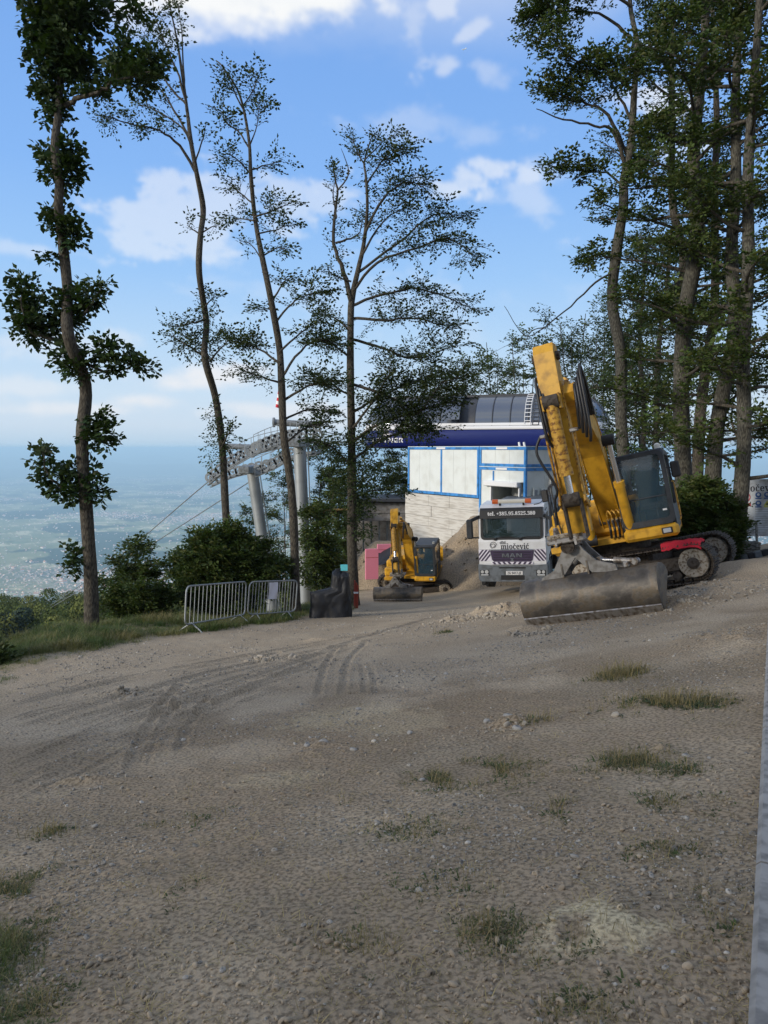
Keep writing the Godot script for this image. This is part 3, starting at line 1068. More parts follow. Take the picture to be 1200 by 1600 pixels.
func one_box(parent: Node, called: String, t: Transform3D, size: Vector3, material: String, bevel := 0.02) -> MeshInstance3D:
	var mb := MB.new()
	mb.box(t, size, bevel)
	return part(parent, called, mb, M[material])

func one_prism(parent: Node, called: String, poly: PackedVector2Array, z0: float, z1: float, t: Transform3D, material: String) -> MeshInstance3D:
	var mb := MB.new()
	mb.prism(poly, z0, z1, t)
	return part(parent, called, mb, M[material])

func one_rod(parent: Node, called: String, a: Vector3, b: Vector3, r: float, material: String, sides := 14) -> MeshInstance3D:
	var mb := MB.new()
	mb.rod(a, b, r, sides)
	return part(parent, called, mb, M[material])

func hose(parent: Node, called: String, pts: Array, r: float, material: String) -> MeshInstance3D:
	var rad := []
	for p in pts: rad.append(r)
	var sm := path(pts, rad, 7)
	var mb := MB.new()
	mb.tube(sm[0], sm[1], 7, true)
	return part(parent, called, mb, M[material])

# the outline of an arm that runs from a to b: list of (distance along, towards one side, towards the other)
func arm_shape(a: Vector3, b: Vector3, side: Vector3, rows: Array) -> Array:
	var f := (b - a).normalized()
	var n := side.cross(f).normalized()
	var poly := PackedVector2Array()
	for r in rows: poly.append(Vector2(r[0], r[1]))
	for k in range(rows.size() - 1, -1, -1): poly.append(Vector2(rows[k][0], -rows[k][2]))
	return [poly, Transform3D(Basis(f, n, f.cross(n)), a)]

func cylinder_pair(parent: Node, called: String, a: Vector3, b: Vector3, split: float, r: float, barrel: String, cap := "black") -> void:
	var m := a.lerp(b, split)
	var o := one_rod(parent, called, a, m, r, barrel, 18)
	one_rod(o, "piston_rod", m, b, r * 0.55, "chrome", 14)
	var g := (b - a).normalized()
	one_rod(o, "gland", m - g * 0.10, m + g * 0.02, r * 1.13, barrel, 18)
	for e in [a, b]:
		var s := g.cross(Vector3.UP).normalized()
		one_rod(o, "eye", e - s * r * 1.2, e + s * r * 1.2, r * 1.15, cap, 14)

# an endless track: shoes one by one round two wheels
func crawler(parent: Node, called: String, t: Transform3D, half: float, r: float, width: float) -> void:
	var root := Node3D.new()
	root.name = called
	parent.add_child(root, true)
	root.transform = t
	var mb := MB.new()
	mb.box(at(0, r * 0.98, 0), Vector3(half * 2.0 - 0.25, r * 0.75, width * 0.62), 0.05)
	part(root, "side_frame", mb, M["track_steel"])
	for e in [-1.0, 1.0]:
		var w := MB.new()
		w.lathe([Vector2(0.0, -0.16), Vector2(r * 0.74, -0.16), Vector2(r * 0.78, -0.12), Vector2(r * 0.78, 0.12), Vector2(r * 0.74, 0.16), Vector2(r * 0.70, 0.165), Vector2(0.0, 0.165)], Transform3D(Basis(Vector3.RIGHT, PI / 2), Vector3(e * half, r, 0)), 28)
		part(root, "idler_wheel", w, M["dusty_metal"])
		for s in [-1.0, 1.0]:
			var h := MB.new()
			h.lathe([Vector2(0.0, 0.0), Vector2(r * 0.30, 0.0), Vector2(r * 0.30, 0.03), Vector2(r * 0.18, 0.05), Vector2(0.0, 0.05)], Transform3D(Basis(Vector3.RIGHT, PI / 2 * s), Vector3(e * half, r, 0.165 * s)), 18)
			part(root, "hub", h, M["track_steel"])
	for k in 5:
		one_rod(root, "roller", Vector3(lerpf(-half * 0.7, half * 0.7, k / 4.0), 0.16, -width * 0.4), Vector3(lerpf(-half * 0.7, half * 0.7, k / 4.0), 0.16, width * 0.4), 0.09, "track_steel", 12)
	var sb := MB.new()
	sb.box(at(0, 0, 0), Vector3(0.165, 0.022, width), 0.006)
	for x in [-0.055, 0.0, 0.055]:
		sb.box(at(x, 0.024, 0), Vector3(0.016, 0.03, width * 0.98), 0.004)
	sb.box(at(0, -0.045, 0), Vector3(0.15, 0.06, 0.16), 0.01)
	var shoe := sb.mesh(M["track_steel"])
	var run := half * 4.0 + TAU * r
	var n := int(round(run / 0.178))
	for k in n:
		var s := run * k / n
		var p := Vector3.ZERO
		var a := 0.0
		if s < half * 2.0:
			p = Vector3(-half + s, r * 2.0 - 0.03 * sin(PI * s / (half * 2.0)), 0)
		elif s < half * 2.0 + PI * r:
			a = (s - half * 2.0) / r
			p = Vector3(half + sin(a) * r, r + cos(a) * r, 0)
		elif s < half * 4.0 + PI * r:
			p = Vector3(half - (s - half * 2.0 - PI * r), 0.0, 0)
			a = PI
		else:
			a = PI + (s - half * 4.0 - PI * r) / r
			p = Vector3(-half + sin(a) * r, r + cos(a) * r, 0)
		part_mesh(root, "track_shoe", shoe, Transform3D(Basis(Vector3.BACK, -a), p))

# ---------------------------------------------------------------- trees
var sprig_mesh := {}

func make_sprig(kind: String, leaves: int, leaf: float, spread: float, flat: float, wide := 0.62) -> ArrayMesh:
	var mb := MB.new()
	for i in leaves:
		var f := float(i) / maxf(leaves - 1, 1)
		var a := i * 2.4 + rng.randf() * 0.7
		var o := Vector3(cos(a), rng.randf_range(-0.5, 0.6) * (1.0 - flat), sin(a)).normalized()
		var p := Vector3(0, 0, -f * spread) + o * 0.02
		var along := (o + Vector3(0, 0, -0.6) + Vector3(0, -0.18, 0)).normalized()
		var l := leaf * rng.randf_range(0.5, 1.3)
		var up := (Vector3.UP + Vector3(rng.randfn(), rng.randfn(), rng.randfn()) * 0.45).normalized()
		var s := along.cross(up).normalized() * l * wide * 0.5
		var lift := s.cross(along).normalized() * l * 0.10
		var q := p + along * l * 0.25
		var mid := q + along * l * 0.42
		var tip := q + along * l
		mb.col = Color(1, 1, 1) * rng.randf_range(0.62, 1.5)
		mb.col.r *= rng.randf_range(0.85, 1.3)
		var nn := s.cross(along).normalized()
		if nn.y < 0.0: nn = -nn
		mb.tri(q, mid + s + lift, tip, nn)
		mb.tri(q, tip, mid - s + lift, nn)
	return mb.mesh(M[kind])

func path(pts: Array, rad: Array, sub: int) -> Array:
	var q := PackedVector3Array()
	var r := PackedFloat32Array()
	for i in pts.size() - 1:
		var p0: Vector3 = pts[maxi(i - 1, 0)]
		var p1: Vector3 = pts[i]
		var p2: Vector3 = pts[i + 1]
		var p3: Vector3 = pts[mini(i + 2, pts.size() - 1)]
		for k in sub:
			var t := float(k) / sub
			q.append(p1.cubic_interpolate(p2, p0, p3, t))
			r.append(lerpf(rad[i], rad[i + 1], t))
	q.append(pts[pts.size() - 1])
	r.append(rad[rad.size() - 1])
	return [q, r]

class Growth:
	var node: Node3D
	var base: Vector3
	var d: float
	var trunk: PackedVector3Array
	var radii: PackedFloat32Array
	var twigs: MB
	var sprigs := []
	var colors := PackedColorArray()

func rand_dir() -> Vector3:
	return Vector3(rng.randfn(), rng.randfn(), rng.randfn()).normalized()

func start_tree(called: String, label: String, group: String, d: float, trunk: Array, bark: String, slim := 0.7, sway := 0.25) -> Growth:
	var t := Growth.new()
	t.d = d
	var pts := []
	var rad := []
	for i in trunk.size():
		var p := P(trunk[i][0], trunk[i][1], d)
		p.z += sway * noise.get_noise_2d(i * 40.0 + trunk[0][0], d) * minf(i, 3.0)
		pts.append(p)
		rad.append(trunk[i][2] * slim * 0.5 * d / FOCAL)
	var foot: Vector3 = pts[0]
	var gy := surface_h(foot.x, -foot.z)
	t.base = Vector3(foot.x, gy, foot.z)
	# the foot flares into the soil
	if foot.y > gy + 0.4:
		pts.push_front(Vector3(foot.x, gy + 0.35, foot.z))
		rad.push_front(rad[0] * 1.05)
	pts.push_front(Vector3(foot.x, gy - 0.25, foot.z))
	rad.push_front(rad[0] * 1.45)
	t.node = thing(called, label, "tree", t.base, Basis.IDENTITY, group)
	var sm := path(pts, rad, 5)
	t.trunk = sm[0]
	t.radii = sm[1]
	for i in t.trunk.size():
		t.trunk[i] -= t.base
	var mb := MB.new()
	mb.tube(t.trunk, t.radii, 14, true, 0.07)
	part(t.node, "trunk", mb, M[bark])
	t.twigs = MB.new()
	return t

func sprig_at(t: Growth, p: Vector3, dir: Vector3, scale: float) -> void:
	var f := dir.normalized()
	var up := Vector3.UP if absf(f.y) < 0.95 else Vector3.RIGHT
	var b := Basis.looking_at(f, up) * Basis(Vector3.BACK, rng.randf_range(-0.5, 0.5))
	t.sprigs.append(Transform3D(b.scaled(Vector3.ONE * scale), p))
	var k := rng.randf_range(0.7, 1.3)
	t.colors.append(Color(k * rng.randf_range(0.9, 1.15), k, k * 0.9))

func leafy(t: Growth, line: PackedVector3Array, from: float, twigs: int, tlen: float, per: int, size: float, flat := 0.6, rise := 0.12) -> void:
	var total := line.size() - 1
	if total < 1:
		return
	for i in twigs:
		var f := lerpf(from, 1.0, pow(rng.randf(), 0.85)) * total
		var k := mini(int(f), total - 1)
		var p := line[k].lerp(line[k + 1], f - k)
		var along := (line[k + 1] - line[k]).normalized()
		var o := rand_dir()
		o.y *= 1.0 - flat
		var dir := (along * rng.randf_range(0.3, 1.0) + o.normalized() * 1.0 + Vector3.UP * rise).normalized()
		var l := tlen * rng.randf_range(0.5, 1.2)
		var q := p + dir * l * 0.55 + rand_dir() * l * 0.08
		var e := p + dir * l + Vector3.UP * l * rng.randf_range(-0.12, 0.10) + rand_dir() * l * 0.1
		var tr := 0.006 + 0.006 * l
		t.twigs.tube(PackedVector3Array([p, q, e]), PackedFloat32Array([tr, tr * 0.7, tr * 0.3]), 3, false)
		for s in per:
			var g := lerpf(0.25, 1.0, (s + rng.randf()) / per)
			var at := p.lerp(q, g * 2.0) if g < 0.5 else q.lerp(e, g * 2.0 - 1.0)
			var sd := (dir + Vector3(rng.randfn(), rng.randfn() * (1.0 - flat), rng.randfn()) * 0.8).normalized()
			sprig_at(t, at + rand_dir() * 0.04, sd, size * rng.randf_range(0.75, 1.2))

# limb: pixel line, start width in pixels, depth offset of its end, twigs, twig length, sprigs per twig, from, leaf size
func limb(t: Growth, px: Array, w: float, z: float, twigs: int, tlen: float, per: int, from := 0.2, size := 1.0, bark := "bark", flat := 0.6) -> void:
	var pts := []
	var rad := []
	for i in px.size():
		var f := float(i) / (px.size() - 1)
		pts.append(P(px[i][0], px[i][1], t.d + z * f) - t.base)
		rad.append(maxf(w * 0.5 * t.d / FOCAL * (1.0 - 0.8 * f), 0.006))
	var sm := path(pts, rad, 4)
	var mb := MB.new()
	for i in range(1, sm[0].size() - 1):
		sm[0][i] += rand_dir() * rad[0] * 0.5
	mb.tube(sm[0], sm[1], 7, true, 0.08)
	part(t.node, "branch", mb, M[bark])
	if twigs > 0:
		leafy(t, sm[0], from, twigs, tlen, per, size, flat)

func clump(t: Growth, px: float, py: float, rx: float, ry: float, count: int, size := 1.0, z := 0.0) -> void:
	var c := P(px, py, t.d + z) - t.base
	var ax := rx * t.d / FOCAL
	var ay := ry * t.d / FOCAL
	for i in count:
		var o := rand_dir() * pow(rng.randf(), 0.45)
		var p := c + Vector3(o.x * ax, o.y * ay, o.z * ax * 0.9)
		sprig_at(t, p, (o + rand_dir() * 0.5 + Vector3(0, -0.1, 0)).normalized(), size * rng.randf_range(0.8, 1.2))

# branches that grow by themselves from the trunk between two heights (fractions)
func auto_limbs(t: Growth, f0: float, f1: float, count: int, l0: float, l1: float, twigs: int, tlen: float, per: int, size: float, bark := "bark", lean := 0.25, prefer := Vector3.ZERO) -> void:
	var m := t.trunk.size() - 1
	for i in count:
		var f := lerpf(f0, f1, (i + rng.randf()) / count)
		var k := mini(int(f * m), m - 1)
		var p := t.trunk[k].lerp(t.trunk[k + 1], f * m - k)
		var a := i * 2.4 + rng.randf() * 0.9
		var dir := (Vector3(cos(a), lean + rng.randf_range(-0.15, 0.35), sin(a)) + prefer).normalized()
		var l := lerpf(l0, l1, (f - f0) / maxf(f1 - f0, 0.01)) * rng.randf_range(0.65, 1.2)
		var pts := [p]
		var rad := [minf(t.radii[k] * 0.5, 0.02 + 0.014 * l)]
		var q := p
		for s in 4:
			dir = (dir + rand_dir() * 0.22 + Vector3.UP * 0.05).normalized()
			q += dir * l * 0.25
			pts.append(q)
			rad.append(rad[0] * (1.0 - 0.22 * (s + 1)))
		var sm := path(pts, rad, 3)
		var mb := MB.new()
		mb.tube(sm[0], sm[1], 6, true, 0.06)
		part(t.node, "branch", mb, M[bark])
		leafy(t, sm[0], 0.22, twigs, tlen, per, size)

func finish_tree(t: Growth, kind: String, bark := "bark") -> void:
	if t.twigs.v.size():
		part(t.node, "twigs", t.twigs, M[bark]).set_meta("kind", "stuff")
	if t.sprigs.size():
		if not sprig_mesh.has(kind):
			var lm: Array = {"leaves_ivy": [9, 0.125, 0.22, 0.2, 0.8], "leaves_dark": [10, 0.12, 0.34, 0.45, 0.6], "leaves_mid": [10, 0.12, 0.34, 0.45, 0.6], "leaves_fresh": [9, 0.10, 0.30, 0.4, 0.55]}[kind]
			sprig_mesh[kind] = make_sprig(kind, lm[0], lm[1], lm[2], lm[3], lm[4])
		mass(t.node, "crown", sprig_mesh[kind], t.sprigs, t.colors)

func make_trees() -> void:
	var rim_group := "tall bare-stemmed trees along the rim"
	# the tree wrapped in clumps of leaves
	var t := start_tree("rim_tree", "crooked tree with dark leaf clumps all along its stem on the grassy rim", rim_group, 17.0,
		[[143, 975, 30], [140, 900, 27], [133, 800, 25], [128, 690, 24], [127, 600, 24], [118, 530, 22], [103, 450, 20], [96, 380, 19], [96, 330, 18], [98, 290, 17], [95, 240, 15], [94, 180, 14], [93, 100, 12], [90, 20, 9], [88, -60, 5]], "bark", 0.78)
	limb(t, [[110, 540], [80, 528], [58, 524], [40, 505], [34, 460]], 8, -0.4, 6, 0.3, 3, 0.6)
	limb(t, [[130, 565], [160, 580], [185, 578], [225, 565]], 6, 0.3, 5, 0.3, 3, 0.4)
	limb(t, [[97, 165], [118, 156], [140, 150], [165, 138], [180, 125], [235, 112]], 9, -0.5, 10, 0.35, 3, 0.6)
	limb(t, [[92, 228], [84, 212], [79, 200]], 6, -0.1, 0, 0, 0)
	limb(t, [[92, 70], [120, 40], [160, 10], [205, 0]], 8, 0.4, 10, 0.4, 3, 0.4)
	limb(t, [[130, 765], [95, 760], [75, 740], [68, 712]], 6, -0.3, 5, 0.25, 3, 0.5)
	limb(t, [[118, 500], [140, 480], [160, 448]], 6, -0.3, 5, 0.25, 3, 0.4)
	for c in [[40, 455, 17, 28], [45, 490, 20, 22], [52, 515, 24, 13], [72, 518, 14, 10], [92, 475, 12, 24], [118, 480, 16, 18], [145, 460, 20, 13], [108, 500, 14, 14], [108, 555, 18, 22], [126, 572, 16, 16], [165, 545, 14, 14], [185, 565, 25, 13], [216, 568, 14, 6],
		[98, 350, 16, 22], [115, 370, 11, 9], [85, 345, 10, 18], [80, 398, 6, 6], [95, 265, 20, 24], [117, 262, 14, 18], [76, 248, 10, 13], [105, 235, 11, 16], [70, 20, 26, 40], [100, 60, 30, 55], [72, 100, 18, 36], [78, 150, 17, 26], [84, 178, 14, 11], [130, 20, 34, 20], [122, 90, 24, 26], [138, 142, 10, 7], [135, 122, 7, 12], [200, 22, 14, 10],
		[190, 75, 13, 14], [215, 102, 32, 17], [240, 92, 12, 16], [180, 112, 16, 6], [160, 150, 7, 4], [225, 122, 24, 9], [55, 40, 12, 34], [105, 10, 40, 30], [150, 650, 11, 12], [157, 670, 16, 11], [166, 690, 11, 5], [145, 684, 8, 10], [68, 720, 8, 13], [84, 745, 14, 16], [105, 762, 18, 17], [125, 768, 16, 13], [150, 768, 12, 9], [112, 730, 10, 10], [146, 745, 8, 8], [117, 868, 7, 15], [112, 885, 6, 8]]:
		clump(t, c[0], c[1], c[2], c[3], int(c[2] * c[3] * 0.105 + 8.0), 0.95)
	finish_tree(t, "leaves_ivy")

	t = start_tree("rim_tree", "slender leaning tree with a sparse forked top rising out of the shrub", rim_group, 24.0,
		[[357, 880, 17], [352, 790, 15], [345, 700, 14], [335, 620, 14], [325, 560, 13], [318, 500, 12], [315, 430, 12], [314, 370, 11], [313, 320, 11], [308, 270, 9], [300, 220, 8], [292, 170, 6], [285, 110, 5], [272, 50, 3.5], [265, -5, 2]], "bark", 0.78)
	for a in [
		[[[309, 275], [280, 228], [250, 205], [200, 192], [162, 180]], 5, -0.9, 30, 0.5, 3], [[[301, 225], [272, 172], [245, 132], [212, 108]], 4, 0.8, 22, 0.5, 2], [[[295, 185], [280, 120], [255, 60], [238, 12]], 4, -0.5, 26, 0.5, 3],
		[[[288, 140], [285, 60], [278, 5]], 3, 0.4, 16, 0.4, 2], [[[303, 240], [285, 200], [240, 170], [215, 165]], 3.5, 0.9, 18, 0.45, 2], [[[292, 165], [262, 130], [240, 80], [225, 50]], 3.5, 0.3, 20, 0.5, 2], [[[305, 255], [318, 215], [322, 190]], 3, 0.3, 5, 0.35, 2],
		[[[315, 365], [330, 355], [342, 352]], 3, -0.2, 5, 0.25, 2], [[[314, 368], [300, 358], [292, 352]], 3, 0.2, 5, 0.25, 2], [[[326, 560], [300, 545], [268, 525]], 5, 0.3, 18, 0.45, 3], [[[328, 565], [345, 545], [360, 530]], 4, -0.4, 12, 0.4, 3], [[[320, 500], [300, 505], [276, 510]], 4, -0.5, 14, 0.4, 3], [[[320, 480], [335, 462]], 3, 0.3, 7, 0.3, 3], [[[346, 700], [354, 684], [364, 668]], 4, -0.2, 7, 0.3, 3]]:
		limb(t, a[0], a[1], a[2], a[3], a[4], a[5], 0.35, 0.95)
	for c in [[322, 505, 14, 22], [328, 545, 18, 20], [298, 540, 22, 18], [338, 700, 11, 34], [333, 655, 7, 18], [350, 690, 8, 14], [328, 640, 5, 10], [322, 470, 8, 10]]:
		clump(t, c[0], c[1], c[2], c[3], int(c[2] * c[3] * 0.13 + 5.0), 0.85)
	finish_tree(t, "leaves_dark")

	t = start_tree("rim_tree", "tall thin tree curving to a wispy leaning tip beside the steel lift pole", rim_group, 22.0,
		[[462, 935, 20], [460, 850, 18], [455, 760, 17], [445, 680, 16], [440, 600, 15], [435, 540, 14], [425, 470, 13], [410, 400, 11], [397, 340, 9], [394, 280, 8], [390, 220, 6], [375, 150, 4.5], [352, 112, 3], [335, 88, 2]], "bark", 0.74)
	for a in [
		[[[392, 235], [372, 205], [352, 190], [348, 170]], 3, 0.5, 16, 0.4, 3], [[[384, 180], [365, 140], [348, 100]], 3, -0.4, 16, 0.4, 3], [[[380, 165], [396, 140], [404, 118]], 2.5, 0.4, 14, 0.4, 3], [[[391, 225], [402, 195], [404, 160]], 2.5, -0.5, 12, 0.4, 3], [[[394, 265], [415, 258], [436, 252]], 3, 0.4, 9, 0.4, 3], [[[394, 275], [372, 250], [352, 238]], 3, -0.5, 14, 0.4, 3],
		[[[396, 320], [376, 302], [360, 285]], 3, 0.4, 12, 0.4, 3], [[[397, 340], [425, 330], [452, 318]], 3.5, -0.4, 20, 0.45, 3], [[[397, 345], [380, 342], [358, 342]], 3, 0.4, 12, 0.35, 3], [[[402, 365], [430, 360], [448, 352]], 3, 0.5, 12, 0.4, 3], [[[410, 400], [432, 388], [450, 390]], 3, -0.4, 10, 0.4, 3], [[[412, 410], [394, 384], [384, 378]], 2.5, 0.3, 5, 0.3, 2],
		[[[428, 510], [450, 480], [475, 462], [508, 456]], 4, -0.5, 34, 0.5, 3], [[[432, 490], [420, 482], [402, 485]], 3, 0.4, 9, 0.35, 3], [[[426, 470], [440, 445], [455, 432]], 3.5, 0.5, 14, 0.45, 3], [[[440, 590], [470, 548], [500, 530], [528, 540]], 4.5, 0.6, 40, 0.55, 3], [[[444, 625], [480, 604], [520, 596]], 5, -0.6, 40, 0.6, 4], [[[446, 655], [480, 640], [515, 645]], 4, 0.5, 26, 0.5, 3], [[[438, 570], [405, 545], [376, 538]], 4.5, 0.5, 36, 0.5, 4], [[[440, 600], [412, 590], [384, 580]], 4, -0.5, 26, 0.5, 3],
		[[[437, 550], [470, 520], [500, 500]], 4, 0.7, 24, 0.5, 3], [[[448, 690], [480, 668], [510, 660]], 4, 0.4, 20, 0.5, 3]]:
		limb(t, a[0], a[1], a[2], a[3], a[4], a[5], 0.3, 0.9)
	finish_tree(t, "leaves_dark")

	t = start_tree("rim_tree", "forked tree with layered leafy boughs and an ivy covered lower stem before the station", rim_group, 26.0,
		[[552, 905, 25], [550, 840, 23], [550, 760, 21], [549, 700, 19], [548, 600, 17], [548, 500, 15], [550, 465, 14], [560, 420, 11], [568, 380, 9], [574, 330, 7], [572, 280, 5.5], [569, 245, 4], [582, 215, 2]], "bark", 0.68)
	for a in [
		[[[548, 470], [536, 425], [523, 382], [525, 325], [526, 285], [519, 250]], 8, 0.6, 18, 0.4, 3, 0.1], [[[526, 300], [545, 270], [533, 232]], 3, -0.4, 0, 0.3, 0, 0.3], [[[524, 380], [548, 372], [562, 362], [568, 335]], 4, 0.4, 14, 0.4, 3, 0.2], [[[526, 340], [520, 300], [530, 262]], 2.5, 0.3, 5, 0.3, 2, 0.4],
		[[[572, 290], [598, 250], [632, 232]], 3.5, -0.6, 34, 0.5, 4, 0.15], [[[570, 260], [556, 232], [552, 220]], 2.5, 0.4, 16, 0.4, 3, 0.2], [[[570, 250], [598, 222], [615, 212]], 2.5, 0.4, 16, 0.4, 3, 0.1], [[[570, 365], [600, 310], [632, 285], [662, 292]], 5, -0.8, 44, 0.6, 4, 0.25], [[[565, 400], [600, 345], [640, 320]], 4, 0.8, 30, 0.6, 3, 0.2],
		[[[556, 450], [590, 410], [650, 388], [700, 372], [738, 400]], 5, -0.9, 60, 0.7, 4, 0.2], [[[561, 425], [620, 380], [680, 335], [716, 340]], 4.5, 0.8, 50, 0.65, 4, 0.25], [[[550, 478], [600, 460], [660, 452], [738, 482]], 5, 0.7, 60, 0.7, 4, 0.2], [[[550, 498], [600, 500], [650, 498], [702, 512]], 5, -0.9, 56, 0.7, 4, 0.15], [[[549, 530], [600, 545], [650, 560], [712, 540]], 5, 0.8, 56, 0.7, 4, 0.15],
		[[[549, 560], [520, 540], [496, 538]], 4, -0.6, 26, 0.5, 3, 0.2], [[[549, 600], [610, 620], [650, 648], [690, 600], [722, 590]], 5, -0.7, 50, 0.6, 4, 0.2], [[[550, 645], [590, 622], [640, 598], [690, 580]], 5, 0.9, 60, 0.7, 5, 0.15], [[[549, 620], [520, 602], [492, 600]], 4, 0.5, 26, 0.55, 3, 0.2], [[[552, 668], [585, 625], [612, 575]], 5, -0.5, 34, 0.6, 4, 0.2], [[[549, 520], [528, 500], [506, 492]], 4, 0.6, 22, 0.5, 3, 0.2],
		[[[550, 690], [600, 660], [660, 640], [705, 625]], 5, -0.4, 60, 0.7, 5, 0.15], [[[550, 720], [590, 690], [640, 672], [690, 668]], 5, 0.5, 46, 0.6, 5, 0.15], [[[550, 730], [520, 700], [496, 690]], 4, -0.5, 30, 0.55, 4, 0.15], [[[550, 780], [590, 765], [630, 770]], 4, 0.4, 22, 0.5, 4, 0.2], [[[549, 440], [520, 430], [512, 415]], 3, -0.3, 8, 0.35, 3, 0.2]]:
		limb(t, a[0], a[1], a[2], a[3], a[4], a[5], a[6], 0.95)
	for c in [[552, 720, 26, 45], [545, 780, 30, 34], [565, 760, 28, 36], [560, 820, 20, 24], [575, 730, 24, 26], [640, 640, 36, 34], [610, 610, 30, 28], [660, 660, 26, 18], [600, 660, 28, 22], [680, 600, 20, 16]]:
		clump(t, c[0], c[1], c[2], c[3], int(c[2] * c[3] * 0.13 + 6.0), 0.95)
	finish_tree(t, "leaves_dark")

	# the stand of tall trees behind the large excavator
	var stand := "stand of tall trees behind the large excavator"
	t = start_tree("beech_tree", "pale straight trunk with dead bare boughs, outermost of the stand towards the station", stand, 24.0,
		[[976, 760, 25], [972, 650, 23], [970, 560, 22], [962, 470, 21], [960, 400, 20], [968, 330, 18], [975, 280, 16], [985, 230, 14], [988, 150, 12], [990, 80, 10], [986, 0, 8], [985, -90, 6]], "pale_bark", 0.78)
	for a in [
		[[[976, 255], [956, 205], [930, 196], [880, 186], [838, 170]], 6, -0.8, 0, 0.3, 0], [[[980, 240], [950, 180], [915, 160], [880, 150], [850, 138]], 6, 0.7, 50, 0.7, 4], [[[986, 140], [955, 112], [930, 100], [895, 92], [858, 60]], 6, -0.7, 55, 0.75, 4], [[[985, 185], [962, 140], [945, 110]], 5, 0.5, 22, 0.6, 4], [[[972, 290], [948, 270], [915, 268], [868, 262]], 4, 0.5, 34, 0.5, 4],
		[[[987, 60], [935, 22], [870, 18], [830, 40]], 5, 0.8, 50, 0.7, 4], [[[986, 10], [930, -20], [850, -15]], 5, -0.6, 46, 0.7, 4], [[[960, 425], [930, 442], [892, 478], [850, 512], [820, 524], [788, 478]], 3.5, -0.6, 0, 0.3, 0], [[[850, 512], [830, 518], [818, 545]], 2, 0.1, 0, 0.2, 0], [[[972, 290], [995, 262], [1010, 250]], 4, 0.4, 20, 0.5, 4], [[[962, 400], [938, 395], [915, 410]], 3, 0.4, 18, 0.5, 3], [[[968, 330], [945, 320], [932, 310]], 3, -0.5, 12, 0.4, 3], [[[988, 110], [1015, 80], [1030, 40]], 4, -0.5, 26, 0.6, 4]]:
		limb(t, a[0], a[1], a[2], a[3], a[4], a[5], 0.3, 1.0, "bark")
	finish_tree(t, "leaves_mid")
	var stems := [
		["thickest grey trunk of the stand, forking high above the digger cab", 22.0, [[1070, 790, 38], [1068, 650, 34], [1070, 500, 32], [1080, 380, 29], [1086, 260, 26], [1092, 150, 22], [1100, 60, 18], [1100, -80, 12]], 0.30, 30, "leaves_mid"],
		["dark slender trunk close behind the thickest trunk of the stand", 25.0, [[1088, 780, 26], [1094, 650, 24], [1106, 550, 20], [1112, 470, 18], [1116, 330, 15], [1118, 180, 12], [1115, 0, 9], [1112, -80, 6]], 0.25, 26, "leaves_dark"],
		["leaning grey trunk with a knotted elbow behind the leafy bush", 21.0, [[1112, 790, 36], [1122, 660, 31], [1140, 520, 28], [1148, 400, 26], [1148, 280, 22], [1150, 150, 18], [1150, 0, 12], [1150, -80, 8]], 0.30, 28, "leaves_mid"],
		["straight brown trunk standing beside the white notice board", 20.0, [[1152, 838, 34], [1158, 700, 30], [1165, 560, 27], [1168, 420, 25], [1170, 250, 21], [1175, 80, 16], [1178, -80, 10]], 0.32, 28, "leaves_mid"],
		["forked thin trunk with a fresh green crown between the pale and the thickest trunk", 27.0, [[1062, 790, 20], [1062, 640, 19], [1064, 500, 18], [1062, 400, 17], [1050, 320, 15], [1050, 200, 13], [1046, 60, 10], [1045, -60, 6]], 0.28, 30, "leaves_dark"],
		["young crooked stem behind the digger cab roof", 30.0, [[1022, 800, 13], [1026, 640, 12], [1032, 540, 11], [1040, 450, 9], [1046, 360, 6]], 0.15, 24, "leaves_dark"],
		["young straight stem leaning towards the pale trunk", 33.0, [[1000, 800, 12], [1006, 640, 11], [1002, 540, 9], [1008, 440, 7], [1012, 380, 4]], 0.15, 24, "leaves_mid"],
	]
	for s in stems:
		t = start_tree("beech_tree", s[0], stand, s[1], s[2], "pale_bark" if s[1] < 23.0 else "bark", 0.72)
		var small: bool = s[1] > 28.0
		auto_limbs(t, s[3], 0.98, s[4], 2.4 if small else 3.2, 1.3 if small else 2.6, 14 if small else 23, 0.62, 3, 1.1 if small else 1.0, "bark", 0.12)
		finish_tree(t, s[5])
	t = null

# a free-standing young tree or thicket: several stems from one root
func thicket(called: String, label: String, category: String, group: String, px: float, py: float, d: float, stems: Array, kind: String, twigs: int, tlen: float, per: int, size: float, limbs := 9, reach := 0.30) -> void:
	var p := P(px, py, d)
	var at := Vector3(p.x, surface_h(p.x, -p.z), p.z)
	var t := Growth.new()
	t.d = d
	t.base = at
	t.node = thing(called, label, category, at, Basis.IDENTITY, group)
	t.twigs = MB.new()
	for s in stems:
		var top := P(s[0], s[1], d + s[3]) - at
		var foot := Vector3(rng.randf_range(-0.25, 0.25), -0.1, rng.randf_range(-0.25, 0.25)) * (1.0 if stems.size() > 1 else 0.2)
		var mid := foot.lerp(top, 0.5) + rand_dir() * top.length() * 0.05
		var sm := path([foot, mid, top], [s[2], s[2] * 0.7, s[2] * 0.2], 6)
		t.trunk = sm[0]
		t.radii = sm[1]
		var mb := MB.new()
		mb.tube(t.trunk, t.radii, 7, true, 0.06)
		part(t.node, "stem", mb, M["bark"])
		var l := top.length()
		auto_limbs(t, 0.18, 0.97, limbs, l * reach, l * reach * 0.4, twigs, tlen, per, size, "bark", 0.35)
	finish_tree(t, kind)

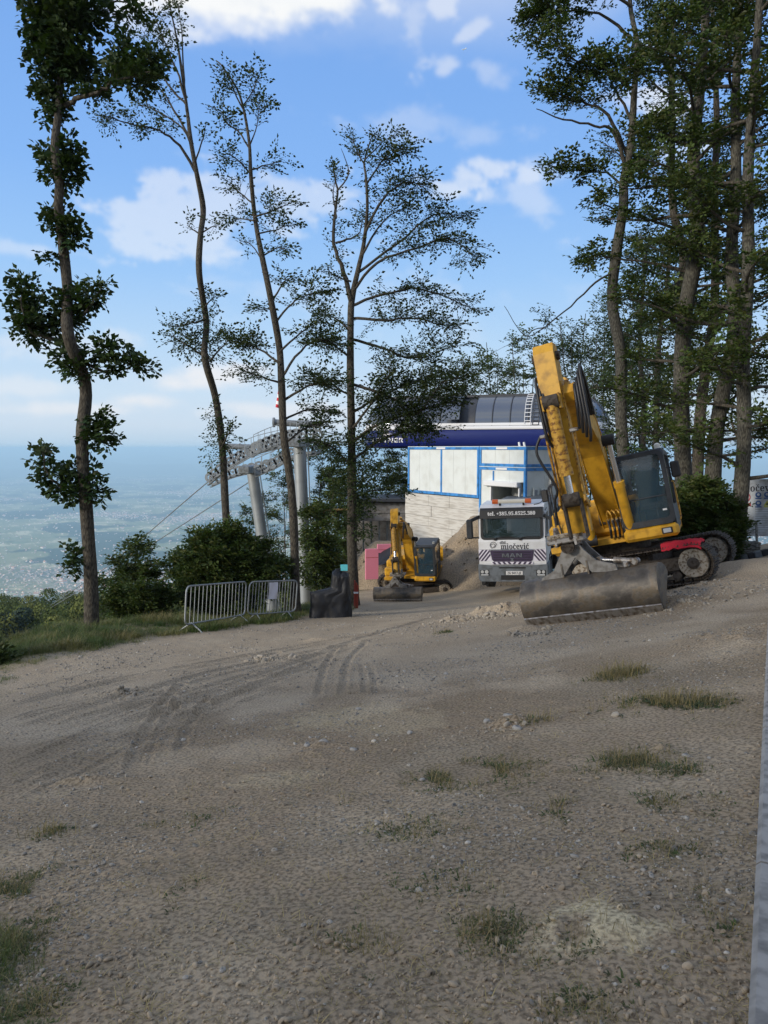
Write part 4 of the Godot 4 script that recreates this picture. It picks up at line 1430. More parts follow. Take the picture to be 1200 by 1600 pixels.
func make_shrubs() -> void:
	thicket("young_tree", "small pointed young tree on the rim between the crooked tree and the barriers", "tree", "", 205, 955, 23.0, [[212, 848, 0.05, 0.0], [190, 890, 0.035, 0.4], [232, 880, 0.035, -0.3]], "leaves_mid", 18, 0.4, 3, 0.9)
	thicket("shrub", "dense dark shrub behind the steel barriers", "shrub", "", 350, 945, 22.0, [[355, 832, 0.05, 0.2], [310, 850, 0.04, -0.3], [395, 855, 0.04, 0.4], [285, 880, 0.03, 0.5], [425, 885, 0.03, -0.2], [335, 865, 0.04, -0.7], [375, 870, 0.04, -0.6], [300, 905, 0.03, -0.6], [410, 910, 0.03, -0.5]], "leaves_mid", 26, 0.42, 4, 0.95)
	thicket("shrub", "low leafy shrub at the foot of the small pointed young tree", "shrub", "", 225, 960, 20.5, [[190, 925, 0.02, 0.2], [225, 918, 0.02, -0.2], [258, 925, 0.02, 0.3], [170, 945, 0.02, 0.0]], "leaves_mid", 16, 0.3, 3, 0.8, 7)
	thicket("shrub", "dark green shrub on the rim below the crooked tree", "shrub", "", -45, 1070, 12.5, [[-30, 1022, 0.02, 0.0], [-55, 1005, 0.02, 0.3], [-10, 1042, 0.015, -0.2]], "leaves_dark", 14, 0.25, 3, 0.7, 7)
	thicket("shrub", "broad leafy bush behind the excavator tracks at the foot of the leaning trunk", "shrub", "", 1090, 850, 18.6, [[1080, 765, 0.03, 0.0], [1055, 780, 0.03, 0.3], [1110, 775, 0.03, -0.2], [1130, 800, 0.03, 0.2], [1060, 815, 0.025, -0.5], [1105, 820, 0.025, -0.5], [1075, 800, 0.03, -0.4], [1140, 825, 0.02, 0.1], [1045, 800, 0.02, 0.1]], "leaves_mid", 24, 0.3, 4, 0.85)
	var line := "young trees round the lift poles"
	for a in [[446, 905, 54.0, 442, 712, "spindly sapling between the two lift poles"], [508, 905, 50.0, 506, 700, "sapling with feathery boughs just beyond the upright lift pole"], [524, 900, 44.0, 530, 720, "thin-stemmed sapling between the lift pole and the forked tree"], [495, 905, 36.0, 494, 800, "low sapling beside the foot of the upright lift pole"], [412, 900, 56.0, 404, 770, "light feathery sapling behind the shrub under the slanting lift pole"], [600, 880, 52.0, 600, 700, "sapling seen between forked tree and blue cabins"], [625, 880, 54.0, 622, 710, "thin sapling beside the corner of the blue cabins"]]:
		thicket("sapling", a[5], "tree", line, a[0], a[1], a[2], [[a[3], a[4], 0.06, 0.0], [a[3] + 9, a[4] + 50, 0.04, 0.5]], "leaves_mid", 15, 0.55, 3, 1.25, 12, 0.22)
	var back := "trees behind the station hood"
	for a in [[725, 560, 64.0, "outermost airy"], [760, 535, 66.0, "tall airy"], [800, 532, 63.0, "twin-stemmed airy"], [835, 560, 65.0, "low airy"], [875, 505, 58.0, "dark dense"], [915, 490, 60.0, "tall dark"], [945, 520, 57.0, "dark leaning"], [1000, 480, 55.0, "high dark"], [985, 560, 52.0, "low dark"], [700, 585, 62.0, "short leafy"], [680, 600, 60.0, "rounded leafy"]]:
		var dark: bool = a[3].contains("dark")
		thicket("hill_tree", a[3] + " tree showing above the station roof", "tree", back, a[0], 760, a[2], [[a[0], a[1], 0.14, 0.0], [a[0] - 22, a[1] + 24, 0.10, 1.0], [a[0] + 18, a[1] + 30, 0.10, -1.0]], "leaves_dark" if dark else "leaves_mid", 17 if dark else 8, 1.0, 3, 1.8, 11)

# ---------------------------------------------------------------- excavators
# local axes: x to the machine's left, y up, z ahead. pins are given in those axes.
func excavator(o: Node3D, swing: float, foot: Vector3, joint: Vector3, top: Vector3, pin: Vector3, detail: bool, sc := 1.0) -> void:
	var X := Vector3.RIGHT
	# undercarriage
	for s in [-1.0, 1.0]:
		crawler(o, "track", Transform3D(Basis(Vector3.UP, swing), Vector3.ZERO) * at(0.58 if detail else 0.0, 0.02, s * 1.02), 1.10 if detail else 1.3, 0.37, 0.5)
	one_box(o, "undercarriage", Transform3D(Basis(Vector3.UP, swing), Vector3(0, 0.55, 0)), Vector3(1.7, 0.42, 1.7), "track_steel", 0.08)
	var ring := MB.new()
	ring.lathe([Vector2(0.62, 0.70), Vector2(0.64, 0.72), Vector2(0.64, 0.98), Vector2(0.6, 0.99)], Transform3D.IDENTITY, 28)
	part(o, "slewing_ring", ring, M["track_steel"])
	# upper deck
	one_prism(o, "deck", PackedVector2Array([Vector2(-1.24, -1.7), Vector2(1.24, -1.7), Vector2(1.28, 1.25), Vector2(0.30, 1.3), Vector2(0.25, 0.95), Vector2(-0.5, 0.95), Vector2(-0.55, 1.2), Vector2(-1.24, 1.2)]), -1.10, -0.98, Transform3D(Basis(Vector3.RIGHT, PI / 2), Vector3.ZERO), "yellow")
	one_box(o, "engine_cover", at(-0.30, 1.50, -0.85), Vector3(1.85, 0.80, 1.6), "yellow", 0.10)
	one_box(o, "tank_cover", at(-0.92, 1.47, 0.30), Vector3(0.64, 0.72, 0.68), "yellow", 0.09)
	var tool := one_box(o, "tool_box", at(-0.92, 1.33, 0.88), Vector3(0.64, 0.44, 0.46), "yellow", 0.07)
	one_box(tool, "latch", at(-0.80, 1.36, 1.115), Vector3(0.07, 0.05, 0.02), "black", 0.005)
	one_box(o, "corner_step", at(-0.98, 1.02, 0.98), Vector3(0.50, 0.22, 0.42), "yellow", 0.08)
	var cw := MB.new()
	var half := PackedVector2Array()
	for k in 13:
		var a := PI + PI * k / 12.0
		half.append(Vector2(cos(a) * 1.26, -1.55 + sin(a) * 0.75))
	cw.prism(half, -1.95, -0.98, Transform3D(Basis(Vector3.RIGHT, PI / 2), Vector3.ZERO))
	part(o, "counterweight", cw, M["yellow"])
	# cab
	var cab := Node3D.new()
	cab.name = "cab"
	o.add_child(cab)
	var x0 := 0.30
	var x1 := 1.30
	var y0 := 1.22
	var y1 := 2.68
	var f := MB.new()
	frame_ring(f, rounded(x0, y0, x1, y1, 0.13), rounded(x0 + 0.10, y0 + 0.12, x1 - 0.085, y1 - 0.075, 0.09), 1.26, 1.36)
	part(cab, "front_frame", f, M["charcoal"])
	var roof := MB.new()
	roof.prism(PackedVector2Array([Vector2(-0.42, y1 - 0.14), Vector2(1.28, y1 - 0.12), Vector2(1.20, y1 + 0.03), Vector2(-0.36, y1 + 0.05)]), x0 + 0.03, x1 - 0.03, Transform3D(Basis(Vector3.BACK, Vector3.UP, Vector3.RIGHT), Vector3.ZERO))
	part(cab, "roof", roof, M["charcoal"])
	for x in [x0, x1]:
		var s := MB.new()
		frame_ring(s, rounded(-0.42, y0 - 0.12, 1.27, y1, 0.10), rounded(-0.30, y0 + 0.55 if x == x0 else y0 + 0.35, 1.18, y1 - 0.10, 0.08), -0.03, 0.03, Transform3D(Basis(Vector3.BACK, Vector3.UP, Vector3.RIGHT), Vector3(x - 0.03 * signf(x - 0.8), 0, 0)))
		var sf := part(cab, "side_frame", s, M["charcoal"])
		one_box(sf, "side_pane", at(x - 0.03 * signf(x - 0.8), (y0 + y1) * 0.5 + 0.2, 0.44), Vector3(0.008, y1 - y0 - 0.5, 1.5), "cab_glass", 0.0)
	var bk := MB.new()
	frame_ring(bk, rounded(x0 + 0.03, y0 - 0.1, x1 - 0.03, y1, 0.06), rounded(x0 + 0.15, y0 + 0.75, x1 - 0.15, y1 - 0.15, 0.05), -0.42, -0.36)
	part(cab, "rear_frame", bk, M["charcoal"])
	one_box(cab, "rear_panel", at(0.8, y0 + 0.32, -0.36), Vector3(0.9, 0.86, 0.03), "charcoal", 0.0)
	one_box(cab, "floor", at(0.8, y0 - 0.08, 0.44), Vector3(0.92, 0.06, 1.6), "black", 0.0)
	one_box(cab, "front_pane", at(0.805, 2.21, 1.30), Vector3(0.80, 0.84, 0.010), "cab_glass", 0.0)
	one_box(cab, "lower_pane", at(0.805, 1.55, 1.295), Vector3(0.80, 0.44, 0.010), "cab_glass", 0.0)
	one_box(cab, "glazing_bar", at(0.805, 1.785, 1.30), Vector3(0.80, 0.026, 0.03), "charcoal", 0.006)
	var seat := one_box(cab, "seat", at(0.80, 1.58, 0.10), Vector3(0.50, 0.16, 0.50), "seat", 0.05)
	one_box(seat, "seat_back", Transform3D(Basis(Vector3.RIGHT, -0.12), Vector3(0.80, 2.0, -0.15)), Vector3(0.48, 0.80, 0.14), "seat", 0.06)
	one_box(seat, "head_rest", at(0.80, 2.45, -0.20), Vector3(0.28, 0.18, 0.10), "seat", 0.04)
	one_box(cab, "console", at(0.42, 1.62, 0.35), Vector3(0.16, 0.30, 0.5), "charcoal", 0.04)
	one_box(cab, "console", at(1.16, 1.62, 0.35), Vector3(0.16, 0.30, 0.5), "charcoal", 0.04)
	for x in [0.62, 0.98]:
		one_rod(cab, "lever", Vector3(x, 1.25, 1.02), Vector3(x - 0.02, 1.62, 0.96), 0.014, "black", 6)
	one_box(cab, "monitor", at(1.10, 1.72, 1.12), Vector3(0.16, 0.14, 0.06), "black", 0.015)
	hose(cab, "wiper", [Vector3(0.50, 1.80, 1.33), Vector3(0.47, 2.1, 1.335), Vector3(0.43, 2.45, 1.33)], 0.010, "black")
	one_box(cab, "cab_sill", at(0.80, 1.09, 1.30), Vector3(1.04, 0.25, 0.16), "yellow", 0.055)
	var lamp := one_box(cab, "work_lamp", at(1.10, 1.09, 1.39), Vector3(0.20, 0.12, 0.03), "black", 0.01)
	one_box(lamp, "lens", at(1.10, 1.09, 1.409), Vector3(0.14, 0.085, 0.012), "lamp_glass", 0.004)
	one_box(cab, "sticker", at(1.13, 1.50, 1.304), Vector3(0.08, 0.035, 0.004), "plate", 0.0)
	var arm := one_rod(cab, "mirror_arm", Vector3(1.30, 2.30, 1.25), Vector3(1.42, 2.28, 1.22), 0.013, "black", 6)
	one_box(arm, "mirror", at(1.46, 2.24, 1.22), Vector3(0.17, 0.32, 0.07), "black", 0.03)
	hose(cab, "grab_rail", [Vector3(1.36, 1.25, 1.22), Vector3(1.39, 1.35, 1.22), Vector3(1.38, 1.95, 1.15), Vector3(1.34, 2.02, 1.15)], 0.014, "yellow_worn")
	var bc := MB.new()
	bc.lathe([Vector2(0.06, 0.0), Vector2(0.06, 0.10), Vector2(0.03, 0.13), Vector2(0.0, 0.135)], at(1.20, y1 + 0.02, 0.9), 12)
	part(cab, "beacon", bc, M["cream"])
	# boom: a bent box beam
	var up := (joint - foot)
	var bf := up.normalized()
	var L := up.length()
	var sh := arm_shape(foot, joint, X, [[-0.12, 0.10, 0.16], [0.5, 0.42, 0.02], [L * 0.42, 0.95, -0.38], [L * 0.52, 0.98, -0.42], [L * 0.78, 0.62, -0.16], [L, 0.22, 0.16], [L + 0.16, 0.08, 0.10]])
	# the side that bulges must be the upper one
	if (sh[1].basis.y as Vector3).y < 0.0:
		sh = arm_shape(foot, joint, X, [[-0.12, 0.16, 0.10], [0.5, 0.02, 0.42], [L * 0.42, -0.38, 0.95], [L * 0.52, -0.42, 0.98], [L * 0.78, -0.16, 0.62], [L, 0.16, 0.22], [L + 0.16, 0.10, 0.08]])
	var boom := one_prism(o, "boom", sh[0], -0.20, 0.20, sh[1], "yellow")
	for s in [-0.212, 0.212]:
		one_rod(boom, "boom_pin", joint + X * (s * 1.15), joint + X * (s * 0.6), 0.13, "track_steel", 14)
		one_rod(boom, "foot_pin", foot + X * (s * 1.2), foot + X * (s * 0.6), 0.14, "track_steel", 14)
	for e in [-0.205, 0.205]:
		var rim_line := MB.new()
		for k in range(1, sh[0].size()):
			if k == sh[0].size() / 2: continue
			var q0: Vector3 = sh[1] * Vector3(sh[0][k - 1].x, sh[0][k - 1].y, e)
			var q1: Vector3 = sh[1] * Vector3(sh[0][k].x, sh[0][k].y, e)
			rim_line.rod(q0, q1, 0.014, 5)
		part(boom, "weld_flange", rim_line, M["yellow"])
	var crest := foot.lerp(joint, 0.47) + bf.cross(X).normalized() * (0.55 if bf.cross(X).y > 0.0 else -0.55)
	for s in [-1.0, 1.0]:
		cylinder_pair(o, "boom_cylinder", Vector3(foot.x + s * 0.40, 1.12, 1.22), crest + X * s * 0.36, 0.56, 0.095, "yellow")
	# stick
	var sf2 := (pin - top).normalized()
	var sl := top.distance_to(pin)
	var jd := (joint - top).dot(sf2)
	var st := arm_shape(top, pin, X, [[-0.10, 0.20, 0.10], [0.05, 0.24, 0.20], [jd, 0.20, 0.30], [jd + 0.35, 0.20, 0.22], [sl - 0.3, 0.14, 0.12], [sl + 0.10, 0.10, 0.09]])
	var stick := one_prism(o, "stick", st[0], -0.17, 0.17, st[1], "yellow")
	var front := (st[1].basis.y as Vector3)
	if front.z < 0.0: front = -front
	for s in [-0.18, 0.18]:
		one_box(stick, "stick_rib", Transform3D(Basis(X, front, X.cross(front)), top.lerp(pin, 0.5) + X * s + front * 0.16), Vector3(0.025, 0.10, sl * 0.62), "yellow_worn", 0.006)
	one_rod(stick, "top_pin", top + sf2 * 0.12 - X * 0.23, top + sf2 * 0.12 + X * 0.23, 0.08, "track_steel", 12)
	# stick cylinder lies on the boom and reaches the stick's head
	cylinder_pair(o, "stick_cylinder", foot.lerp(joint, 0.5) + Vector3(0, 0.98, -0.45), top + sf2 * 0.15 - front * 0.12, 0.62, 0.10, "yellow_worn")
	# bucket cylinder on the near side of the stick
	var ba := top + sf2 * (jd + 0.10) + front * 0.40
	var bb := top + sf2 * (sl - 0.48) + front * 0.36
	cylinder_pair(o, "bucket_cylinder", ba, bb, 0.74, 0.105, "yellow_worn", "track_steel")
	for s in [-0.14, 0.14]:
		one_box(stick, "cylinder_bracket", Transform3D(Basis(X, front, X.cross(front)), ba - front * 0.12 + X * s), Vector3(0.04, 0.34, 0.26), "yellow_worn", 0.01)
		var lk := MB.new()
		lk.bar(bb + X * s, pin + front * 0.34 + sf2 * 0.16 + X * s, 0.05, 0.13, front, 0.01)
		part(o, "bucket_link", lk, M["track_steel"])
		var lk2 := MB.new()
		lk2.bar(bb + X * s * 1.5, top + sf2 * (sl - 0.34) + X * s * 1.5, 0.045, 0.12, sf2, 0.01)
		part(o, "guide_link", lk2, M["yellow_worn"])
	for k in (7 if detail else 2):
		var side := 1.0 if k % 2 == 0 else -1.0
		var off := 0.22 + 0.022 * k
		hose(o, "hose", [joint + X * side * off - sf2 * 0.05 - bf * 0.9 + Vector3(0, 0.1, 0), joint + X * side * (off + 0.02) - bf * 0.35 + front * 0.05 - sf2 * (0.20 + 0.035 * k), joint + X * side * (off + 0.03) + front * 0.24 - sf2 * (0.10 + 0.045 * k), joint + X * side * (off + 0.02) + front * 0.36 + sf2 * (0.25 + 0.06 * k), joint + X * side * (off - 0.03) + front * 0.25 + sf2 * (0.62 + 0.04 * k)], 0.026 if detail else 0.035, "hose")
	if detail:
		for s in [-1.0, 1.0]:
			one_box(stick, "hose_clamp", Transform3D(Basis(X, front, X.cross(front)), top + sf2 * (jd + 0.62) + front * 0.28 + X * s * 0.25), Vector3(0.14, 0.10, 0.06), "bare_steel", 0.012)
			hose(o, "steel_pipe", [top + sf2 * (jd + 0.6) + X * s * 0.235 + front * 0.2, top + sf2 * (sl * 0.7) + X * s * 0.235 + front * 0.14, top + sf2 * (sl - 0.5) + X * s * 0.235 + front * 0.1], 0.022, "yellow_worn")
		hose(o, "hose", [top + sf2 * (jd + 0.62) - X * 0.32 + front * 0.28, top + sf2 * (jd + 0.9) - X * 0.42 + front * 0.3, top + sf2 * (jd + 1.5) - X * 0.22 + front * 0.3, top + sf2 * (sl - 0.5) - X * 0.30 + front * 0.25, pin - X * 0.35 + front * 0.2 - sf2 * 0.1], 0.024, "hose")
		# fittings and hoses at the boom foot
		for k in 5:
			var bx := -0.02 + 0.085 * k + foot.x
			hose(o, "hose_fitting", [Vector3(bx, 1.44, 1.0), Vector3(bx, 1.60, 1.06), Vector3(bx + 0.04, 1.66, 1.12), Vector3(bx + 0.09, 1.58, 1.16)], 0.020, "yellow_worn")
			hose(o, "hose", [Vector3(bx, 1.46, 1.0), Vector3(bx + 0.02, 1.28, 1.12), Vector3(bx, 1.10, 1.02)], 0.026, "hose")
			one_rod(o, "coupling", Vector3(bx, 1.40, 1.0), Vector3(bx, 1.50, 1.0), 0.032, "dusty_metal", 8)
		for k in 3:
			hose(o, "guard_rail", [Vector3(-0.95 - 0.10 * k, 1.2, 1.16), Vector3(-1.0 - 0.10 * k, 1.9, 1.12 - 0.2 * k), Vector3(-1.02 - 0.1 * k, 2.35, 1.0 - 0.3 * k), Vector3(-0.92 - 0.08 * k, 2.42, 0.92 - 0.3 * k), Vector3(-0.86, 1.85, 0.7 - 0.2 * k)], 0.016, "black")
		var ma := one_rod(o, "mirror_arm", Vector3(-1.05, 2.3, 1.05), Vector3(-1.18, 2.35, 1.05), 0.012, "black", 6)
		one_box(ma, "mirror", at(-1.18, 2.22, 1.06), Vector3(0.14, 0.26, 0.05), "black", 0.02)

# a wide grading bucket: x across, z the convex back, y up; origin under the middle of its lip
func grading_bucket(o: Node3D, w: float, t: Transform3D, coupler: Transform3D, stick_pin: Vector3) -> void:
	var root := Node3D.new()
	root.name = "bucket"
	o.add_child(root, true)
	root.transform = t
	var prof := [Vector2(-0.42, 0.66), Vector2(-0.20, 0.755), Vector2(0.02, 0.79), Vector2(0.18, 0.745), Vector2(0.29, 0.65), Vector2(0.36, 0.52), Vector2(0.385, 0.38), Vector2(0.37, 0.25), Vector2(0.33, 0.14), Vector2(0.27, 0.085)]
	var rows := []
	for k in 13:
		var row := []
		for p in prof:
			var dent := 0.008 * noise.get_noise_2d(k * 30.0, p.y * 90.0)
			row.append(Vector3(lerpf(-w * 0.5, w * 0.5, k / 12.0), p.y + dent, p.x + dent))
		rows.append(row)
	var mb := MB.new()
	mb.sheet(rows, Vector3(0, 0.3, 1))
	var inner := []
	for row in rows:
		var l := []
		for p in row: l.append(p * Vector3(0.99, 0.95, 0.95) + Vector3(0, 0.01, -0.02))
		inner.append(l)
	mb.sheet(inner, Vector3(0, -0.3, -1))
	part(root, "shell", mb, M["bucket_steel"])
	var lip := MB.new()
	lip.prism(PackedVector2Array([Vector2(0.34, 0.145), Vector2(0.355, 0.125), Vector2(0.225, -0.03), Vector2(0.205, -0.03), Vector2(0.22, 0.06)]), -w * 0.5 - 0.01, w * 0.5 + 0.01, Transform3D(Basis(Vector3.BACK, Vector3.UP, Vector3.LEFT), Vector3.ZERO))
	part(root, "cutting_edge", lip, M["bare_steel"])
	var endp := PackedVector2Array([Vector2(-0.50, 0.55)])
	for p in prof: endp.append(p)
	endp.append(Vector2(0.21, -0.02))
	for s in [-1.0, 1.0]:
		var e := MB.new()
		e.prism(endp, s * w * 0.5 - 0.016, s * w * 0.5 + 0.016, Transform3D(Basis(Vector3.BACK, Vector3.UP, Vector3.RIGHT), Vector3.ZERO))
		part(root, "end_plate", e, M["bucket_steel"])
	# saddle with the tilt pin
	var saddle := PackedVector2Array([Vector2(-0.70, 0.70), Vector2(-0.64, 0.80), Vector2(-0.40, 0.90), Vector2(-0.20, 1.20), Vector2(-0.13, 1.32), Vector2(-0.07, 1.385), Vector2(0.07, 1.385), Vector2(0.13, 1.32), Vector2(0.20, 1.20), Vector2(0.38, 0.98), Vector2(0.70, 0.86), Vector2(0.72, 0.74), Vector2(0.28, 0.78), Vector2(0.03, 1.08), Vector2(-0.20, 0.82), Vector2(-0.34, 0.70)])
	var sx := -0.16
	for z in [0.08, -0.30]:
		var s := MB.new()
		s.prism(saddle, z, z + 0.05, at(sx, 0, 0))
		var sd := part(root, "saddle_plate", s, M["saddle_steel"])
		one_rod(sd, "tilt_pin", Vector3(sx, 1.27, z - 0.02), Vector3(sx, 1.27, z + 0.085), 0.095, "bare_steel", 20)
		one_rod(sd, "pin_cap", Vector3(sx, 1.27, z - 0.03), Vector3(sx, 1.27, z + 0.10), 0.05, "track_steel", 16)
	for x in [-0.24 + sx, 0.22 + sx]:
		one_prism(root, "gusset", PackedVector2Array([Vector2(-0.3, 0.74), Vector2(0.15, 0.76), Vector2(0.14, 1.0), Vector2(-0.28, 1.06)]), x - 0.015, x + 0.015, Transform3D(Basis(Vector3.BACK, Vector3.UP, Vector3.RIGHT), Vector3.ZERO), "bucket_steel")
	cylinder_pair(root, "tilt_cylinder", Vector3(0.86, 0.86, 0.02), Vector3(0.22, 0.96, -0.08), 0.55, 0.05, "bare_steel", "bare_steel")
	one_box(root, "cylinder_lug", at(0.70, 0.83, 0.04), Vector3(0.10, 0.10, 0.10), "bare_steel", 0.015)
	# quick coupler between saddle and stick
	var cp := one_box(o, "coupler", coupler * at(0, 0.0, 0), Vector3(0.66, 0.10, 0.46), "bare_steel", 0.02)
	one_box(cp, "coupler_plate", coupler * at(0.0, 0.085, 0.20), Vector3(0.62, 0.08, 0.05), "dusty_metal", 0.015)
	for s in [-0.17, 0.17]:
		one_prism(cp, "coupler_cheek", PackedVector2Array([Vector2(-0.24, -0.10), Vector2(0.24, -0.10), Vector2(0.22, 0.10), Vector2(0.10, 0.24), Vector2(-0.08, 0.24), Vector2(-0.22, 0.10)]), s - 0.02, s + 0.02, coupler * Transform3D(Basis(Vector3.BACK, Vector3.UP, Vector3.RIGHT), Vector3.ZERO), "bare_steel")
	one_rod(cp, "coupler_neck", coupler * Vector3(0, -0.12, -0.18), coupler * Vector3(0, -0.12, 0.16), 0.12, "track_steel", 14)

func make_large_excavator() -> void:
	var roll := deg_to_rad(13.0)
	var tr := Vector3(0.83, 0, 0.56).normalized()
	var along := (tr * cos(roll) + Vector3.UP * sin(roll)).normalized()       # the tracks point right, towards us and up
	var up := (Vector3.UP * cos(roll) - tr * sin(roll)).normalized()
	var ahead := Vector3(-0.40, 0, 0.917)
	ahead = (ahead - up * ahead.dot(up)).normalized()
	var left := up.cross(ahead).normalized()
	var b := Basis(left, up, ahead)
	var spot := Vector3(5.32, -1.36, -15.75)
	var o := thing("excavator", "large yellow crawler excavator tilted on a bank with its wide bucket on the ground", "excavator", spot, b)
	var t := Transform3D(b, spot)
	var inv := t.affine_inverse()
	var la := inv.basis * along
	var swing := atan2(-la.z, la.x)
	var joint := inv * P(880, 618, 12.5)
	var top := inv * P(851, 549, 12.6)
	var pin := inv * P(908, 822, 12.35)
	var foot := Vector3(joint.x * 0.25, 1.50, 0.55)
	print("excavator pins ", joint, top, pin)
	excavator(o, swing, foot, joint, top, pin, true)
	var a := G(823, 977)
	var c := G(1034, 955)
	var mid := (a + c) * 0.5
	var across := (c - a).normalized()
	var upb := (Vector3.UP - across * across.y).normalized()
	var bt := Transform3D(Basis(across, upb, across.cross(upb)), mid + upb * 0.0)
	print("bucket width ", a.distance_to(c), " at ", mid)
	var cw := t.basis.inverse()
	var saddle_top := bt * Vector3(-0.16, 1.27, -0.1)
	var coupler := inv * Transform3D(b, saddle_top + up * 0.14)
	grading_bucket(o, a.distance_to(c), inv * bt * at(0.04, 0.0, -0.22), coupler, pin)
	# the red cloth over the near idler
	var near := t * (Basis(Vector3.UP, swing) * Vector3(1.45, 0.0, 1.02))
	var cloth := MB.new()
	var rows := []
	var tb := Transform3D(t.basis * Basis(Vector3.UP, swing), t * (Basis(Vector3.UP, swing) * Vector3(1.52, 0.79, 1.02)))
	for i in 15:
		var row := []
		for j in 10:
			var u := i / 14.0 - 0.5
			var v := j / 9.0 - 0.5
			var x := u * 0.74
			var drop := 0.0
			if x > 0.15: drop = 0.37 - sqrt(maxf(0.37 * 0.37 - pow(x - 0.15, 2.0), 0.0))
			var side := maxf(absf(v) - 0.42, 0.0) * 1.6
			row.append(tb * Vector3(x + 0.03 * noise.get_noise_2d(j * 60.0, i * 9.0), 0.035 + 0.05 * absf(fine.get_noise_2d(i * 1.9, j * 2.3)) * 1.6 - drop - side, v * (0.54 + 0.05 * noise.get_noise_2d(i * 50.0, 3.0))))
		rows.append(row)
	cloth.xf = Transform3D(Basis.IDENTITY, -tb.origin)
	cloth.sheet(rows, Vector3.UP)
	var cl := part(self, "cloth", cloth, M["red_cloth"])
	cl.position = tb.origin
	tag(cl, "crumpled red cloth laid over the excavator's near track", "cloth")

func make_small_excavator() -> void:
	var spot := P(648, 922, 31.0)
	spot.y = surface_h(spot.x, -spot.z) - 0.02
	var ahead := Vector3(-0.22, -0.10, 0.97).normalized()
	var left := Vector3.UP.rotated(Vector3.BACK, 0.03).cross(ahead).normalized()
	var b := Basis(left, ahead.cross(left).normalized(), ahead).scaled(Vector3.ONE * 0.86)
	var o := thing("excavator", "small yellow excavator between the earth heaps below the concrete wall", "excavator", spot, b)
	var t := Transform3D(b, spot)
	var inv := t.affine_inverse()
	var joint := inv * P(624, 822, 28.2)
	var top := inv * P(617, 799, 28.4)
	var pin := inv * P(621, 893, 27.6)
	var foot := Vector3(joint.x * 0.6, 1.45, 0.55)
	excavator(o, 0.35, foot, joint, top, pin, false)
	var a := G(585, 924)
	var c := G(661, 921)
	a = P(586, 925, 27.6)
	c = P(660, 923, 27.2)
	a.y = surface_h(a.x, -a.z) + 0.02
	c.y = surface_h(c.x, -c.z) + 0.02
	var across := (c - a).normalized()
	var upb := (Vector3.UP - across * across.y).normalized()
	var bt := Transform3D(Basis(across, upb, across.cross(upb)), (a + c) * 0.5)
	var coupler := inv * Transform3D(b, bt * Vector3(0, 0.98, -0.12))
	coupler.basis = Basis.IDENTITY
	var ib := inv * bt
	grading_bucket(o, a.distance_to(c) / 0.66, ib * Transform3D(Basis.from_scale(Vector3.ONE * 0.66), Vector3.ZERO), coupler, pin)

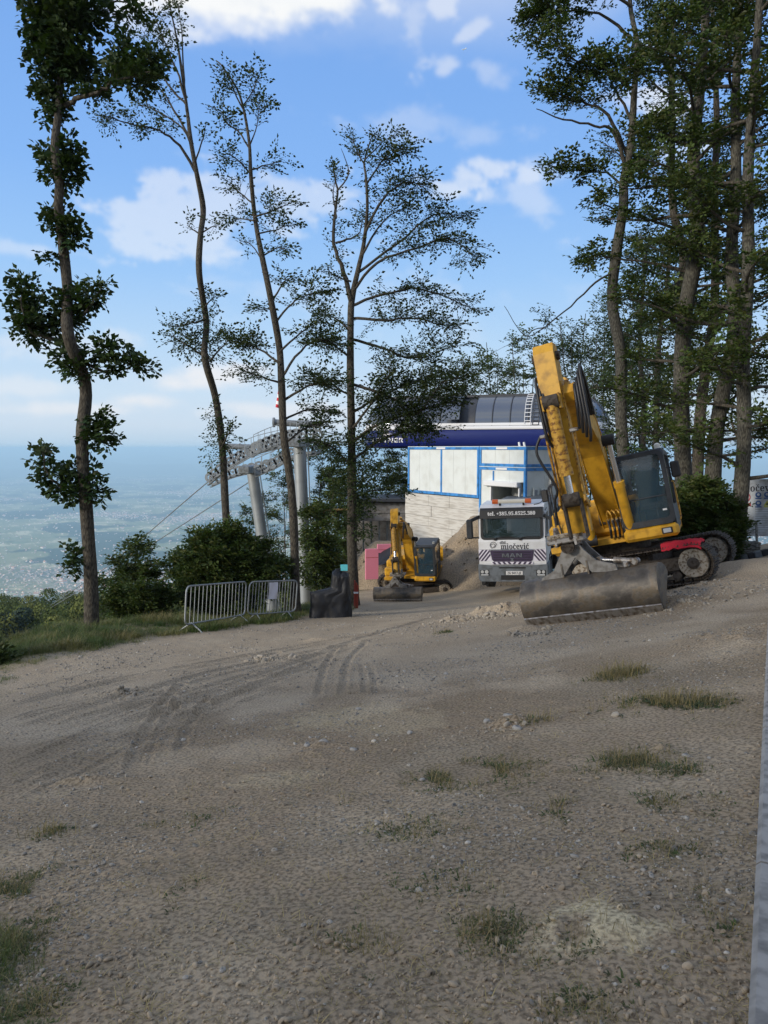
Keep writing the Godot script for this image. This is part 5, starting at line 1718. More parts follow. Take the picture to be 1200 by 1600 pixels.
# ---------------------------------------------------------------- the lorry
func make_lorry() -> void:
	var spot := P(803, 928, 25.6)
	spot.y = surface_h(spot.x, -spot.z)
	var ahead := Vector3(-0.30, -0.05, 0.95).normalized()
	var left := Vector3(0, 1, 0).rotated(Vector3.BACK, 0.055).cross(ahead).normalized()
	var b := Basis(left, ahead.cross(left).normalized(), ahead).scaled(Vector3.ONE * 1.04)
	var o := thing("lorry", "white tipper lorry with hazard stripes and an amber light bar on its cab", "lorry", spot, b)
	# front of the cab lies at z = 0
	var cab := Node3D.new()
	cab.name = "cab"
	o.add_child(cab)
	var side_prof := PackedVector2Array([Vector2(-1.85, 1.05), Vector2(0.0, 1.05), Vector2(0.0, 1.90), Vector2(-0.06, 2.02), Vector2(-0.22, 2.86), Vector2(-0.34, 3.02), Vector2(-0.6, 3.10), Vector2(-1.85, 3.10)])
	var zx := Transform3D(Basis(Vector3.BACK, Vector3.UP, Vector3.LEFT), Vector3.ZERO)
	var shell := MB.new()
	# lower body, roof and pillars, with openings for the windows
	shell.prism(PackedVector2Array([Vector2(-1.85, 1.05), Vector2(-0.02, 1.05), Vector2(0.0, 1.12), Vector2(0.0, 1.86), Vector2(-0.03, 1.96), Vector2(-1.85, 1.96)]), -1.13, 1.13, zx)
	shell.prism(PackedVector2Array([Vector2(-1.85, 2.86), Vector2(-0.22, 2.86), Vector2(-0.30, 3.0), Vector2(-0.55, 3.08), Vector2(-1.85, 3.08)]), -1.09, 1.09, zx)
	shell.box(at(0, 2.41, -1.80), Vector3(2.18, 0.92, 0.10))
	for s in [-1.0, 1.0]:
		shell.prism(PackedVector2Array([Vector2(-0.06, 1.95), Vector2(-0.22, 2.87), Vector2(-0.36, 2.87), Vector2(-0.22, 1.95)]), s * 1.04 - 0.07, s * 1.04 + 0.07, zx)
		shell.box(at(s * 1.06, 2.41, -1.55), Vector3(0.10, 0.92, 0.6))
	part(cab, "cab_shell", shell, M["white_paint"])
	var ws := MB.new()
	var tilt := Transform3D(Basis(Vector3.RIGHT, -0.172), Vector3(0, 2.42, -0.115))
	ws.prism(rounded(-0.99, -0.46, 0.99, 0.45, 0.09), -0.006, 0.006, tilt)
	part(cab, "windscreen", ws, M["lorry_glass"])
	var fr := MB.new()
	frame_ring(fr, rounded(-1.05, -0.50, 1.05, 0.50, 0.14), rounded(-0.97, -0.43, 0.97, 0.42, 0.09), -0.01, 0.016, tilt)
	part(cab, "windscreen_seal", fr, M["black"])
	# dark sun visor over the top of the windscreen with the telephone number
	var vz := MB.new()
	vz.prism(PackedVector2Array([Vector2(-0.12, 2.66), Vector2(-0.04, 2.66), Vector2(-0.14, 2.94), Vector2(-0.26, 3.0), Vector2(-0.30, 2.96)]), -1.06, 1.06, zx)
	var visor := part(cab, "sun_visor", vz, M["black"])
	lettering(visor, "tel. +385.95.8525.380", Transform3D(Basis(Vector3.RIGHT, -0.34), Vector3(0.02, 2.82, -0.075)), 0.125, M["letter_white"], "Droid Serif", 700, "phone_number", 0.01, 0.92)
	for s in [-0.55, 0.30]:
		hose(cab, "wiper", [Vector3(s, 1.99, -0.01), Vector3(s + 0.25, 2.03, 0.0), Vector3(s + 0.62, 2.02, -0.01)], 0.014, "black")
		one_box(cab, "wiper_pivot", at(s, 1.955, 0.01), Vector3(0.10, 0.08, 0.06), "black", 0.015)
	# dashboard and seats behind the glass
	one_box(cab, "dashboard", at(0, 1.98, -0.45), Vector3(2.0, 0.16, 0.5), "seat", 0.04)
	for s in [-0.55, 0.55]:
		one_box(cab, "seat", at(s, 2.2, -1.1), Vector3(0.5, 0.8, 0.2), "seat", 0.06)
	var wheel_ring := MB.new()
	var wp := PackedVector3Array()
	var wr := PackedFloat32Array()
	for k in 21:
		var a := TAU * k / 20.0
		wp.append(Vector3(0.55 + cos(a) * 0.22, 2.08 + sin(a) * 0.13, -0.55 - sin(a) * 0.17))
		wr.append(0.016)
	wheel_ring.tube(wp, wr, 6, false)
	part(cab, "steering_wheel", wheel_ring, M["black"])
	# name on the front panel with the round emblem
	lettering(cab, "dbl.", at(-0.28, 1.835, 0.006), 0.10, M["ink"], "Droid Serif", 700, "lettering", 0.008, 0.9)
	lettering(cab, "miočević", at(0.10, 1.70, 0.006), 0.185, M["ink"], "Droid Serif", 700, "lettering", 0.008, 0.82)
	var em := MB.new()
	for k in 3:
		var pts := PackedVector3Array()
		var rr := PackedFloat32Array()
		for q in 11:
			var a := lerpf(0.2, 4.4, q / 10.0) + k * 2.2
			pts.append(Vector3(-0.62 + cos(a) * (0.115 - 0.03 * k), 1.745 + sin(a) * (0.115 - 0.03 * k), 0.004))
			rr.append(0.009)
		em.tube(pts, rr, 5, true)
	part(cab, "emblem", em, M["ink"])
	one_box(cab, "panel_joint", at(0, 1.60, 0.0), Vector3(2.2, 0.012, 0.012), "lorry_grey", 0.0)
	# grille
	var gr := MB.new()
	gr.prism(PackedVector2Array([Vector2(-0.74, 1.57), Vector2(0.74, 1.57), Vector2(0.68, 1.24), Vector2(0.60, 1.17), Vector2(-0.60, 1.17), Vector2(-0.68, 1.24)]), -0.05, 0.025)
	var grille := part(cab, "grille", gr, M["dark_violet"])
	for k in 4:
		one_box(grille, "grille_bar", at(0, 1.25 + 0.085 * k, 0.03), Vector3(1.28, 0.012, 0.02), "black", 0.004)
	one_box(grille, "chrome_strip", at(0, 1.58, 0.02), Vector3(1.46, 0.022, 0.03), "chrome", 0.006)
	lettering(grille, "MAN", at(0, 1.40, 0.042), 0.13, M["lorry_grey"], "Droid Sans", 700, "lettering", 0.012, 1.7)
	one_prism(grille, "badge", PackedVector2Array([Vector2(-0.07, 1.20), Vector2(0.07, 1.20), Vector2(0.02, 1.25), Vector2(0.06, 1.30), Vector2(-0.06, 1.30), Vector2(-0.01, 1.25)]), 0.03, 0.045, Transform3D.IDENTITY, "lorry_grey")
	# red-white style hazard stripes: corner panels and a strip under the grille
	for s in [-1.0, 1.0]:
		var pn := MB.new()
		pn.prism(PackedVector2Array([Vector2(s * 0.76, 1.60), Vector2(s * 1.135, 1.60), Vector2(s * 1.135, 1.20), Vector2(s * 0.70, 1.20)]), 0.0, 0.010)
		var panel := part(cab, "hazard_panel", pn, M["stripe_white"])
		for k in 4:
			var q := 0.70 + 0.125 * k
			var poly := PackedVector2Array([Vector2(s * (q + 0.19), 1.205), Vector2(s * (q + 0.26), 1.205), Vector2(s * (q - 0.06), 1.595), Vector2(s * (q - 0.13), 1.595)])
			var clip := PackedVector2Array([Vector2(s * 0.762, 1.596), Vector2(s * 1.131, 1.596), Vector2(s * 1.131, 1.204), Vector2(s * 0.704, 1.204)])
			for c in Geometry2D.intersect_polygons(poly, clip):
				one_prism(panel, "stripe", c, 0.008, 0.014, Transform3D.IDENTITY, "dark_violet")
	one_box(cab, "hazard_strip", at(0, 1.135, 0.02), Vector3(1.40, 0.09, 0.02), "stripe_white", 0.004)
	for k in 8:
		var x := -0.61 + 0.172 * k
		var lean := -0.03 if x < 0.0 else 0.03
		one_prism(cab, "stripe", PackedVector2Array([Vector2(x - 0.04 - lean, 1.093), Vector2(x + 0.04 - lean, 1.093), Vector2(x + 0.04 + lean, 1.177), Vector2(x - 0.04 + lean, 1.177)]), 0.028, 0.036, Transform3D.IDENTITY, "dark_violet")
	# bumper with lamps and number plate
	var bp := MB.new()
	bp.prism(PackedVector2Array([Vector2(-1.16, 1.09), Vector2(-0.74, 1.06), Vector2(-0.3, 1.04), Vector2(0.3, 1.04), Vector2(0.74, 1.06), Vector2(1.16, 1.09), Vector2(1.17, 0.60), Vector2(1.10, 0.50), Vector2(-1.10, 0.50), Vector2(-1.17, 0.60)]), -0.35, 0.06)
	var bumper := part(o, "bumper", bp, M["lorry_grey"])
	one_box(bumper, "air_intake", at(0.0, 0.64, 0.055), Vector3(0.80, 0.16, 0.03), "black", 0.01)
	one_box(bumper, "air_intake", at(0.0, 0.98, 0.055), Vector3(0.90, 0.05, 0.03), "black", 0.01)
	var np := one_box(bumper, "number_plate", at(0.06, 0.80, 0.07), Vector3(0.56, 0.13, 0.014), "plate", 0.004)
	lettering(np, "ZG 9417-JE", at(0.06, 0.80, 0.08), 0.085, M["ink"], "Droid Sans", 700, "lettering", 0.004, 0.8)
	for s in [-1.0, 1.0]:
		var hl := one_box(bumper, "headlight", at(s * 0.95, 0.80, 0.058), Vector3(0.32, 0.20, 0.03), "black", 0.02)
		one_rod(hl, "lens", Vector3(s * 0.88, 0.84, 0.06), Vector3(s * 0.88, 0.84, 0.085), 0.065, "lamp_glass", 16)
		one_rod(hl, "lens", Vector3(s * 1.03, 0.84, 0.06), Vector3(s * 1.03, 0.84, 0.085), 0.055, "lamp_glass", 16)
		one_box(hl, "fog_lamp", at(s * 0.95, 0.735, 0.072), Vector3(0.26, 0.05, 0.02), "lamp_glass", 0.008)
		one_box(bumper, "corner_step", at(s * 1.0, 0.44, -0.1), Vector3(0.16, 0.16, 0.3), "black", 0.03)
		# mirrors on arms
		var ma := MB.new()
		ma.bar(Vector3(s * 1.08, 2.72, -0.2), Vector3(s * 1.38, 2.60, 0.02), 0.05, 0.12, Vector3.UP, 0.015)
		ma.bar(Vector3(s * 1.10, 2.0, -0.12), Vector3(s * 1.36, 2.02, 0.02), 0.03, 0.05, Vector3.UP, 0.01)
		var mn := part(cab, "mirror_arm", ma, M["charcoal"])
		one_box(mn, "mirror", at(s * 1.40, 2.32, 0.03), Vector3(0.22, 0.68, 0.12), "charcoal", 0.045)
		# doors
		var dr := MB.new()
		frame_ring(dr, rounded(-1.28, 1.12, -0.20, 2.84, 0.08), rounded(-1.20, 1.98, -0.30, 2.76, 0.07), 0.0, 0.022, Transform3D(Basis(Vector3.BACK * s, Vector3.UP, Vector3.RIGHT * s) * Basis.from_scale(Vector3(s, 1, 1)), Vector3(s * 1.115, 0, 0)))
		var door := part(cab, "door", dr, M["white_paint"])
		one_box(door, "door_panel", at(s * 1.128, 1.54, -0.74), Vector3(0.022, 0.82, 1.04), "white_paint", 0.008)
		one_box(door, "window", at(s * 1.10, 2.36, -0.75), Vector3(0.010, 0.84, 0.95), "lorry_glass", 0.0)
		one_box(door, "handle", at(s * 1.15, 1.80, -1.10), Vector3(0.03, 0.05, 0.22), "black", 0.01)
		one_box(cab, "entry_step", at(s * 1.06, 0.78, -0.62), Vector3(0.22, 0.56, 0.75), "lorry_grey", 0.04)
		one_prism(cab, "wheel_arch", PackedVector2Array([Vector2(-2.05, 0.78), Vector2(-2.02, 1.02), Vector2(-1.80, 1.22), Vector2(-1.06, 1.22), Vector2(-0.98, 1.05), Vector2(-1.08, 1.05), Vector2(-1.14, 1.14), Vector2(-1.75, 1.14), Vector2(-1.95, 0.98), Vector2(-1.98, 0.78)]), s * 0.98 - 0.18, s * 0.98 + 0.18, Transform3D(Basis(Vector3.BACK, Vector3.UP, Vector3.LEFT), Vector3.ZERO), "black")
	# light bar on the roof
	var lb := one_rod(cab, "light_bar", Vector3(-0.46, 3.19, -0.45), Vector3(0.46, 3.19, -0.45), 0.075, "cream", 16)
	for s in [-1.0, 1.0]:
		one_rod(lb, "amber_lamp", Vector3(s * 0.46, 3.19, -0.45), Vector3(s * 0.66, 3.19, -0.45), 0.085, "amber", 16)
		one_box(lb, "foot", at(s * 0.4, 3.10, -0.45), Vector3(0.06, 0.10, 0.10), "black", 0.01)
	hose(cab, "aerial", [Vector3(0.75, 3.06, -0.45), Vector3(0.95, 3.10, -0.6), Vector3(1.05, 3.2, -1.2)], 0.012, "black")
	# chassis, tipper body, wheels
	for s in [-0.42, 0.42]:
		one_box(o, "chassis_beam", at(s, 0.95, -3.9), Vector3(0.10, 0.28, 7.2), "black", 0.02)
	var tb := MB.new()
	var body := one_box(o, "tipper_body", at(0, 1.95, -4.8), Vector3(2.45, 1.35, 5.1), "lorry_grey", 0.06)
	one_box(body, "headboard", at(0, 2.45, -2.22), Vector3(2.45, 1.0, 0.08), "lorry_grey", 0.02)
	for k in 6:
		for s in [-1.0, 1.0]:
			one_box(body, "side_rib", at(s * 1.25, 1.95, -2.6 - 0.88 * k), Vector3(0.10, 1.3, 0.10), "lorry_grey", 0.02)
	for z in [-1.42, -4.6, -6.0]:
		for s in [-1.0, 1.0]:
			var tm := MB.new()
			var wt := Transform3D(Basis(Vector3.BACK, PI / 2), Vector3(s * 1.0, 0.52, z))
			tm.lathe([Vector2(0.30, -0.16), Vector2(0.46, -0.16), Vector2(0.51, -0.13), Vector2(0.525, -0.06), Vector2(0.525, 0.06), Vector2(0.51, 0.13), Vector2(0.46, 0.16), Vector2(0.30, 0.16)], wt, 28)
			for k in 28:
				var a := TAU * k / 28.0
				for e in [-1.0, 1.0]:
					tm.box(wt * Transform3D(Basis(Vector3.UP, -a), Vector3.ZERO) * Transform3D(Basis(Vector3.RIGHT, 0.25 * e), Vector3(0.527, 0.075 * e, 0)), Vector3(0.022, 0.12, 0.06))
			var tyre := part(o, "wheel", tm, M["rubber"])
			var rm := MB.new()
			rm.lathe([Vector2(0.0, -0.10), Vector2(0.20, -0.10), Vector2(0.30, -0.155), Vector2(0.31, 0.155), Vector2(0.20, 0.10), Vector2(0.0, 0.10)], wt, 22)
			part(tyre, "rim", rm, M["lorry_grey"])
	one_rod(o, "axle", Vector3(-1.0, 0.52, -1.42), Vector3(1.0, 0.52, -1.42), 0.08, "black", 10)
	hose(o, "mud_flap_chain", [Vector3(0.9, 0.48, 0.02), Vector3(0.9, 0.25, 0.04), Vector3(0.9, 0.08, 0.02)], 0.03, "black")

# ---------------------------------------------------------------- station, cabins, wall, heaps, lift
func stadium(core: float, r: float, s: float) -> Vector3:
	# a point on the outline of a long round-ended plan; s runs 0..1 once round, starting at the middle of the near side
	var run := core * 2.0 + TAU * r
	var q := fposmod(s, 1.0) * run
	if q < core * 0.5: return Vector3(q, 0, r)
	q -= core * 0.5
	if q < PI * r: return Vector3(core * 0.5 + sin(q / r) * r, 0, cos(q / r) * r)
	q -= PI * r
	if q < core: return Vector3(core * 0.5 - q, 0, -r)
	q -= core
	if q < PI * r: return Vector3(-core * 0.5 - sin(q / r) * r, 0, -cos(q / r) * r)
	q -= PI * r
	return Vector3(-core * 0.5 + q, 0, r)

# the same direction on a smaller ring: inset is measured from the outer radius
func ring_at(core: float, r: float, s: float, inset: float, y: float) -> Vector3:
	var p := stadium(core, r, s)
	var c := Vector3(clampf(p.x, -core * 0.5, core * 0.5), 0, 0)
	var o := (p - c).normalized()
	return c + o * (r - inset) + Vector3.UP * y

func make_station() -> void:
	var a := P(572, 700, 51.0)
	var b := P(972, 700, 45.5)
	var mid := (a + b) * 0.5
	var ax := (b - a).normalized()
	var basis := Basis(ax, Vector3.UP, ax.cross(Vector3.UP))
	var gy := land(mid.x, -mid.z)
	var o := thing("lift_station", "cable lift station with a long dark blue hood and grey glazed roof", "station", Vector3(mid.x, gy, mid.z - 2.2), basis)
	var lift := mid.y - gy + 0.02
	var r := 2.9
	var core := a.distance_to(b) - 2.0 * r
	var run := core * 2.0 + TAU * r
	# blue skirt
	var sk := MB.new()
	var rows := []
	for q in [[0.55, -0.02], [0.22, 0.02], [0.06, 0.16], [0.0, 0.40], [0.0, 0.80], [0.05, 1.08], [0.14, 1.20]]:
		var row := []
		for k in 121: row.append(ring_at(core, r, k / 120.0, q[0], lift + q[1]))
		rows.append(row)
	sk.sheet(rows, Vector3.BACK * -1.0, true)
	# orientation follows the outward side
	var skirt := part(o, "skirt", sk, M["station_blue"])
	lettering(skirt, "LEITNER", at(-core * 0.5 - 0.35, lift + 0.50, r + 0.012), 0.30, M["letter_white"], "Droid Sans", 700, "lettering", 0.01, 1.35)
	var tm := MB.new()
	rows = []
	for q in [[0.10, 1.17], [0.02, 1.19], [0.02, 1.38], [0.14, 1.40]]:
		var row := []
		for k in 121: row.append(ring_at(core, r, k / 120.0, q[0], lift + q[1]))
		rows.append(row)
	tm.sheet(rows, Vector3.BACK * -1.0, true)
	part(o, "white_trim", tm, M["station_trim"])
	# dark inner lining under the panes
	var prof := [[0.16, 1.38], [0.22, 1.85], [0.40, 2.32], [0.72, 2.78], [1.15, 3.14], [1.70, 3.40]]
	var li := MB.new()
	rows = []
	for q in prof:
		var row := []
		for k in 121: row.append(ring_at(core, r, k / 120.0, q[0] + 0.10, lift + q[1] - 0.06))
		rows.append(row)
	li.sheet(rows, Vector3.BACK * -1.0, true)
	part(o, "inner_lining", li, M["station_frame"])
	var rf := MB.new()
	var cap := PackedVector2Array()
	for k in 64:
		var p := ring_at(core, r, k / 64.0, 1.62, 0.0)
		cap.append(Vector2(p.x, p.z))
	rf.prism(cap, -(lift + 3.52), -(lift + 3.36), Transform3D(Basis(Vector3.RIGHT, PI / 2), Vector3.ZERO))
	part(o, "ridge_cap", rf, M["station_frame"])
	# roof panes one by one; one of them stands open
	var n := int(round(run / 1.15))
	var open_at := -1
	for k in n:
		var s0 := (k + 0.035) / n
		var s1 := (k + 0.965) / n
		var mp := ring_at(core, r, (k + 0.5) / n, 0.0, 0.0)
		var wp: Vector3 = o.transform * mp
		var px := 600.0 + wp.x / -wp.z * FOCAL
		var near := mp.z > r - 0.1
		var missing := near and px > 718.0 and px < 745.0
		var g := []
		for q in prof:
			var row := []
			for i in 5: row.append(ring_at(core, r, lerpf(s0, s1, i / 4.0), q[0], lift + q[1]))
			g.append(row)
		if missing and open_at < 0:
			open_at = k
			# hinged at the ridge and swung out over its neighbour
			var hinge: Vector3 = g[5][2]
			for row in g:
				for i in row.size():
					var d: Vector3 = row[i] - hinge
					row[i] = hinge + Basis(Vector3.RIGHT, -0.22) * d + Vector3(-0.85, 0.06, 0.10)
		var mb := MB.new()
		var og: Vector3 = (g[2][2] as Vector3) - Vector3(clampf(mp.x, -core * 0.5, core * 0.5), lift + 1.0, 0)
		mb.sheet(g, og)
		part(o, "roof_pane", mb, M["hood_glass"])
		var rb := MB.new()
		var pts := PackedVector3Array()
		var rr := PackedFloat32Array()
		for q in prof:
			pts.append(ring_at(core, r, float(k) / n, q[0] - 0.015, lift + q[1]))
			rr.append(0.035)
		rb.tube(pts, rr, 5, false)
		part(o, "roof_rib", rb, M["station_frame"])
	# snow edge along the foot of the panes
	var se := MB.new()
	rows = []
	for q in [[0.13, 1.42], [0.10, 1.52], [0.15, 1.60]]:
		var row := []
		for k in 121: row.append(ring_at(core, r, k / 120.0, q[0], lift + q[1]))
		rows.append(row)
	se.sheet(rows, Vector3.BACK * -1.0, true)
	part(o, "sill_band", se, M["station_trim"])
	# floor of the hood, machinery and columns
	one_box(o, "hood_floor", at(0, lift + 0.05, 0), Vector3(core + 2.0, 0.2, r * 1.3), "station_frame", 0.03)
	one_box(o, "machinery", at(0, lift + 0.9, 0), Vector3(core, 1.3, r), "station_frame", 0.1)
	for x in [-core * 0.42, core * 0.30]:
		one_box(o, "column", at(x, lift * 0.5 - 0.5, -0.2), Vector3(1.1, lift + 1.2, 1.4), "concrete", 0.04)
	# a white ladder on the panes, plus a dark copy as its shadow
	var lx := 0.0
	for q in 200:
		var w: Vector3 = o.transform * Vector3(lerpf(-core * 0.5, core * 0.5, q / 199.0), lift + 2.0, r)
		if 600.0 + w.x / -w.z * FOCAL > 822.0:
			lx = lerpf(-core * 0.5, core * 0.5, q / 199.0)
			break
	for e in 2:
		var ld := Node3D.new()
		ld.name = "ladder"  # the second one is the first one's shadow, built as dark bars
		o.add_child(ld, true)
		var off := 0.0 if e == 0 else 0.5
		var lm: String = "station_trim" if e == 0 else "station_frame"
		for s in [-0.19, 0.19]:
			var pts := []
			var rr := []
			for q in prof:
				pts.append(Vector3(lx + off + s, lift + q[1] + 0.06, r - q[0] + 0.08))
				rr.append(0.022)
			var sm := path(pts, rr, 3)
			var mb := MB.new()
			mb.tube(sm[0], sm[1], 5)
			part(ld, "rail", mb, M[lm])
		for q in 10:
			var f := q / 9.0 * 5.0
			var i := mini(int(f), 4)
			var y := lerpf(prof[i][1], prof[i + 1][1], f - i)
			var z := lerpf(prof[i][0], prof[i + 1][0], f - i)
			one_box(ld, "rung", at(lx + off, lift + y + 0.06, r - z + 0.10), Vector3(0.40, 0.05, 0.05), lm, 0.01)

# x runs along the front of the cabins from the far end to the near end
func make_cabins() -> void:
	var a := P(637, 700, 40.0)
	var b := P(748, 700, 35.0)
	var ax := (b - a).normalized()
	var nrm := Vector3(-ax.z, 0, ax.x)
	if nrm.z < 0.0: nrm = -nrm
	var basis := Basis(ax, Vector3.UP, nrm)
	var top := 0.06 + EYE.y
	var len1 := a.distance_to(b)
	var h1 := 2.46
	# cabin on the wall
	var o := thing("site_cabin", "pale site cabin with blue steel frame standing on the concrete wall", "cabin", Vector3(a.x, top - h1, a.z), basis, "blue framed site cabins")
	cabin(o, len1, h1, 2.44, 2, [])
	# the two stacked cabins beside it
	var p := b + ax * 0.04
	var len2 := 3.15
	var up := thing("site_cabin", "blue framed pale site cabin stacked on top of the cabin with the doorway", "cabin", Vector3(p.x, top - 0.92, p.z), basis, "blue framed site cabins")
	cabin(up, len2, 0.92, 2.44, 1, [])
	var lo := thing("site_cabin", "blue framed site cabin with an open doorway and rolled-up shutter behind the lorry", "cabin", Vector3(p.x, top - 0.94 - 2.9, p.z), basis, "blue framed site cabins")
	cabin(lo, len2, 2.9, 2.44, 1, [0.78, 2.78])
	# stacks above the roof edge: two short white pipes
	for k in 2:
		one_rod(up, "vent_pipe", Vector3(2.35 + 0.32 * k, 0.9, -0.4), Vector3(2.28 + 0.32 * k, 1.12, -0.4), 0.05, "station_trim", 10)
	# notices on the gable
	for q in [[-0.62, 1.75, 0.34, 0.50], [-1.12, 1.50, 0.36, 0.95]]:
		var n := one_box(lo, "notice", at(len2 + 0.045, q[1], q[0]), Vector3(0.02, q[3], q[2]), "panel", 0.004)
		one_box(n, "print", at(len2 + 0.057, q[1] + 0.03, q[0]), Vector3(0.006, q[3] * 0.55, q[2] * 0.5), "text_grey", 0.0)

func cabin(o: Node3D, w: float, h: float, deep: float, bays: int, door: Array) -> void:
	var t := 0.13
	for x in [t * 0.5, w - t * 0.5]:
		for z in [-t * 0.5, -deep + t * 0.5]:
			one_box(o, "post", at(x, h * 0.5, z), Vector3(t, h, t), "blue_frame", 0.015)
	for y in [0.07, h - 0.07]:
		for z in [-t * 0.5, -deep + t * 0.5]:
			var bm := one_box(o, "beam", at(w * 0.5, y, z - 0.004), Vector3(w - t * 2.0, 0.14, t - 0.02), "blue_frame", 0.012)
			if z > -1.0 and y > 0.5:
				one_box(bm, "name_plate", at(w * 0.5, y, 0.004), Vector3(0.75, 0.09, 0.01), "plate", 0.002)
		for x in [t * 0.5, w - t * 0.5]:
			one_box(o, "beam", at(x, y, -deep * 0.5), Vector3(t - 0.02, 0.14, deep - t * 2.0), "blue_frame", 0.012)
	one_box(o, "roof", at(w * 0.5, h + 0.012, -deep * 0.5), Vector3(w - 0.02, 0.03, deep - 0.02), "panel", 0.0)
	one_box(o, "floor", at(w * 0.5, 0.05, -deep * 0.5), Vector3(w - 0.30, 0.08, deep - 0.3), "interior", 0.0)
	# walls of upright panels
	var y0 := 0.14
	var y1 := h - 0.14
	var pw := 1.0
	var bw := (w - t * 2.0) / bays
	for bay in bays:
		var x0 := t + bay * bw
		var x1 := t + (bay + 1) * bw
		if bays > 1:
			if bay > 0:
				one_box(o, "stud", at(x0, h * 0.5, -0.055), Vector3(0.12, y1 - y0, 0.08), "blue_frame", 0.012)
			x0 += 0.06 if bay > 0 else 0.0
			x1 -= 0.06 if bay < bays - 1 else 0.0
		var n := maxi(int(round((x1 - x0) / pw)), 1)
		for k in n:
			var p0 := lerpf(x0, x1, float(k) / n) + 0.004
			var p1 := lerpf(x0, x1, float(k + 1) / n) - 0.004
			if door.size() and p1 > door[0] and p0 < door[1]:
				if p0 < door[0] - 0.05:
					one_box(o, "wall_panel", at((p0 + door[0]) * 0.5, (y0 + y1) * 0.5, -0.07), Vector3(door[0] - p0, y1 - y0, 0.05), "panel", 0.006)
				p0 = maxf(p0, door[0])
				one_box(o, "wall_panel", at((p0 + minf(p1, door[1] + 0.3)) * 0.5, (2.25 + y1) * 0.5, -0.07), Vector3(minf(p1, door[1] + 0.3) - p0, y1 - 2.25, 0.05), "panel", 0.006)
				continue
			one_box(o, "wall_panel", at((p0 + p1) * 0.5, (y0 + y1) * 0.5, -0.07), Vector3(p1 - p0, y1 - y0, 0.05), "panel", 0.006)
	for k in 2:
		for x in [0.07, w - 0.07]:
			var z0 := -t - k * (deep - t * 2.0) * 0.5
			one_box(o, "wall_panel", at(x, (y0 + y1) * 0.5, z0 - (deep - t * 2.0) * 0.25), Vector3(0.05, y1 - y0, (deep - t * 2.0) * 0.5 - 0.008), "panel", 0.006)
	for k in 3:
		one_box(o, "wall_panel", at(t + (w - t * 2.0) * (k + 0.5) / 3.0, (y0 + y1) * 0.5, -deep + 0.07), Vector3((w - t * 2.0) / 3.0 - 0.008, y1 - y0, 0.05), "panel", 0.006)
	if door.size():
		# white door frame, shutter box, inner partition with a window
		one_box(o, "door_jamb", at(door[0] + 0.05, 1.2, -0.06), Vector3(0.10, 2.1, 0.14), "station_trim", 0.01)
		one_box(o, "door_jamb", at(door[1] - 0.03, 1.2, -0.06), Vector3(0.08, 2.1, 0.14), "station_trim", 0.01)
		one_box(o, "shutter_box", at((door[0] + door[1]) * 0.5 - 0.12, 2.14, 0.06), Vector3(door[1] - door[0] + 0.3, 0.24, 0.26), "station_trim", 0.03)
		one_box(o, "stud", at(door[0] + 0.22, 2.50, -0.03), Vector3(0.08, 0.45, 0.05), "blue_frame", 0.01)
		one_box(o, "partition", at((door[0] + door[1]) * 0.5 + 0.2, 1.3, -1.5), Vector3(w - 0.6, 2.3, 0.06), "interior", 0.0)
		var wn := MB.new()
		frame_ring(wn, rounded(1.75, 1.05, 2.75, 2.1, 0.03), rounded(1.86, 1.16, 2.64, 1.99, 0.02), -1.46, -1.42)
		var win := part(o, "inner_window", wn, M["station_trim"])
		one_box(win, "pane", at(2.25, 1.57, -1.452), Vector3(0.78, 0.83, 0.012), "black", 0.0)
		one_box(win, "mullion", at(2.25, 1.57, -1.43), Vector3(0.80, 0.10, 0.04), "station_trim", 0.006)

func make_wall_and_heaps() -> void:
	var a := P(633, 775, 40.15)
	var b := P(750, 783, 34.95)
	b.y = a.y
	var ax := (b - a).normalized()
	var nrm := Vector3(-ax.z, 0, ax.x)
	if nrm.z < 0.0: nrm = -nrm
	var top := 0.06 + EYE.y - 2.47
	var L := a.distance_to(b)
	var o := thing("concrete_wall", "board-marked raw concrete wall carrying the pale cabin", "wall", Vector3(a.x, top - 4.6, a.z), Basis(ax, Vector3.UP, nrm))
	one_box(o, "core", at(L * 0.5, 2.28, -1.25), Vector3(L, 4.56, 2.4), "concrete", 0.03)
	# the casts of the formwork boards, slightly uneven
	var ys := [0.0, 0.9, 1.72, 2.10, 2.9, 3.42, 3.98, 4.58]
	var xs := [0.0, 0.34, 0.62, 1.0]
	for i in ys.size() - 1:
		for k in 3:
			var x0: float = xs[k] * L + (0.25 if i % 2 == 1 and k > 0 else 0.0)
			var x1: float = xs[k + 1] * L + (0.25 if i % 2 == 1 and k < 2 else 0.0)
			var out := rng.randf_range(0.0, 0.025) + (0.03 if i == 2 else 0.0)
			one_box(o, "formwork_cast", at((x0 + x1) * 0.5, (ys[i] + ys[i + 1]) * 0.5, -0.04 + out * 0.5), Vector3(x1 - x0 - 0.012, ys[i + 1] - ys[i] - 0.014, 0.05 + out), "concrete", 0.008)
	heap("earth_heap", "tall brown earth heap against the concrete wall beside the lorry", P(742, 905, 33.4), 3.8, 3.6, 3.6, 11)
	heap("earth_heap", "low sandy earth heap behind the small excavator's arm", P(592, 905, 37.0), 3.4, 2.8, 2.7, 12)

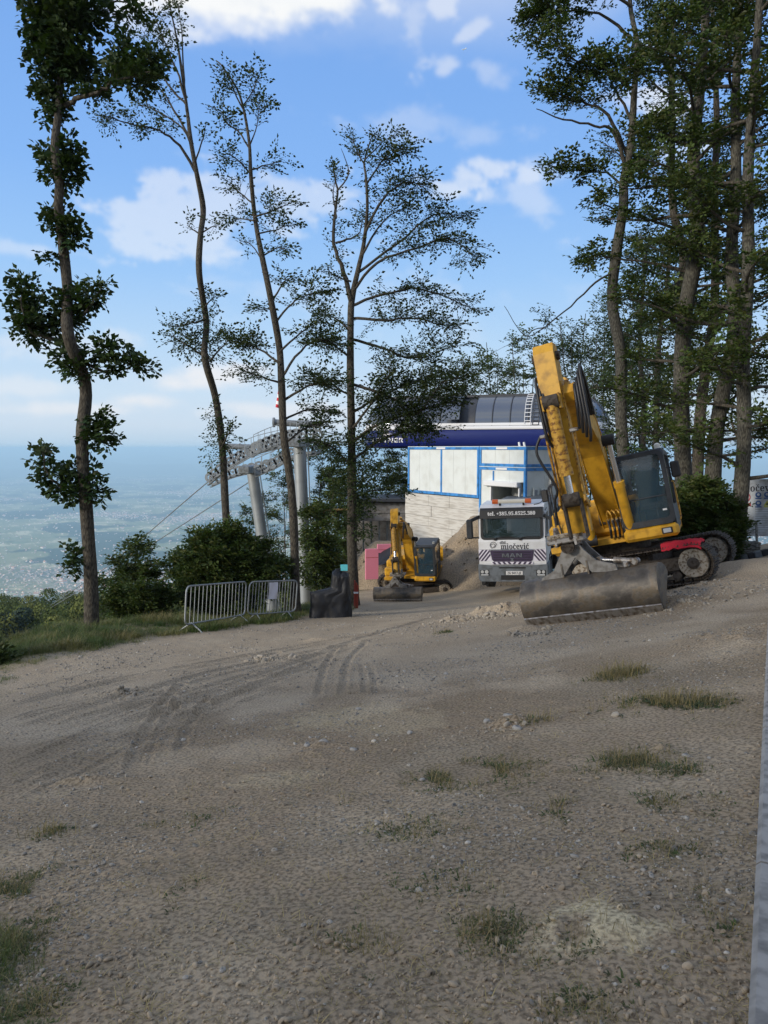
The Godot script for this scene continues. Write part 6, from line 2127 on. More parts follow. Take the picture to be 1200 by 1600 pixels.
func heap(called: String, label: String, c: Vector3, rx: float, rz: float, h: float, sd: int) -> void:
	c.y = land(c.x, -c.z) - 0.25
	var mb := MB.new()
	var rows := []
	var cols := []
	var nn := 70
	for i in nn:
		var row := []
		for j in nn:
			var u := (i / (nn - 1.0) - 0.5) * 2.4
			var v := (j / (nn - 1.0) - 0.5) * 2.4
			var e := sqrt(u * u + v * v) + 0.14 * noise.get_noise_2d(u * 30.0 + sd * 50.0, v * 30.0)
			var y := h * maxf(1.0 - e * 0.92, -0.12) + (0.34 * fine.get_noise_2d(u * 9.0 + sd, v * 9.0) + 0.14 * fine.get_noise_2d(u * 34.0 + sd, v * 34.0)) * clampf(1.4 - e, 0.0, 1.0)
			y = minf(y, h * 0.94 + 0.1 * fine.get_noise_2d(u * 5.0, v * 5.0))
			row.append(Vector3(u * rx, y + (land(c.x + u * rx, -c.z - v * rz) - land(c.x, -c.z)) * clampf(e, 0.0, 1.0), v * rz))
		rows.append(row)
	mb.sheet(rows, Vector3.UP)
	for k in mb.c.size():
		var p := mb.v[k]
		var q := fine.get_noise_3d(p.x * 1.3, p.y * 4.0, p.z * 1.3 + sd)
		mb.c[k] = Color(0.33, 0.25, 0.165).lerp(Color(0.42, 0.34, 0.24), clampf(0.5 + q * 1.6, 0.0, 1.0)).lerp(Color(0.20, 0.16, 0.10), clampf(-q * 1.5, 0.0, 1.0))
	var m := part(self, called, mb, M["heap_earth"])
	m.position = c
	tag(m, label, "earth heap", "heaps of dug earth")
	# stones and clods that rolled down
	var st := MB.new()
	for k in 160:
		var a := rng.randf() * TAU
		var e := rng.randf_range(0.3, 1.1)
		var x := cos(a) * e * rx
		var z := sin(a) * e * rz
		var i := clampi(int((cos(a) * e / 2.4 + 0.5) * (nn - 1)), 0, nn - 1)
		var j := clampi(int((sin(a) * e / 2.4 + 0.5) * (nn - 1)), 0, nn - 1)
		var p: Vector3 = rows[i][j]
		var s := 0.06 * exp(rng.randfn() * 0.5)
		st.col = Color(0.36, 0.29, 0.2) * rng.randf_range(0.7, 1.2)
		st.box(Transform3D(Basis.from_euler(Vector3(rng.randf() * 3.0, rng.randf() * 3.0, rng.randf() * 3.0)), p + Vector3(0, s * 0.2, 0)), Vector3(s, s * 0.7, s * 1.2), s * 0.2)
	part(m, "clods", st, M["heap_earth"]).set_meta("kind", "stuff")

# what shows between the trees left of the wall: decks, dark walls, insulation boards
func make_yard() -> void:
	var p := P(590, 778, 45.0)
	var gy := land(p.x, 45.0)
	var o := thing("unfinished_deck", "unfinished concrete deck with dark formwork below, behind the ivy covered tree", "deck", Vector3(p.x, gy, p.z))
	var top := p.y - gy
	one_box(o, "slab", at(0.2, top - 0.10, -1.5), Vector3(5.4, 0.2, 4.5), "station_frame", 0.02)
	one_box(o, "slab", at(0.4, top - 0.62, -1.7), Vector3(4.6, 0.7, 4.0), "dark_wall", 0.02)
	one_box(o, "fascia", at(0.4, top - 1.15, 0.25), Vector3(4.6, 0.5, 0.1), "dark_wall", 0.02)
	one_box(o, "rear_wall", at(0.2, top * 0.5 - 0.9, -3.4), Vector3(5.0, top - 1.0, 0.3), "dark_wall", 0.02)
	one_box(o, "pier", at(-1.75, (top - 1.0) * 0.5 - 0.4, -0.2), Vector3(0.75, top - 0.2, 0.7), "dark_wall", 0.03)
	for k in 6:
		one_rod(o, "prop", Vector3(-0.9 + 0.5 * k, -0.3, -0.6 - 0.3 * (k % 2)), Vector3(-0.9 + 0.5 * k, top - 1.0, -0.6 - 0.3 * (k % 2)), 0.05, "galvanised_dark", 8)
	var e := P(516, 800, 44.0)
	var q := thing("formwork_planks", "ochre formwork planks jutting out left of the ivy covered tree", "planks", e)
	for k in 4:
		one_box(q, "plank", Transform3D(Basis(Vector3.BACK, -0.02 * k), Vector3(0.1 * k, 0.16 - 0.12 * k, -0.4 * k)), Vector3(2.3, 0.10, 0.25), "timber_ochre" if k != 2 else "rust_red", 0.012)
	one_rod(q, "prop", Vector3(-0.3, -0.2, -0.6), Vector3(-0.3, land(e.x, 44.6) - e.y, -0.6), 0.05, "galvanised_dark", 8)
	one_rod(q, "prop", Vector3(0.8, -0.2, -0.6), Vector3(0.8, land(e.x + 0.8, 44.6) - e.y, -0.6), 0.05, "galvanised_dark", 8)
	var grp := "pink insulation boards on the heap"
	for s in [[581, 905, 34.2, 0.62, 1.45, "pink insulation board standing partly under a dark sheet"], [601, 880, 35.8, 0.75, 0.95, "pink insulation board leaning higher behind the dark sheet"]]:
		var f := P(s[0], s[1], s[2])
		var b := thing("insulation_board", s[5], "insulation board", f, Basis(Vector3.UP, 0.25), grp)
		one_box(b, "board", at(0, s[4] * 0.5, 0), Vector3(s[3], s[4], 0.12), "pink_foam", 0.008)
		one_box(b, "groove", at(0, s[4] * 0.72, 0.062), Vector3(s[3] * 0.98, 0.02, 0.006), "rust_red", 0.0)
	# dark sheet over the heap
	var c := P(600, 872, 35.0)
	var mb := MB.new()
	var rows := []
	for i in 14:
		var row := []
		for j in 8:
			var u := i / 13.0
			var v := j / 7.0
			var w := P(lerpf(574, 628, u), lerpf(872, 848, u) + v * lerpf(20, 22, u), 35.6 - v * 1.3)
			row.append(w - c + Vector3(0, 0.10 * noise.get_noise_2d(i * 60.0, j * 70.0), 0.12 * noise.get_noise_2d(j * 60.0, i * 55.0)))
		rows.append(row)
	mb.sheet(rows, Vector3(0, 0.5, 1))
	var sh := part(self, "plastic_sheet", mb, M["tarpaulin"])
	sh.position = c
	tag(sh, "black plastic sheet hanging over the sandy heap below the pink boards", "sheet")
	var cy := P(540, 890, 30.0)
	var cb := thing("cyan_board", "small cyan panel behind the covered machine", "panel", Vector3(cy.x, surface_h(cy.x, 30.0), cy.z))
	one_box(cb, "panel", at(0, cy.y - cb.position.y + 0.08, 0), Vector3(0.42, 0.26, 0.05), "cyan_board", 0.01)
	for s in [-0.16, 0.16]:
		one_box(cb, "post", at(s, (cy.y - cb.position.y) * 0.5, -0.04), Vector3(0.05, cy.y - cb.position.y, 0.04), "galvanised_dark", 0.008)
	var rp := P(556, 915, 24.6)
	var rd := thing("slalom_bundle", "bundle of red poles leaning on the foot of the ivy covered tree", "poles", Vector3(rp.x, surface_h(rp.x, 24.6), rp.z))
	for k in 3:
		one_rod(rd, "pole", Vector3(-0.05 + 0.05 * k, 0, 0), Vector3(-0.04 + 0.05 * k, 0.95 - 0.08 * k, -0.12), 0.028, "rust_red", 8)
		one_rod(rd, "band", Vector3(-0.045 + 0.05 * k, 0.5, -0.065), Vector3(-0.045 + 0.05 * k, 0.56, -0.07), 0.031, "letter_white", 8)

# ---------------------------------------------------------------- the lift line
func wheel_train(parent: Node, pts: Array, count: int, z: float, r: float) -> void:
	var rad := []
	for p in pts: rad.append(0.0)
	var sm := path(pts, rad, 10)
	var line: PackedVector3Array = sm[0]
	for k in count:
		var f := (k + 0.5) / count * (line.size() - 1)
		var i := mini(int(f), line.size() - 2)
		var c := line[i].lerp(line[i + 1], f - i) + Vector3(0, 0, z)
		var mb := MB.new()
		mb.lathe([Vector2(r * 0.55, -0.05), Vector2(r, -0.05), Vector2(r * 0.9, 0.0), Vector2(r, 0.05), Vector2(r * 0.55, 0.05), Vector2(r * 0.55, -0.05)], Transform3D(Basis(Vector3.RIGHT, PI / 2), c), 16)
		mb.lathe([Vector2(0.0, -0.03), Vector2(r * 0.28, -0.03), Vector2(r * 0.28, 0.05), Vector2(0.0, 0.05)], Transform3D(Basis(Vector3.RIGHT, PI / 2), c), 10)
		for s in 3:
			var a := s * TAU / 3.0 + k
			mb.rod(c + Vector3(cos(a), sin(a), 0) * r * 0.2, c + Vector3(cos(a), sin(a), 0) * r * 0.75, 0.02, 5)
		part(parent, "sheave_wheel", mb, M["galvanised"])
	var lo := PackedVector3Array()
	var lr := PackedFloat32Array()
	for p in line:
		lo.append(p + Vector3(0, -r * 0.9, z - 0.12))
		lr.append(0.09)
	var bm := MB.new()
	bm.tube(lo, lr, 6)
	part(parent, "rocker_beam", bm, M["galvanised_dark"])
	var hi := PackedVector3Array()
	var hr := PackedFloat32Array()
	for p in line:
		hi.append(p + Vector3(0, 0.75, z + 0.35))
		hr.append(0.022)
	var hm := MB.new()
	hm.tube(hi, hr, 5)
	for k in range(0, line.size(), 4):
		hm.rod(line[k] + Vector3(0, -0.4, z + 0.35), line[k] + Vector3(0, 0.75, z + 0.35), 0.018, 5)
	part(parent, "handrail", hm, M["galvanised"])
	var wk := MB.new()
	for k in range(0, line.size() - 2, 2):
		wk.bar(line[k] + Vector3(0, -0.42, z + 0.1), line[k + 2] + Vector3(0, -0.42, z + 0.1), 0.55, 0.06, Vector3.UP)
	part(parent, "catwalk", wk, M["galvanised_dark"])

func lift_tower(label: String, d: float, foot_px: Vector2, head_px: Vector2, r: float, trains: Array, gantry: Array) -> Node3D:
	var head := P(head_px.x, head_px.y, d)
	var f := P(foot_px.x, foot_px.y, d)
	f.y = land(f.x, d) - 0.1
	var o := thing("lift_tower", label, "lift tower", f, Basis.IDENTITY, "lift line support towers")
	var h := head - f
	one_rod(o, "pole", Vector3.ZERO, h, r * 1.08, "galvanised", 24)
	for k in 2:
		var c := h * (0.25 + 0.33 * k)
		one_rod(o, "flange", c - h.normalized() * 0.05, c + h.normalized() * 0.05, r * 1.18, "galvanised", 24)
	var ld := MB.new()
	var sidev := Vector3(r + 0.16, 0, 0.2)
	for s in [-0.16, 0.16]:
		ld.rod(sidev + Vector3(0, 0.3, s), h + sidev + Vector3(0, 0, s), 0.022, 5)
	for k in 40:
		var c := sidev + h * (0.03 + 0.95 * k / 39.0)
		ld.rod(c + Vector3(0, 0, -0.16), c + Vector3(0, 0, 0.16), 0.014, 4)
	part(o, "ladder", ld, M["galvanised"])
	one_box(o, "cross_arm", Transform3D(Basis.IDENTITY, h + Vector3(0, 0.1, 0)), Vector3(0.7, 0.5, 6.0), "galvanised_dark", 0.05)
	for t in trains:
		var pts := []
		for p in t[0]: pts.append(P(p[0], p[1], d + t[2]) - f)
		wheel_train(o, pts, t[1], 0.0, 0.34)
	var g0 := P(gantry[0][0], gantry[0][1], d) - f
	var g1 := P(gantry[1][0], gantry[1][1], d) - f
	var gb := one_rod(o, "lifting_beam", g0, g1, 0.20, "galvanised_dark", 14)
	for e in [g0, g1]:
		one_rod(gb, "end_disc", e - Vector3(0.06, 0, 0), e + Vector3(0.06, 0, 0), 0.30, "galvanised_dark", 14)
	for e in gantry[2]:
		one_rod(gb, "stay", P(e[0], e[1], d) - f, P(e[2], e[3], d) - f, 0.13, "galvanised", 10)
	return o

func make_lift() -> void:
	lift_tower("upright grey steel lift pole with a sheave train behind the thin curving tree", 45.0, Vector2(478, 930), Vector2(468, 695), 0.36, [[[[398, 700], [420, 690], [445, 682], [470, 678], [500, 680]], 11, -2.6], [[[400, 735], [430, 722], [460, 706], [500, 700]], 9, 2.6]], [Vector2(428, 660), Vector2(500, 664), [[438, 664, 443, 684], [470, 663, 466, 690], [492, 664, 494, 686]]])
	lift_tower("slanting grey steel lift pole with a long curved sheave train beside the leaning tree", 50.0, Vector2(432, 905), Vector2(394, 735), 0.36, [[[[326, 748], [350, 728], [375, 712], [400, 700], [440, 690]], 13, -2.4], [[[330, 752], [362, 738], [395, 730], [430, 722]], 10, 2.4]], [Vector2(350, 697), Vector2(398, 699), [[356, 699, 363, 716], [390, 699, 396, 715]]])
	# ropes
	for k in 2:
		var z := -2.4 if k == 0 else 2.6
		var c := thing("lift_cable", ["near steel rope of the lift running down into the valley", "farther steel rope of the lift running down into the valley"][k], "cable", P(326 if k == 0 else 382, 752 + 6 * k, 50.0 + z), Basis.IDENTITY, "ropes of the lift")
		var st := c.position
		var low := P(150 if k == 0 else 120, 898 if k == 0 else 925, 130.0)
		var far := P(20, 985, 190.0)
		var pts := [Vector3.ZERO, low - st, far - st]
		var sm := path(pts, [0.035, 0.06, 0.08], 10)
		var mb := MB.new()
		mb.tube(sm[0], sm[1], 6)
		part(c, "rope", mb, M["galvanised_dark"])
		var up := P(470 if k == 0 else 480, 676 if k == 0 else 698, 45.0 + z * 1.05) - st
		var hb := P(600, 690, 47.5) - st
		var m2 := MB.new()
		m2.tube(PackedVector3Array([Vector3.ZERO, up + Vector3(0, 0.25, 0), hb]), PackedFloat32Array([0.035, 0.035, 0.035]), 6)
		part(c, "rope", m2, M["galvanised_dark"])
	# wind sock on a mast behind the thin tree
	var b := P(441, 690, 46.0)
	var o := thing("windsock", "red and white windsock hanging from a thin mast beside the thin curving tree", "windsock", b)
	var tip := P(441, 612, 46.0) - b
	one_rod(o, "mast", Vector3.ZERO, tip, 0.04, "galvanised", 8)
	var cols := ["sock_red", "letter_white", "sock_red", "letter_white", "sock_red"]
	var a := P(439, 612, 46.0) - b
	var e := P(433, 637, 46.0) - b
	for k in 5:
		var mb := MB.new()
		mb.tube(PackedVector3Array([a.lerp(e, k / 5.0), a.lerp(e, (k + 1) / 5.0)]), PackedFloat32Array([0.19 - 0.016 * k, 0.174 - 0.016 * k]), 12, false)
		part(o, "sock_ring", mb, M[cols[k]])
	one_rod(o, "boom", tip, a, 0.03, "galvanised", 6)

# ---------------------------------------------------------------- small things on the site
func barrier(label: String, a: Vector3, b: Vector3, paper: bool) -> void:
	var ax := (b - a).normalized()
	var basis := Basis(ax, Vector3.UP, ax.cross(Vector3.UP).normalized())
	basis.y = basis.z.cross(basis.x).normalized()
	var L := a.distance_to(b)
	var o := thing("crowd_barrier", label, "barrier", a, basis, "steel crowd barriers on the rim")
	var H := 1.08
	var lo := 0.20
	var r := 0.021
	var pts := []
	for c in [[L - 0.14, H - 0.14, 0.0], [0.14, H - 0.14, 0.5], [0.14, lo + 0.14, 1.0], [L - 0.14, lo + 0.14, 1.5]]:
		for k in 5:
			var an: float = (c[2] + 0.5 * k / 4.0) * PI
			pts.append(Vector3(c[0] + cos(an) * 0.14, c[1] + sin(an) * 0.14, 0))
	pts.append(pts[0])
	var pv := PackedVector3Array(pts)
	var rv := PackedFloat32Array()
	for p in pts: rv.append(r)
	var mb := MB.new()
	mb.tube(pv, rv, 8, false)
	part(o, "frame", mb, M["galvanised"])
	for k in 15:
		var x := 0.02 + (L - 0.04) * (k + 1) / 16.0
		one_rod(o, "bar", Vector3(x, lo, 0), Vector3(x, H, 0), 0.010, "galvanised", 6)
	for x in [0.28, L - 0.28]:
		var ft := MB.new()
		ft.tube(PackedVector3Array([Vector3(x, 0.0, -0.30), Vector3(x, 0.06, -0.24), Vector3(x, lo + 0.02, 0.0), Vector3(x, 0.06, 0.24), Vector3(x, 0.0, 0.30)]), PackedFloat32Array([0.018, 0.018, 0.018, 0.018, 0.018]), 6)
		part(o, "foot", ft, M["galvanised"])
	if paper:
		var s := MB.new()
		var rows := []
		for i in 8:
			var row := []
			for j in 6:
				row.append(Vector3(0.62 + 0.30 * j / 5.0, H - 0.03 - 0.46 * i / 7.0, 0.032 + 0.012 * sin(j * 1.3 + i * 0.6)))
			rows.append(row)
		s.sheet(rows, Vector3.BACK)
		var sign := part(self, "paper_notice", s, M["paper"])
		sign.transform = o.transform
		tag(sign, "blank white paper notice fixed to the bars of the steel barrier", "notice")

func make_barriers() -> void:
	var a := G(298, 990)
	var b := G(383, 972)
	barrier("bare steel crowd barrier angled in front of the dense dark shrub", put_on(a.x - 0.15, -a.z), put_on(b.x - 0.02, -b.z), false)
	var c := G(458, 966)
	barrier("steel crowd barrier with a white paper on its bars, next to the thin curving tree", put_on(b.x + 0.05, -b.z), put_on(c.x + 0.05, -c.z), true)

func make_covered_machine() -> void:
	var c := G(517, 964)
	c = put_on(c.x, -c.z)
	var sc := -c.z / FOCAL
	var w := 64.0 * sc
	var h := 76.0 * sc
	# rings of the sheet from the hem to the top: a low part on the left, a tall part on the right
	var rows := []
	var m := 84
	var lev := 30
	for i in lev + 1:
		var f := float(i) / lev
		var row := []
		for j in m + 1:
			var a := TAU * (j % m) / m
			var cx := cos(a)
			var cz := sin(a)
			# full footprint low down, only the right half above the step
			var step := smoothstep(0.50, 0.60, f + 0.04 * sin(a * 2.0))
			var x0 := lerpf(-0.5 + 0.05 * f, -0.10 + 0.16 * f, step) * w
			var x1 := (0.5 - 0.06 * f) * w
			var close := 1.0 - pow(maxf(f - 0.9, 0.0) / 0.1, 2.5)
			var rx := (x1 - x0) * 0.5
			var rz := w * lerpf(0.36, 0.24, f)
			var k := pow(pow(absf(cx), 5.0) + pow(absf(cz), 5.0), -0.2)
			var loose := (1.0 - f * 0.55)
			var fold := 0.09 * absf(sin(a * 3.5 + f * 2.4 + 1.5 * noise.get_noise_2d(a * 30.0, f * 70.0))) * loose - 0.05
			fold += 0.05 * absf(sin(a * 8.0 - f * 5.0 + 3.0 * noise.get_noise_2d(a * 40.0 + 90.0, f * 60.0))) * loose + 0.10 * noise.get_noise_2d(cx * 70.0, f * 90.0 + cz * 60.0)
			var q := (k + fold) * maxf(close, 0.0)
			row.append(Vector3((x0 + x1) * 0.5 + cx * rx * q, h * f * (1.0 - 0.03 * cx) - 0.05 * (1.0 - absf(cx)) * smoothstep(0.8, 1.0, f) + 0.03 * noise.get_noise_2d(j * 14.0, i * 40.0) * f - 0.02 * (1.0 if i == 0 else 0.0), cz * rz * q))
		rows.append(row)
	var mb := MB.new()
	mb.sheet(rows, Vector3.BACK, true)
	var o := part(self, "covered_machine", mb, M["tarpaulin"])
	o.position = c
	tag(o, "machine wrapped in a black cover standing at the edge of the track", "covered machine")

func make_kerb() -> void:
	# the edge of a concrete slab running along the right side
	var a := G(1169, 1600)
	var b := G(1199, 985)
	var dir := (Vector3(b.x - a.x, 0, b.z - a.z)).normalized()
	var side := dir.cross(Vector3.UP).normalized()
	if side.x < 0.0: side = -side
	var pts := []
	var n := 26
	for k in n + 1:
		var q := Vector3(a.x, 0, a.z) + dir * lerpf(-3.0, 9.2, float(k) / n)
		q.y = land(q.x, -q.z)
		pts.append(q)
	var o := thing("concrete_slab", "grey concrete slab edge running along the right side of the dirt yard", "slab", Vector3(a.x, land(a.x, -a.z), a.z))
	for k in 6:
		var mb := MB.new()
		mb.xf = Transform3D(Basis.IDENTITY, -o.position)
		var p0: Vector3 = pts[k * 4] + dir * 0.006
		var p1: Vector3 = pts[mini(k * 4 + 4, n)] - dir * 0.006
		var hh := 0.13
		var bev := 0.015
		var wide := 2.2
		var c0 := [p0 + Vector3.DOWN * 0.3, p0 + Vector3.UP * (hh - bev), p0 + Vector3.UP * hh + side * bev, p0 + Vector3.UP * (hh + 0.02) + side * wide, p0 + Vector3.DOWN * 0.3 + side * wide]
		var c1 := [p1 + Vector3.DOWN * 0.3, p1 + Vector3.UP * (hh - bev), p1 + Vector3.UP * hh + side * bev, p1 + Vector3.UP * (hh + 0.02) + side * wide, p1 + Vector3.DOWN * 0.3 + side * wide]
		var mid := (p0 + p1) * 0.5 + side * wide * 0.5 - Vector3.UP * 0.1
		for i in 5:
			var j := (i + 1) % 5
			mb.quad(c0[i], c0[j], c1[j], c1[i], (c0[i] + c1[j]) * 0.5 - mid)
		for e in [c0, c1]:
			for i in range(1, 4):
				mb.tri(e[0], e[i], e[i + 1], (e[0] - mid))
		part(o, "slab_section", mb, M["kerb_concrete"])

func make_notice_board() -> void:
	var f := P(1182, 850, 20.6)
	f.y = surface_h(f.x, -f.z)
	var lean := Basis(Vector3.BACK, 0.05) * Basis(Vector3.UP, -0.35)
	var o := thing("notice_board", "white building site notice board with safety symbols beside the brown trunk", "notice board", f, lean)
	var w := 1.15
	var h := 1.62
	var y0 := P(1182, 838, 20.6).y - f.y
	y0 = maxf(y0, 0.15)
	one_box(o, "panel", at(0.1, y0 + h * 0.5, 0), Vector3(w, h, 0.03), "board_white", 0.004)
	for s in [-0.40, 0.55]:
		one_box(o, "post", at(s, (y0 + h) * 0.5 - 0.05, -0.05), Vector3(0.07, y0 + h + 0.1, 0.05), "timber_grey", 0.008)
	var top := y0 + h
	lettering(o, "dbl.", at(-0.28, top - 0.12, 0.017), 0.09, M["ink"], "Droid Serif", 700, "lettering", 0.004)
	lettering(o, "miočević", at(0.05, top - 0.25, 0.017), 0.19, M["ink"], "Droid Serif", 700, "lettering", 0.004, 0.82)
	# prohibition sign with a walking figure
	var pr := MB.new()
	var ring := PackedVector3Array()
	var rr := PackedFloat32Array()
	for k in 25:
		ring.append(Vector3(-0.28 + cos(TAU * k / 24.0) * 0.13, top - 0.50 + sin(TAU * k / 24.0) * 0.13, 0.018))
		rr.append(0.014)
	pr.tube(ring, rr, 5, false)
	pr.bar(Vector3(-0.37, top - 0.41, 0.018), Vector3(-0.19, top - 0.59, 0.018), 0.01, 0.025, Vector3.BACK)
	part(o, "prohibition_sign", pr, M["sign_red"])
	var fig := MB.new()
	fig.rod(Vector3(-0.28, top - 0.41, 0.015), Vector3(-0.28, top - 0.41, 0.021), 0.022, 8)
	fig.bar(Vector3(-0.28, top - 0.44, 0.018), Vector3(-0.28, top - 0.52, 0.018), 0.006, 0.03, Vector3.BACK)
	fig.bar(Vector3(-0.28, top - 0.52, 0.018), Vector3(-0.32, top - 0.59, 0.018), 0.006, 0.018, Vector3.BACK)
	fig.bar(Vector3(-0.28, top - 0.52, 0.018), Vector3(-0.24, top - 0.59, 0.018), 0.006, 0.018, Vector3.BACK)
	fig.bar(Vector3(-0.33, top - 0.49, 0.018), Vector3(-0.23, top - 0.47, 0.018), 0.006, 0.014, Vector3.BACK)
	part(o, "walking_figure", fig, M["ink"])
	one_box(o, "prohibition_text", at(-0.28, top - 0.71, 0.016), Vector3(0.30, 0.09, 0.004), "sign_red", 0.0)
	for k in 3:
		for row in 2:
			var x := 0.06 + 0.22 * k
			var y := top - 0.44 - 0.24 * row
			if row == 0 or k == 0:
				var c := one_rod(o, "duty_sign", Vector3(x, y, 0.014), Vector3(x, y, 0.019), 0.078, "sign_blue", 18)
				one_rod(c, "symbol", Vector3(x, y + 0.01, 0.019), Vector3(x, y + 0.01, 0.022), 0.036, "board_white", 10)
				one_box(c, "caption", at(x, y - 0.10, 0.016), Vector3(0.16, 0.035, 0.004), "sign_blue", 0.0)
			else:
				var tr := one_prism(o, "warning_sign", PackedVector2Array([Vector2(x - 0.09, y - 0.07), Vector2(x + 0.09, y - 0.07), Vector2(x, y + 0.08)]), 0.014, 0.019, Transform3D.IDENTITY, "sign_yellow")
				one_prism(tr, "symbol", PackedVector2Array([Vector2(x - 0.03, y - 0.045), Vector2(x + 0.03, y - 0.045), Vector2(x, y + 0.025)]), 0.019, 0.022, Transform3D.IDENTITY, "ink")
				one_box(tr, "caption", at(x, y - 0.10, 0.016), Vector3(0.16, 0.035, 0.004), "sign_yellow", 0.0)
	for k in 11:
		var y := top - 0.86 - 0.065 * k
		one_box(o, "text_line", at(-0.27, y, 0.016), Vector3(0.20 + 0.05 * sin(k * 2.1), 0.016, 0.003), "text_grey", 0.0)
		one_box(o, "text_line", at(0.16 + 0.04 * sin(k * 1.7), y + 0.01, 0.016), Vector3(0.36 + 0.08 * sin(k * 1.7), 0.014, 0.003), "text_grey", 0.0)
	# stacked grey planks in front of its foot
	var s := P(1166, 856, 19.4)
	s.y = surface_h(s.x, -s.z)
	var st := thing("plank_stack", "low stack of weathered grey planks at the foot of the notice board", "planks", s, Basis(Vector3.UP, -0.15))
	for k in 4:
		for i in 2:
			one_box(st, "plank", Transform3D(Basis(Vector3.UP, 0.02 * (k % 3 - 1)), Vector3(0.02 * (k % 2), 0.045 + 0.105 * k, -0.16 * i)), Vector3(0.72 - 0.02 * k, 0.085, 0.14), "timber_grey", 0.008)
		one_box(st, "batten", at(-0.25, 0.0965 + 0.105 * k, -0.08), Vector3(0.05, 0.016, 0.26), "timber_grey", 0.002)
		one_box(st, "batten", at(0.25, 0.0965 + 0.105 * k, -0.08), Vector3(0.05, 0.016, 0.26), "timber_grey", 0.002)
	one_box(st, "upright_stake", Transform3D(Basis(Vector3.BACK, 0.08), Vector3(0.22, 0.60, 0.08)), Vector3(0.06, 0.75, 0.04), "timber_grey", 0.008)
	# black and pale kerb pieces along the foot of the trees
	var k0 := P(1147, 878, 18.3)
	var k1 := P(1222, 866, 18.0)
	k0.y = surface_h(k0.x, -k0.z)
	k1.y = surface_h(k1.x, -k1.z)
	var kb := thing("kerb_strip", "low kerb of alternating black and pale blocks under the trees", "kerb", k0)
	for i in 7:
		var mb := MB.new()
		var a := (k1 - k0) * (i / 7.0) + Vector3(0, 0.07, 0)
		var b := (k1 - k0) * ((i + 0.97) / 7.0) + Vector3(0, 0.07, 0)
		mb.bar(a, b, 0.16, 0.17, Vector3.UP, 0.015)
		part(kb, "kerb_block", mb, M["tarpaulin" if i % 2 == 0 else "lorry_grey"])

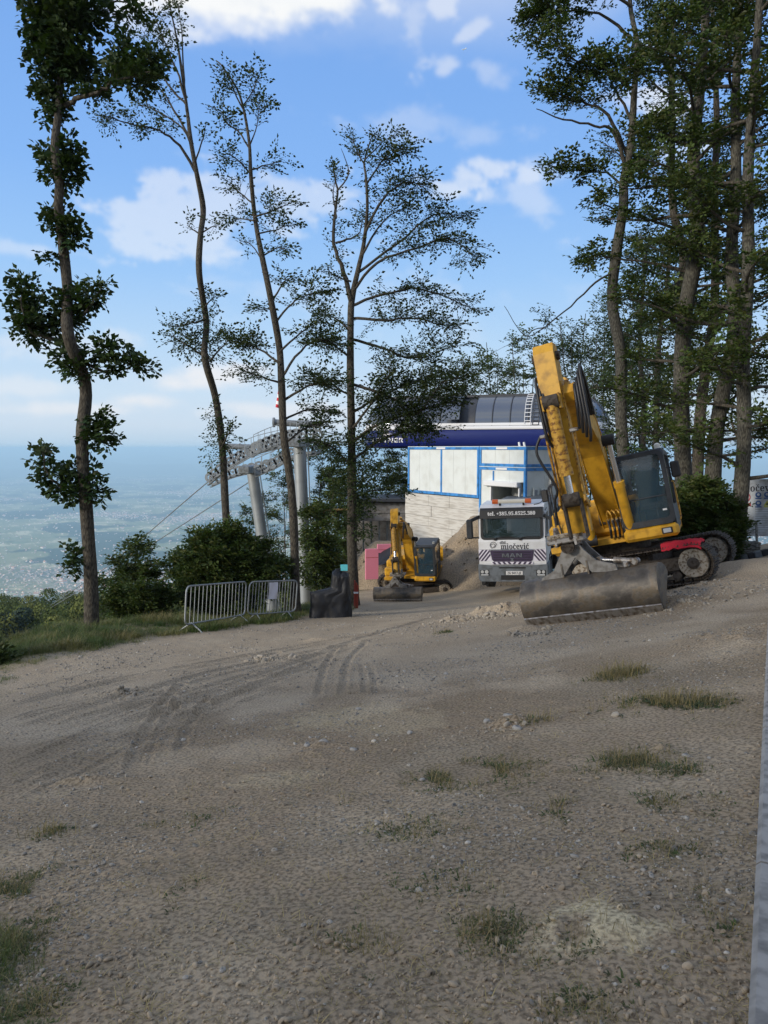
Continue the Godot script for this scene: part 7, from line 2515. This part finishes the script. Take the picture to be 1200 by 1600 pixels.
# ---------------------------------------------------------------- stones, grass, litter on the ground
func make_stones() -> void:
	var kinds := []
	for k in 5:
		var mb := MB.new()
		var rows := []
		for i in 6:
			var row := []
			for j in 10:
				var th := PI * i / 5.0
				var ph := TAU * (j % 9) / 9.0
				var o := Vector3(sin(th) * cos(ph), cos(th) * 0.62, sin(th) * sin(ph))
				row.append(o * (1.0 + 0.30 * noise.get_noise_3d(o.x * 40.0 + k * 99.0, o.y * 40.0, o.z * 40.0)) * Vector3(1.25, 1, 0.9))
			rows.append(row)
		mb.sheet(rows, Vector3.BACK, true)
		kinds.append(mb.mesh(M["stone_grey"]))
	var grp := "larger stones lying on the dirt"
	var said := ["pale rounded stone lying on the dark dirt in front of the tyre ruts", "second pale rounded stone close beside the first on the dark dirt"]
	var list := [[290, 1531, 6, 0], [348, 1522, 7, 1], [1072, 1184, 7, 2], [660, 1217, 6, 3], [697, 1053, 5, 0], [505, 1160, 8, 1], [480, 1167, 7, 2], [552, 1170, 6, 3], [1052, 1489, 6, 4], [655, 1393, 8, 0], [1040, 1514, 7, 1], [940, 1600, 7, 2], [795, 1128, 9, 3], [760, 1128, 7, 4], [515, 1446, 6, 0], [474, 1452, 5, 1], [1018, 1370, 5, 2], [835, 1313, 4, 3], [640, 1145, 6, 4], [790, 1119, 5, 0], [950, 1370, 5, 1], [808, 1140, 9, 2], [560, 1110, 5, 3], [1108, 1185, 4, 4], [1115, 1570, 5, 0]]
	for i in list.size():
		var a: Array = list[i]
		var p := G(a[0], a[1])
		var r: float = a[2] * -p.z / FOCAL * 0.85
		p.y = surface_h(p.x, -p.z) + r * 0.25
		var o := part_mesh(self, "stone", kinds[a[3]], Transform3D(Basis(Vector3.UP, i * 1.3).scaled(Vector3.ONE * r), p))
		tag(o, said[i] if i < 2 else "loose grey stone half sunk in the dirt of the yard", "stone", grp)
	# gravel
	var sets := [[], [], []]
	var cols := [PackedColorArray(), PackedColorArray(), PackedColorArray()]
	var gm := mat("gravel_stone", Color.WHITE, 0.9)
	gm.vertex_color_use_as_albedo = true
	var n := 0
	var tries := 0
	while n < 22000 and tries < 160000:
		tries += 1
		var a := rng.randf_range(-0.56, 0.56)
		var r := 1.5 * pow(24.0 / 1.5, pow(rng.randf(), 0.8))
		var x := sin(a) * r
		var d := cos(a) * r
		if verge(x, d) > 0.6:
			continue
		# more of it in drifts
		var k := noise.get_noise_2d(x * 16.0 + 300.0, d * 16.0) + 0.5 * fine.get_noise_2d(x * 5.0, d * 5.0)
		if rng.randf() > 0.25 + clampf(k * 2.2, -0.2, 0.75):
			continue
		var s := 0.0030 * exp(rng.randfn() * 0.5 + 0.2) * (1.0 + smoothstep(4.0, 16.0, r) * 1.6)
		s = minf(s, 0.022)
		var y := surface_h(x, d)
		var i := rng.randi() % 3
		sets[i].append(Transform3D(Basis.from_euler(Vector3(rng.randf() * 0.6, rng.randf() * TAU, rng.randf() * 0.6)).scaled(Vector3(s, s, s)), Vector3(x, y + s * 0.2, -d)))
		var t := rng.randf_range(0.15, 0.34) if rng.randf() < 0.93 else rng.randf_range(0.34, 0.5)
		cols[i].append(Color(t, t * 0.93, t * 0.81))
		n += 1
	var g := thing("gravel", "small loose gravel strewn over the dirt", "gravel")
	g.set_meta("kind", "stuff")
	for i in 3:
		var m: ArrayMesh = kinds[i].duplicate()
		m.surface_set_material(0, gm)
		mass(g, "pebbles", m, sets[i], cols[i])
	# crumbs of soil round the bucket
	var cl := []
	var cc := PackedColorArray()
	for k in 1500:
		var c: Array = [[790, 962, 0.6], [755, 965, 0.6], [1060, 950, 0.7], [830, 990, 0.4], [1100, 930, 0.9], [700, 972, 0.6], [185, 1085, 0.4], [800, 1135, 0.4], [420, 1030, 0.4], [140, 1222, 0.35]][rng.randi() % 10]
		var q := G(c[0], c[1])
		var x: float = q.x + rng.randfn() * c[2] * 0.6
		var d: float = -q.z + rng.randfn() * c[2] * 0.5
		var s := 0.012 * exp(rng.randfn() * 0.6)
		s = minf(s, 0.06) * clampf(d / 11.0, 0.45, 1.2)
		cl.append(Transform3D(Basis.from_euler(Vector3(rng.randf() * 3.0, rng.randf() * TAU, rng.randf())).scaled(Vector3(s, s, s)), Vector3(x, surface_h(x, d) + s * 0.3, -d)))
		var t := rng.randf_range(0.75, 1.1)
		cc.append(Color(0.34, 0.30, 0.24) * t)
	# crumbly soil in the near ground
	for k in 16000:
		var a := rng.randf_range(-0.56, 0.56)
		var r := 1.7 * pow(10.0 / 1.7, rng.randf())
		var x := sin(a) * r
		var d := cos(a) * r
		if noise.get_noise_2d(x * 22.0 + 70.0, d * 22.0) < -0.05 or sample(tint, x, d) > 0.7:
			continue
		var s := minf(0.0035 * exp(rng.randfn() * 0.6), 0.014)
		cl.append(Transform3D(Basis.from_euler(Vector3(rng.randf() * 3.0, rng.randf() * TAU, rng.randf())).scaled(Vector3(s, s, s)), Vector3(x, surface_h(x, d) + s * 0.3, -d)))
		var c := soil_color(x, d)
		cc.append(c * rng.randf_range(0.75, 1.15))
	var m2: ArrayMesh = kinds[3].duplicate()
	m2.surface_set_material(0, gm)
	mass(g, "soil_crumbs", m2, cl, cc)

func blade_mesh(count: int, h: float, spread: float, lean: float, w: float) -> ArrayMesh:
	var mb := MB.new()
	for i in count:
		var a := rng.randf() * TAU
		var p := Vector3(cos(a), 0, sin(a)) * spread * sqrt(rng.randf())
		var o := Vector3(cos(a), 0, sin(a)).rotated(Vector3.UP, rng.randf_range(-0.9, 0.9))
		var l := h * rng.randf_range(0.5, 1.15)
		var k := lean * rng.randf_range(0.4, 1.5)
		var p1 := p + (Vector3.UP * cos(k * 0.5) + o * sin(k * 0.5)) * l * 0.55
		var p2 := p1 + (Vector3.UP * cos(k * 1.5) + o * sin(k * 1.5)) * l * 0.5
		var s := o.cross(Vector3.UP).normalized() * w * rng.randf_range(0.6, 1.3)
		mb.col = Color.WHITE * rng.randf_range(0.75, 1.2)
		mb.quad(p - s, p + s, p1 + s * 0.7, p1 - s * 0.7, o + Vector3.UP * 0.3)
		mb.tri(p1 - s * 0.7, p1 + s * 0.7, p2, o + Vector3.UP * 0.3)
	return mb.mesh(M["grass_blades"])

func scatter(called: String, label: String, category: String, m: ArrayMesh, places: Array, tints: PackedColorArray) -> void:
	var g := thing(called, label, category)
	g.set_meta("kind", "stuff")
	mass(g, "blades", m, places, tints)

func make_grass() -> void:
	var green := Color(0.070, 0.115, 0.028)
	var dry := Color(0.30, 0.24, 0.12)
	# verge grass along the rim and at the lower left
	var tuft := blade_mesh(14, 0.20, 0.10, 0.7, 0.0035)
	var pl := []
	var co := PackedColorArray()
	var tries := 0
	while pl.size() < 15000 and tries < 200000:
		tries += 1
		var a := rng.randf_range(-0.60, 0.12)
		var r := 1.6 * pow(30.0 / 1.6, rng.randf())
		var x := sin(a) * r
		var d := cos(a) * r
		var v := verge(x, d)
		if rng.randf() > v or x < rim(d) - 3.5:
			continue
		var far := smoothstep(8.0, 16.0, d)
		var s := rng.randf_range(0.5, 1.1) * lerpf(0.35, 1.0, far) * (0.6 + 0.8 * clampf(0.5 + noise.get_noise_2d(x * 20.0, d * 20.0) * 2.0, 0.0, 1.0))
		pl.append(Transform3D(Basis(Vector3.UP, rng.randf() * TAU).scaled(Vector3(s * 1.1, s, s * 1.1)), Vector3(x, surface_h(x, d) - 0.01, -d)))
		var k := clampf(0.10 + 0.14 * far + fine.get_noise_2d(x * 7.0, d * 7.0) * 0.9 + rng.randf_range(-0.2, 0.2), 0.0, 1.0)
		co.append(green.lerp(dry, k) * rng.randf_range(0.8, 1.3))
	scatter("verge_grass", "rough half dry grass along the rim and the left edge", "grass", tuft, pl, co)
	# patches of weeds in the dirt: pixel, radii in metres, density, dryness
	var weed := blade_mesh(10, 0.05, 0.04, 1.5, 0.0042)
	var straw := blade_mesh(6, 0.13, 0.04, 1.35, 0.0018)
	var pw := []
	var cw := PackedColorArray()
	var ps := []
	var cs := PackedColorArray()
	for p in [[750, 1210, 0.50, 0.30, 520, 0.45], [700, 1215, 0.25, 0.2, 160, 0.25], [1030, 1100, 0.60, 0.40, 420, 0.5], [1100, 1100, 0.35, 0.16, 160, 0.2], [970, 1055, 0.45, 0.35, 260, 0.65], [1000, 1190, 0.28, 0.10, 150, 0.1], [1065, 1205, 0.24, 0.12, 130, 0.05], [970, 1190, 0.4, 0.25, 200, 0.3], [1000, 1260, 0.35, 0.12, 150, 0.25], [525, 1250, 0.10, 0.06, 60, 0.15], [85, 1298, 0.10, 0.06, 80, 0.5], [780, 1460, 0.20, 0.12, 260, 0.2], [880, 1550, 0.30, 0.16, 330, 0.3], [660, 1500, 0.2, 0.2, 120, 0.3], [545, 1480, 0.16, 0.08, 70, 0.9], [10, 1480, 0.22, 0.35, 620, 0.12], [0, 1400, 0.2, 0.35, 560, 0.15], [40, 1580, 0.3, 0.15, 420, 0.08], [900, 1265, 0.3, 0.12, 120, 0.4], [700, 988, 0.30, 0.14, 90, 0.1], [1040, 1330, 0.25, 0.1, 130, 0.2], [300, 1390, 0.15, 0.08, 60, 0.3], [860, 1130, 0.35, 0.2, 120, 0.6], [640, 1300, 0.4, 0.2, 130, 0.5], [300, 1280, 0.3, 0.1, 60, 0.4], [690, 1380, 0.4, 0.2, 110, 0.4], [1150, 1450, 0.1, 0.5, 120, 0.7], [1165, 1300, 0.08, 0.8, 120, 0.8], [960, 1500, 0.35, 0.12, 140, 0.4]]:
		var q := G(p[0], p[1])
		for k in int(p[4] * 1.25):
			var a := rng.randf() * TAU
			var rr := absf(rng.randfn()) * 0.95
			var x: float = q.x + cos(a) * rr * p[2] * 0.9 + rng.randfn() * 0.05
			var d: float = -q.z + sin(a) * rr * p[3] * 1.25 + rng.randfn() * 0.06
			if noise.get_noise_2d(x * 60.0, d * 60.0) < -0.22:
				continue
			var s := rng.randf_range(0.4, 1.25) * clampf(d / 4.5, 0.65, 1.5) * clampf(1.2 - rr * 0.75, 0.25, 1.0)
			if rng.randf() < p[5] * 0.6 + 0.22:
				ps.append(Transform3D(Basis(Vector3.UP, rng.randf() * TAU).scaled(Vector3.ONE * s), Vector3(x, surface_h(x, d) - 0.005, -d)))
				cs.append(dry * rng.randf_range(0.7, 1.25))
			else:
				pw.append(Transform3D(Basis(Vector3.UP, rng.randf() * TAU).scaled(Vector3(s * 1.15, s * 0.65, s * 1.15)), Vector3(x, surface_h(x, d) - 0.004, -d)))
				cw.append(Color(0.070, 0.108, 0.036).lerp(Color(0.17, 0.15, 0.09), rng.randf() * rng.randf()) * rng.randf_range(0.7, 1.4))
	# straws lying about everywhere
	for k in 1500:
		var a := rng.randf_range(-0.55, 0.55)
		var r := 1.6 * pow(11.0 / 1.6, rng.randf())
		var x := sin(a) * r
		var d := cos(a) * r
		var s := rng.randf_range(0.4, 0.9)
		ps.append(Transform3D(Basis(Vector3.UP, rng.randf() * TAU).scaled(Vector3(s, s * 0.25, s)), Vector3(x, surface_h(x, d) + 0.002, -d)))
		cs.append(dry * rng.randf_range(0.9, 1.7))
	scatter("weeds", "small dusty green weeds growing in patches on the dirt", "weeds", weed, pw, cw)
	scatter("dry_straw", "dry straw coloured grass stalks strewn over the dirt", "straw", straw, ps, cs)

# trees behind the photographer, mirrored in the lorry's windscreen and the cab panes
func make_rear_trees() -> void:
	var spots := [[-15.0, -8.0], [-9.0, -13.0], [-20.0, -3.0], [-1.0, -14.0], [6.0, -12.0], [12.5, -6.0], [14.0, 3.0], [17.0, 11.0]]
	for a in spots:
		var at_ := put_on(a[0], a[1])
		var t := Growth.new()
		t.d = 20.0
		t.base = at_
		t.node = thing("beech_tree", "tall beech tree behind the yard, out of the picture", "tree", at_, Basis.IDENTITY, "beech trees behind the yard")
		t.twigs = MB.new()
		var pts := [Vector3(0, -0.2, 0)]
		var rad := [0.36]
		for k in 6:
			pts.append(Vector3(rng.randfn() * 0.3, 3.0 * (k + 1), rng.randfn() * 0.3))
			rad.append(0.27 - 0.036 * k)
		var sm := path(pts, rad, 4)
		t.trunk = sm[0]
		t.radii = sm[1]
		var mb := MB.new()
		mb.tube(sm[0], sm[1], 12, true, 0.06)
		part(t.node, "trunk", mb, M["bark"])
		auto_limbs(t, 0.3, 0.98, 22, 4.0, 2.4, 18, 1.1, 4, 1.7, "bark", 0.2)
		finish_tree(t, "leaves_mid")

# ---------------------------------------------------------------- the scene
func _ready() -> void:
	rng.seed = 20240611
	noise.seed = 3
	noise.frequency = 0.02
	noise.fractal_octaves = 3
	fine.seed = 8
	fine.frequency = 0.1
	fine.fractal_octaves = 4
	cells.seed = 5
	cells.noise_type = FastNoiseLite.TYPE_CELLULAR
	cells.cellular_return_type = FastNoiseLite.RETURN_CELL_VALUE
	cells.frequency = 1.0
	town.seed = 12
	town.frequency = 0.00022
	town.fractal_octaves = 4
	set_up_view()
	make_materials()
	make_ground()
	make_far()
	make_large_excavator()
	make_small_excavator()
	make_lorry()
	make_station()
	make_cabins()
	make_wall_and_heaps()
	make_yard()
	make_lift()
	make_barriers()
	make_covered_machine()
	make_kerb()
	make_notice_board()
	make_trees()
	make_shrubs()
	make_rear_trees()
	make_stones()
	make_grass()
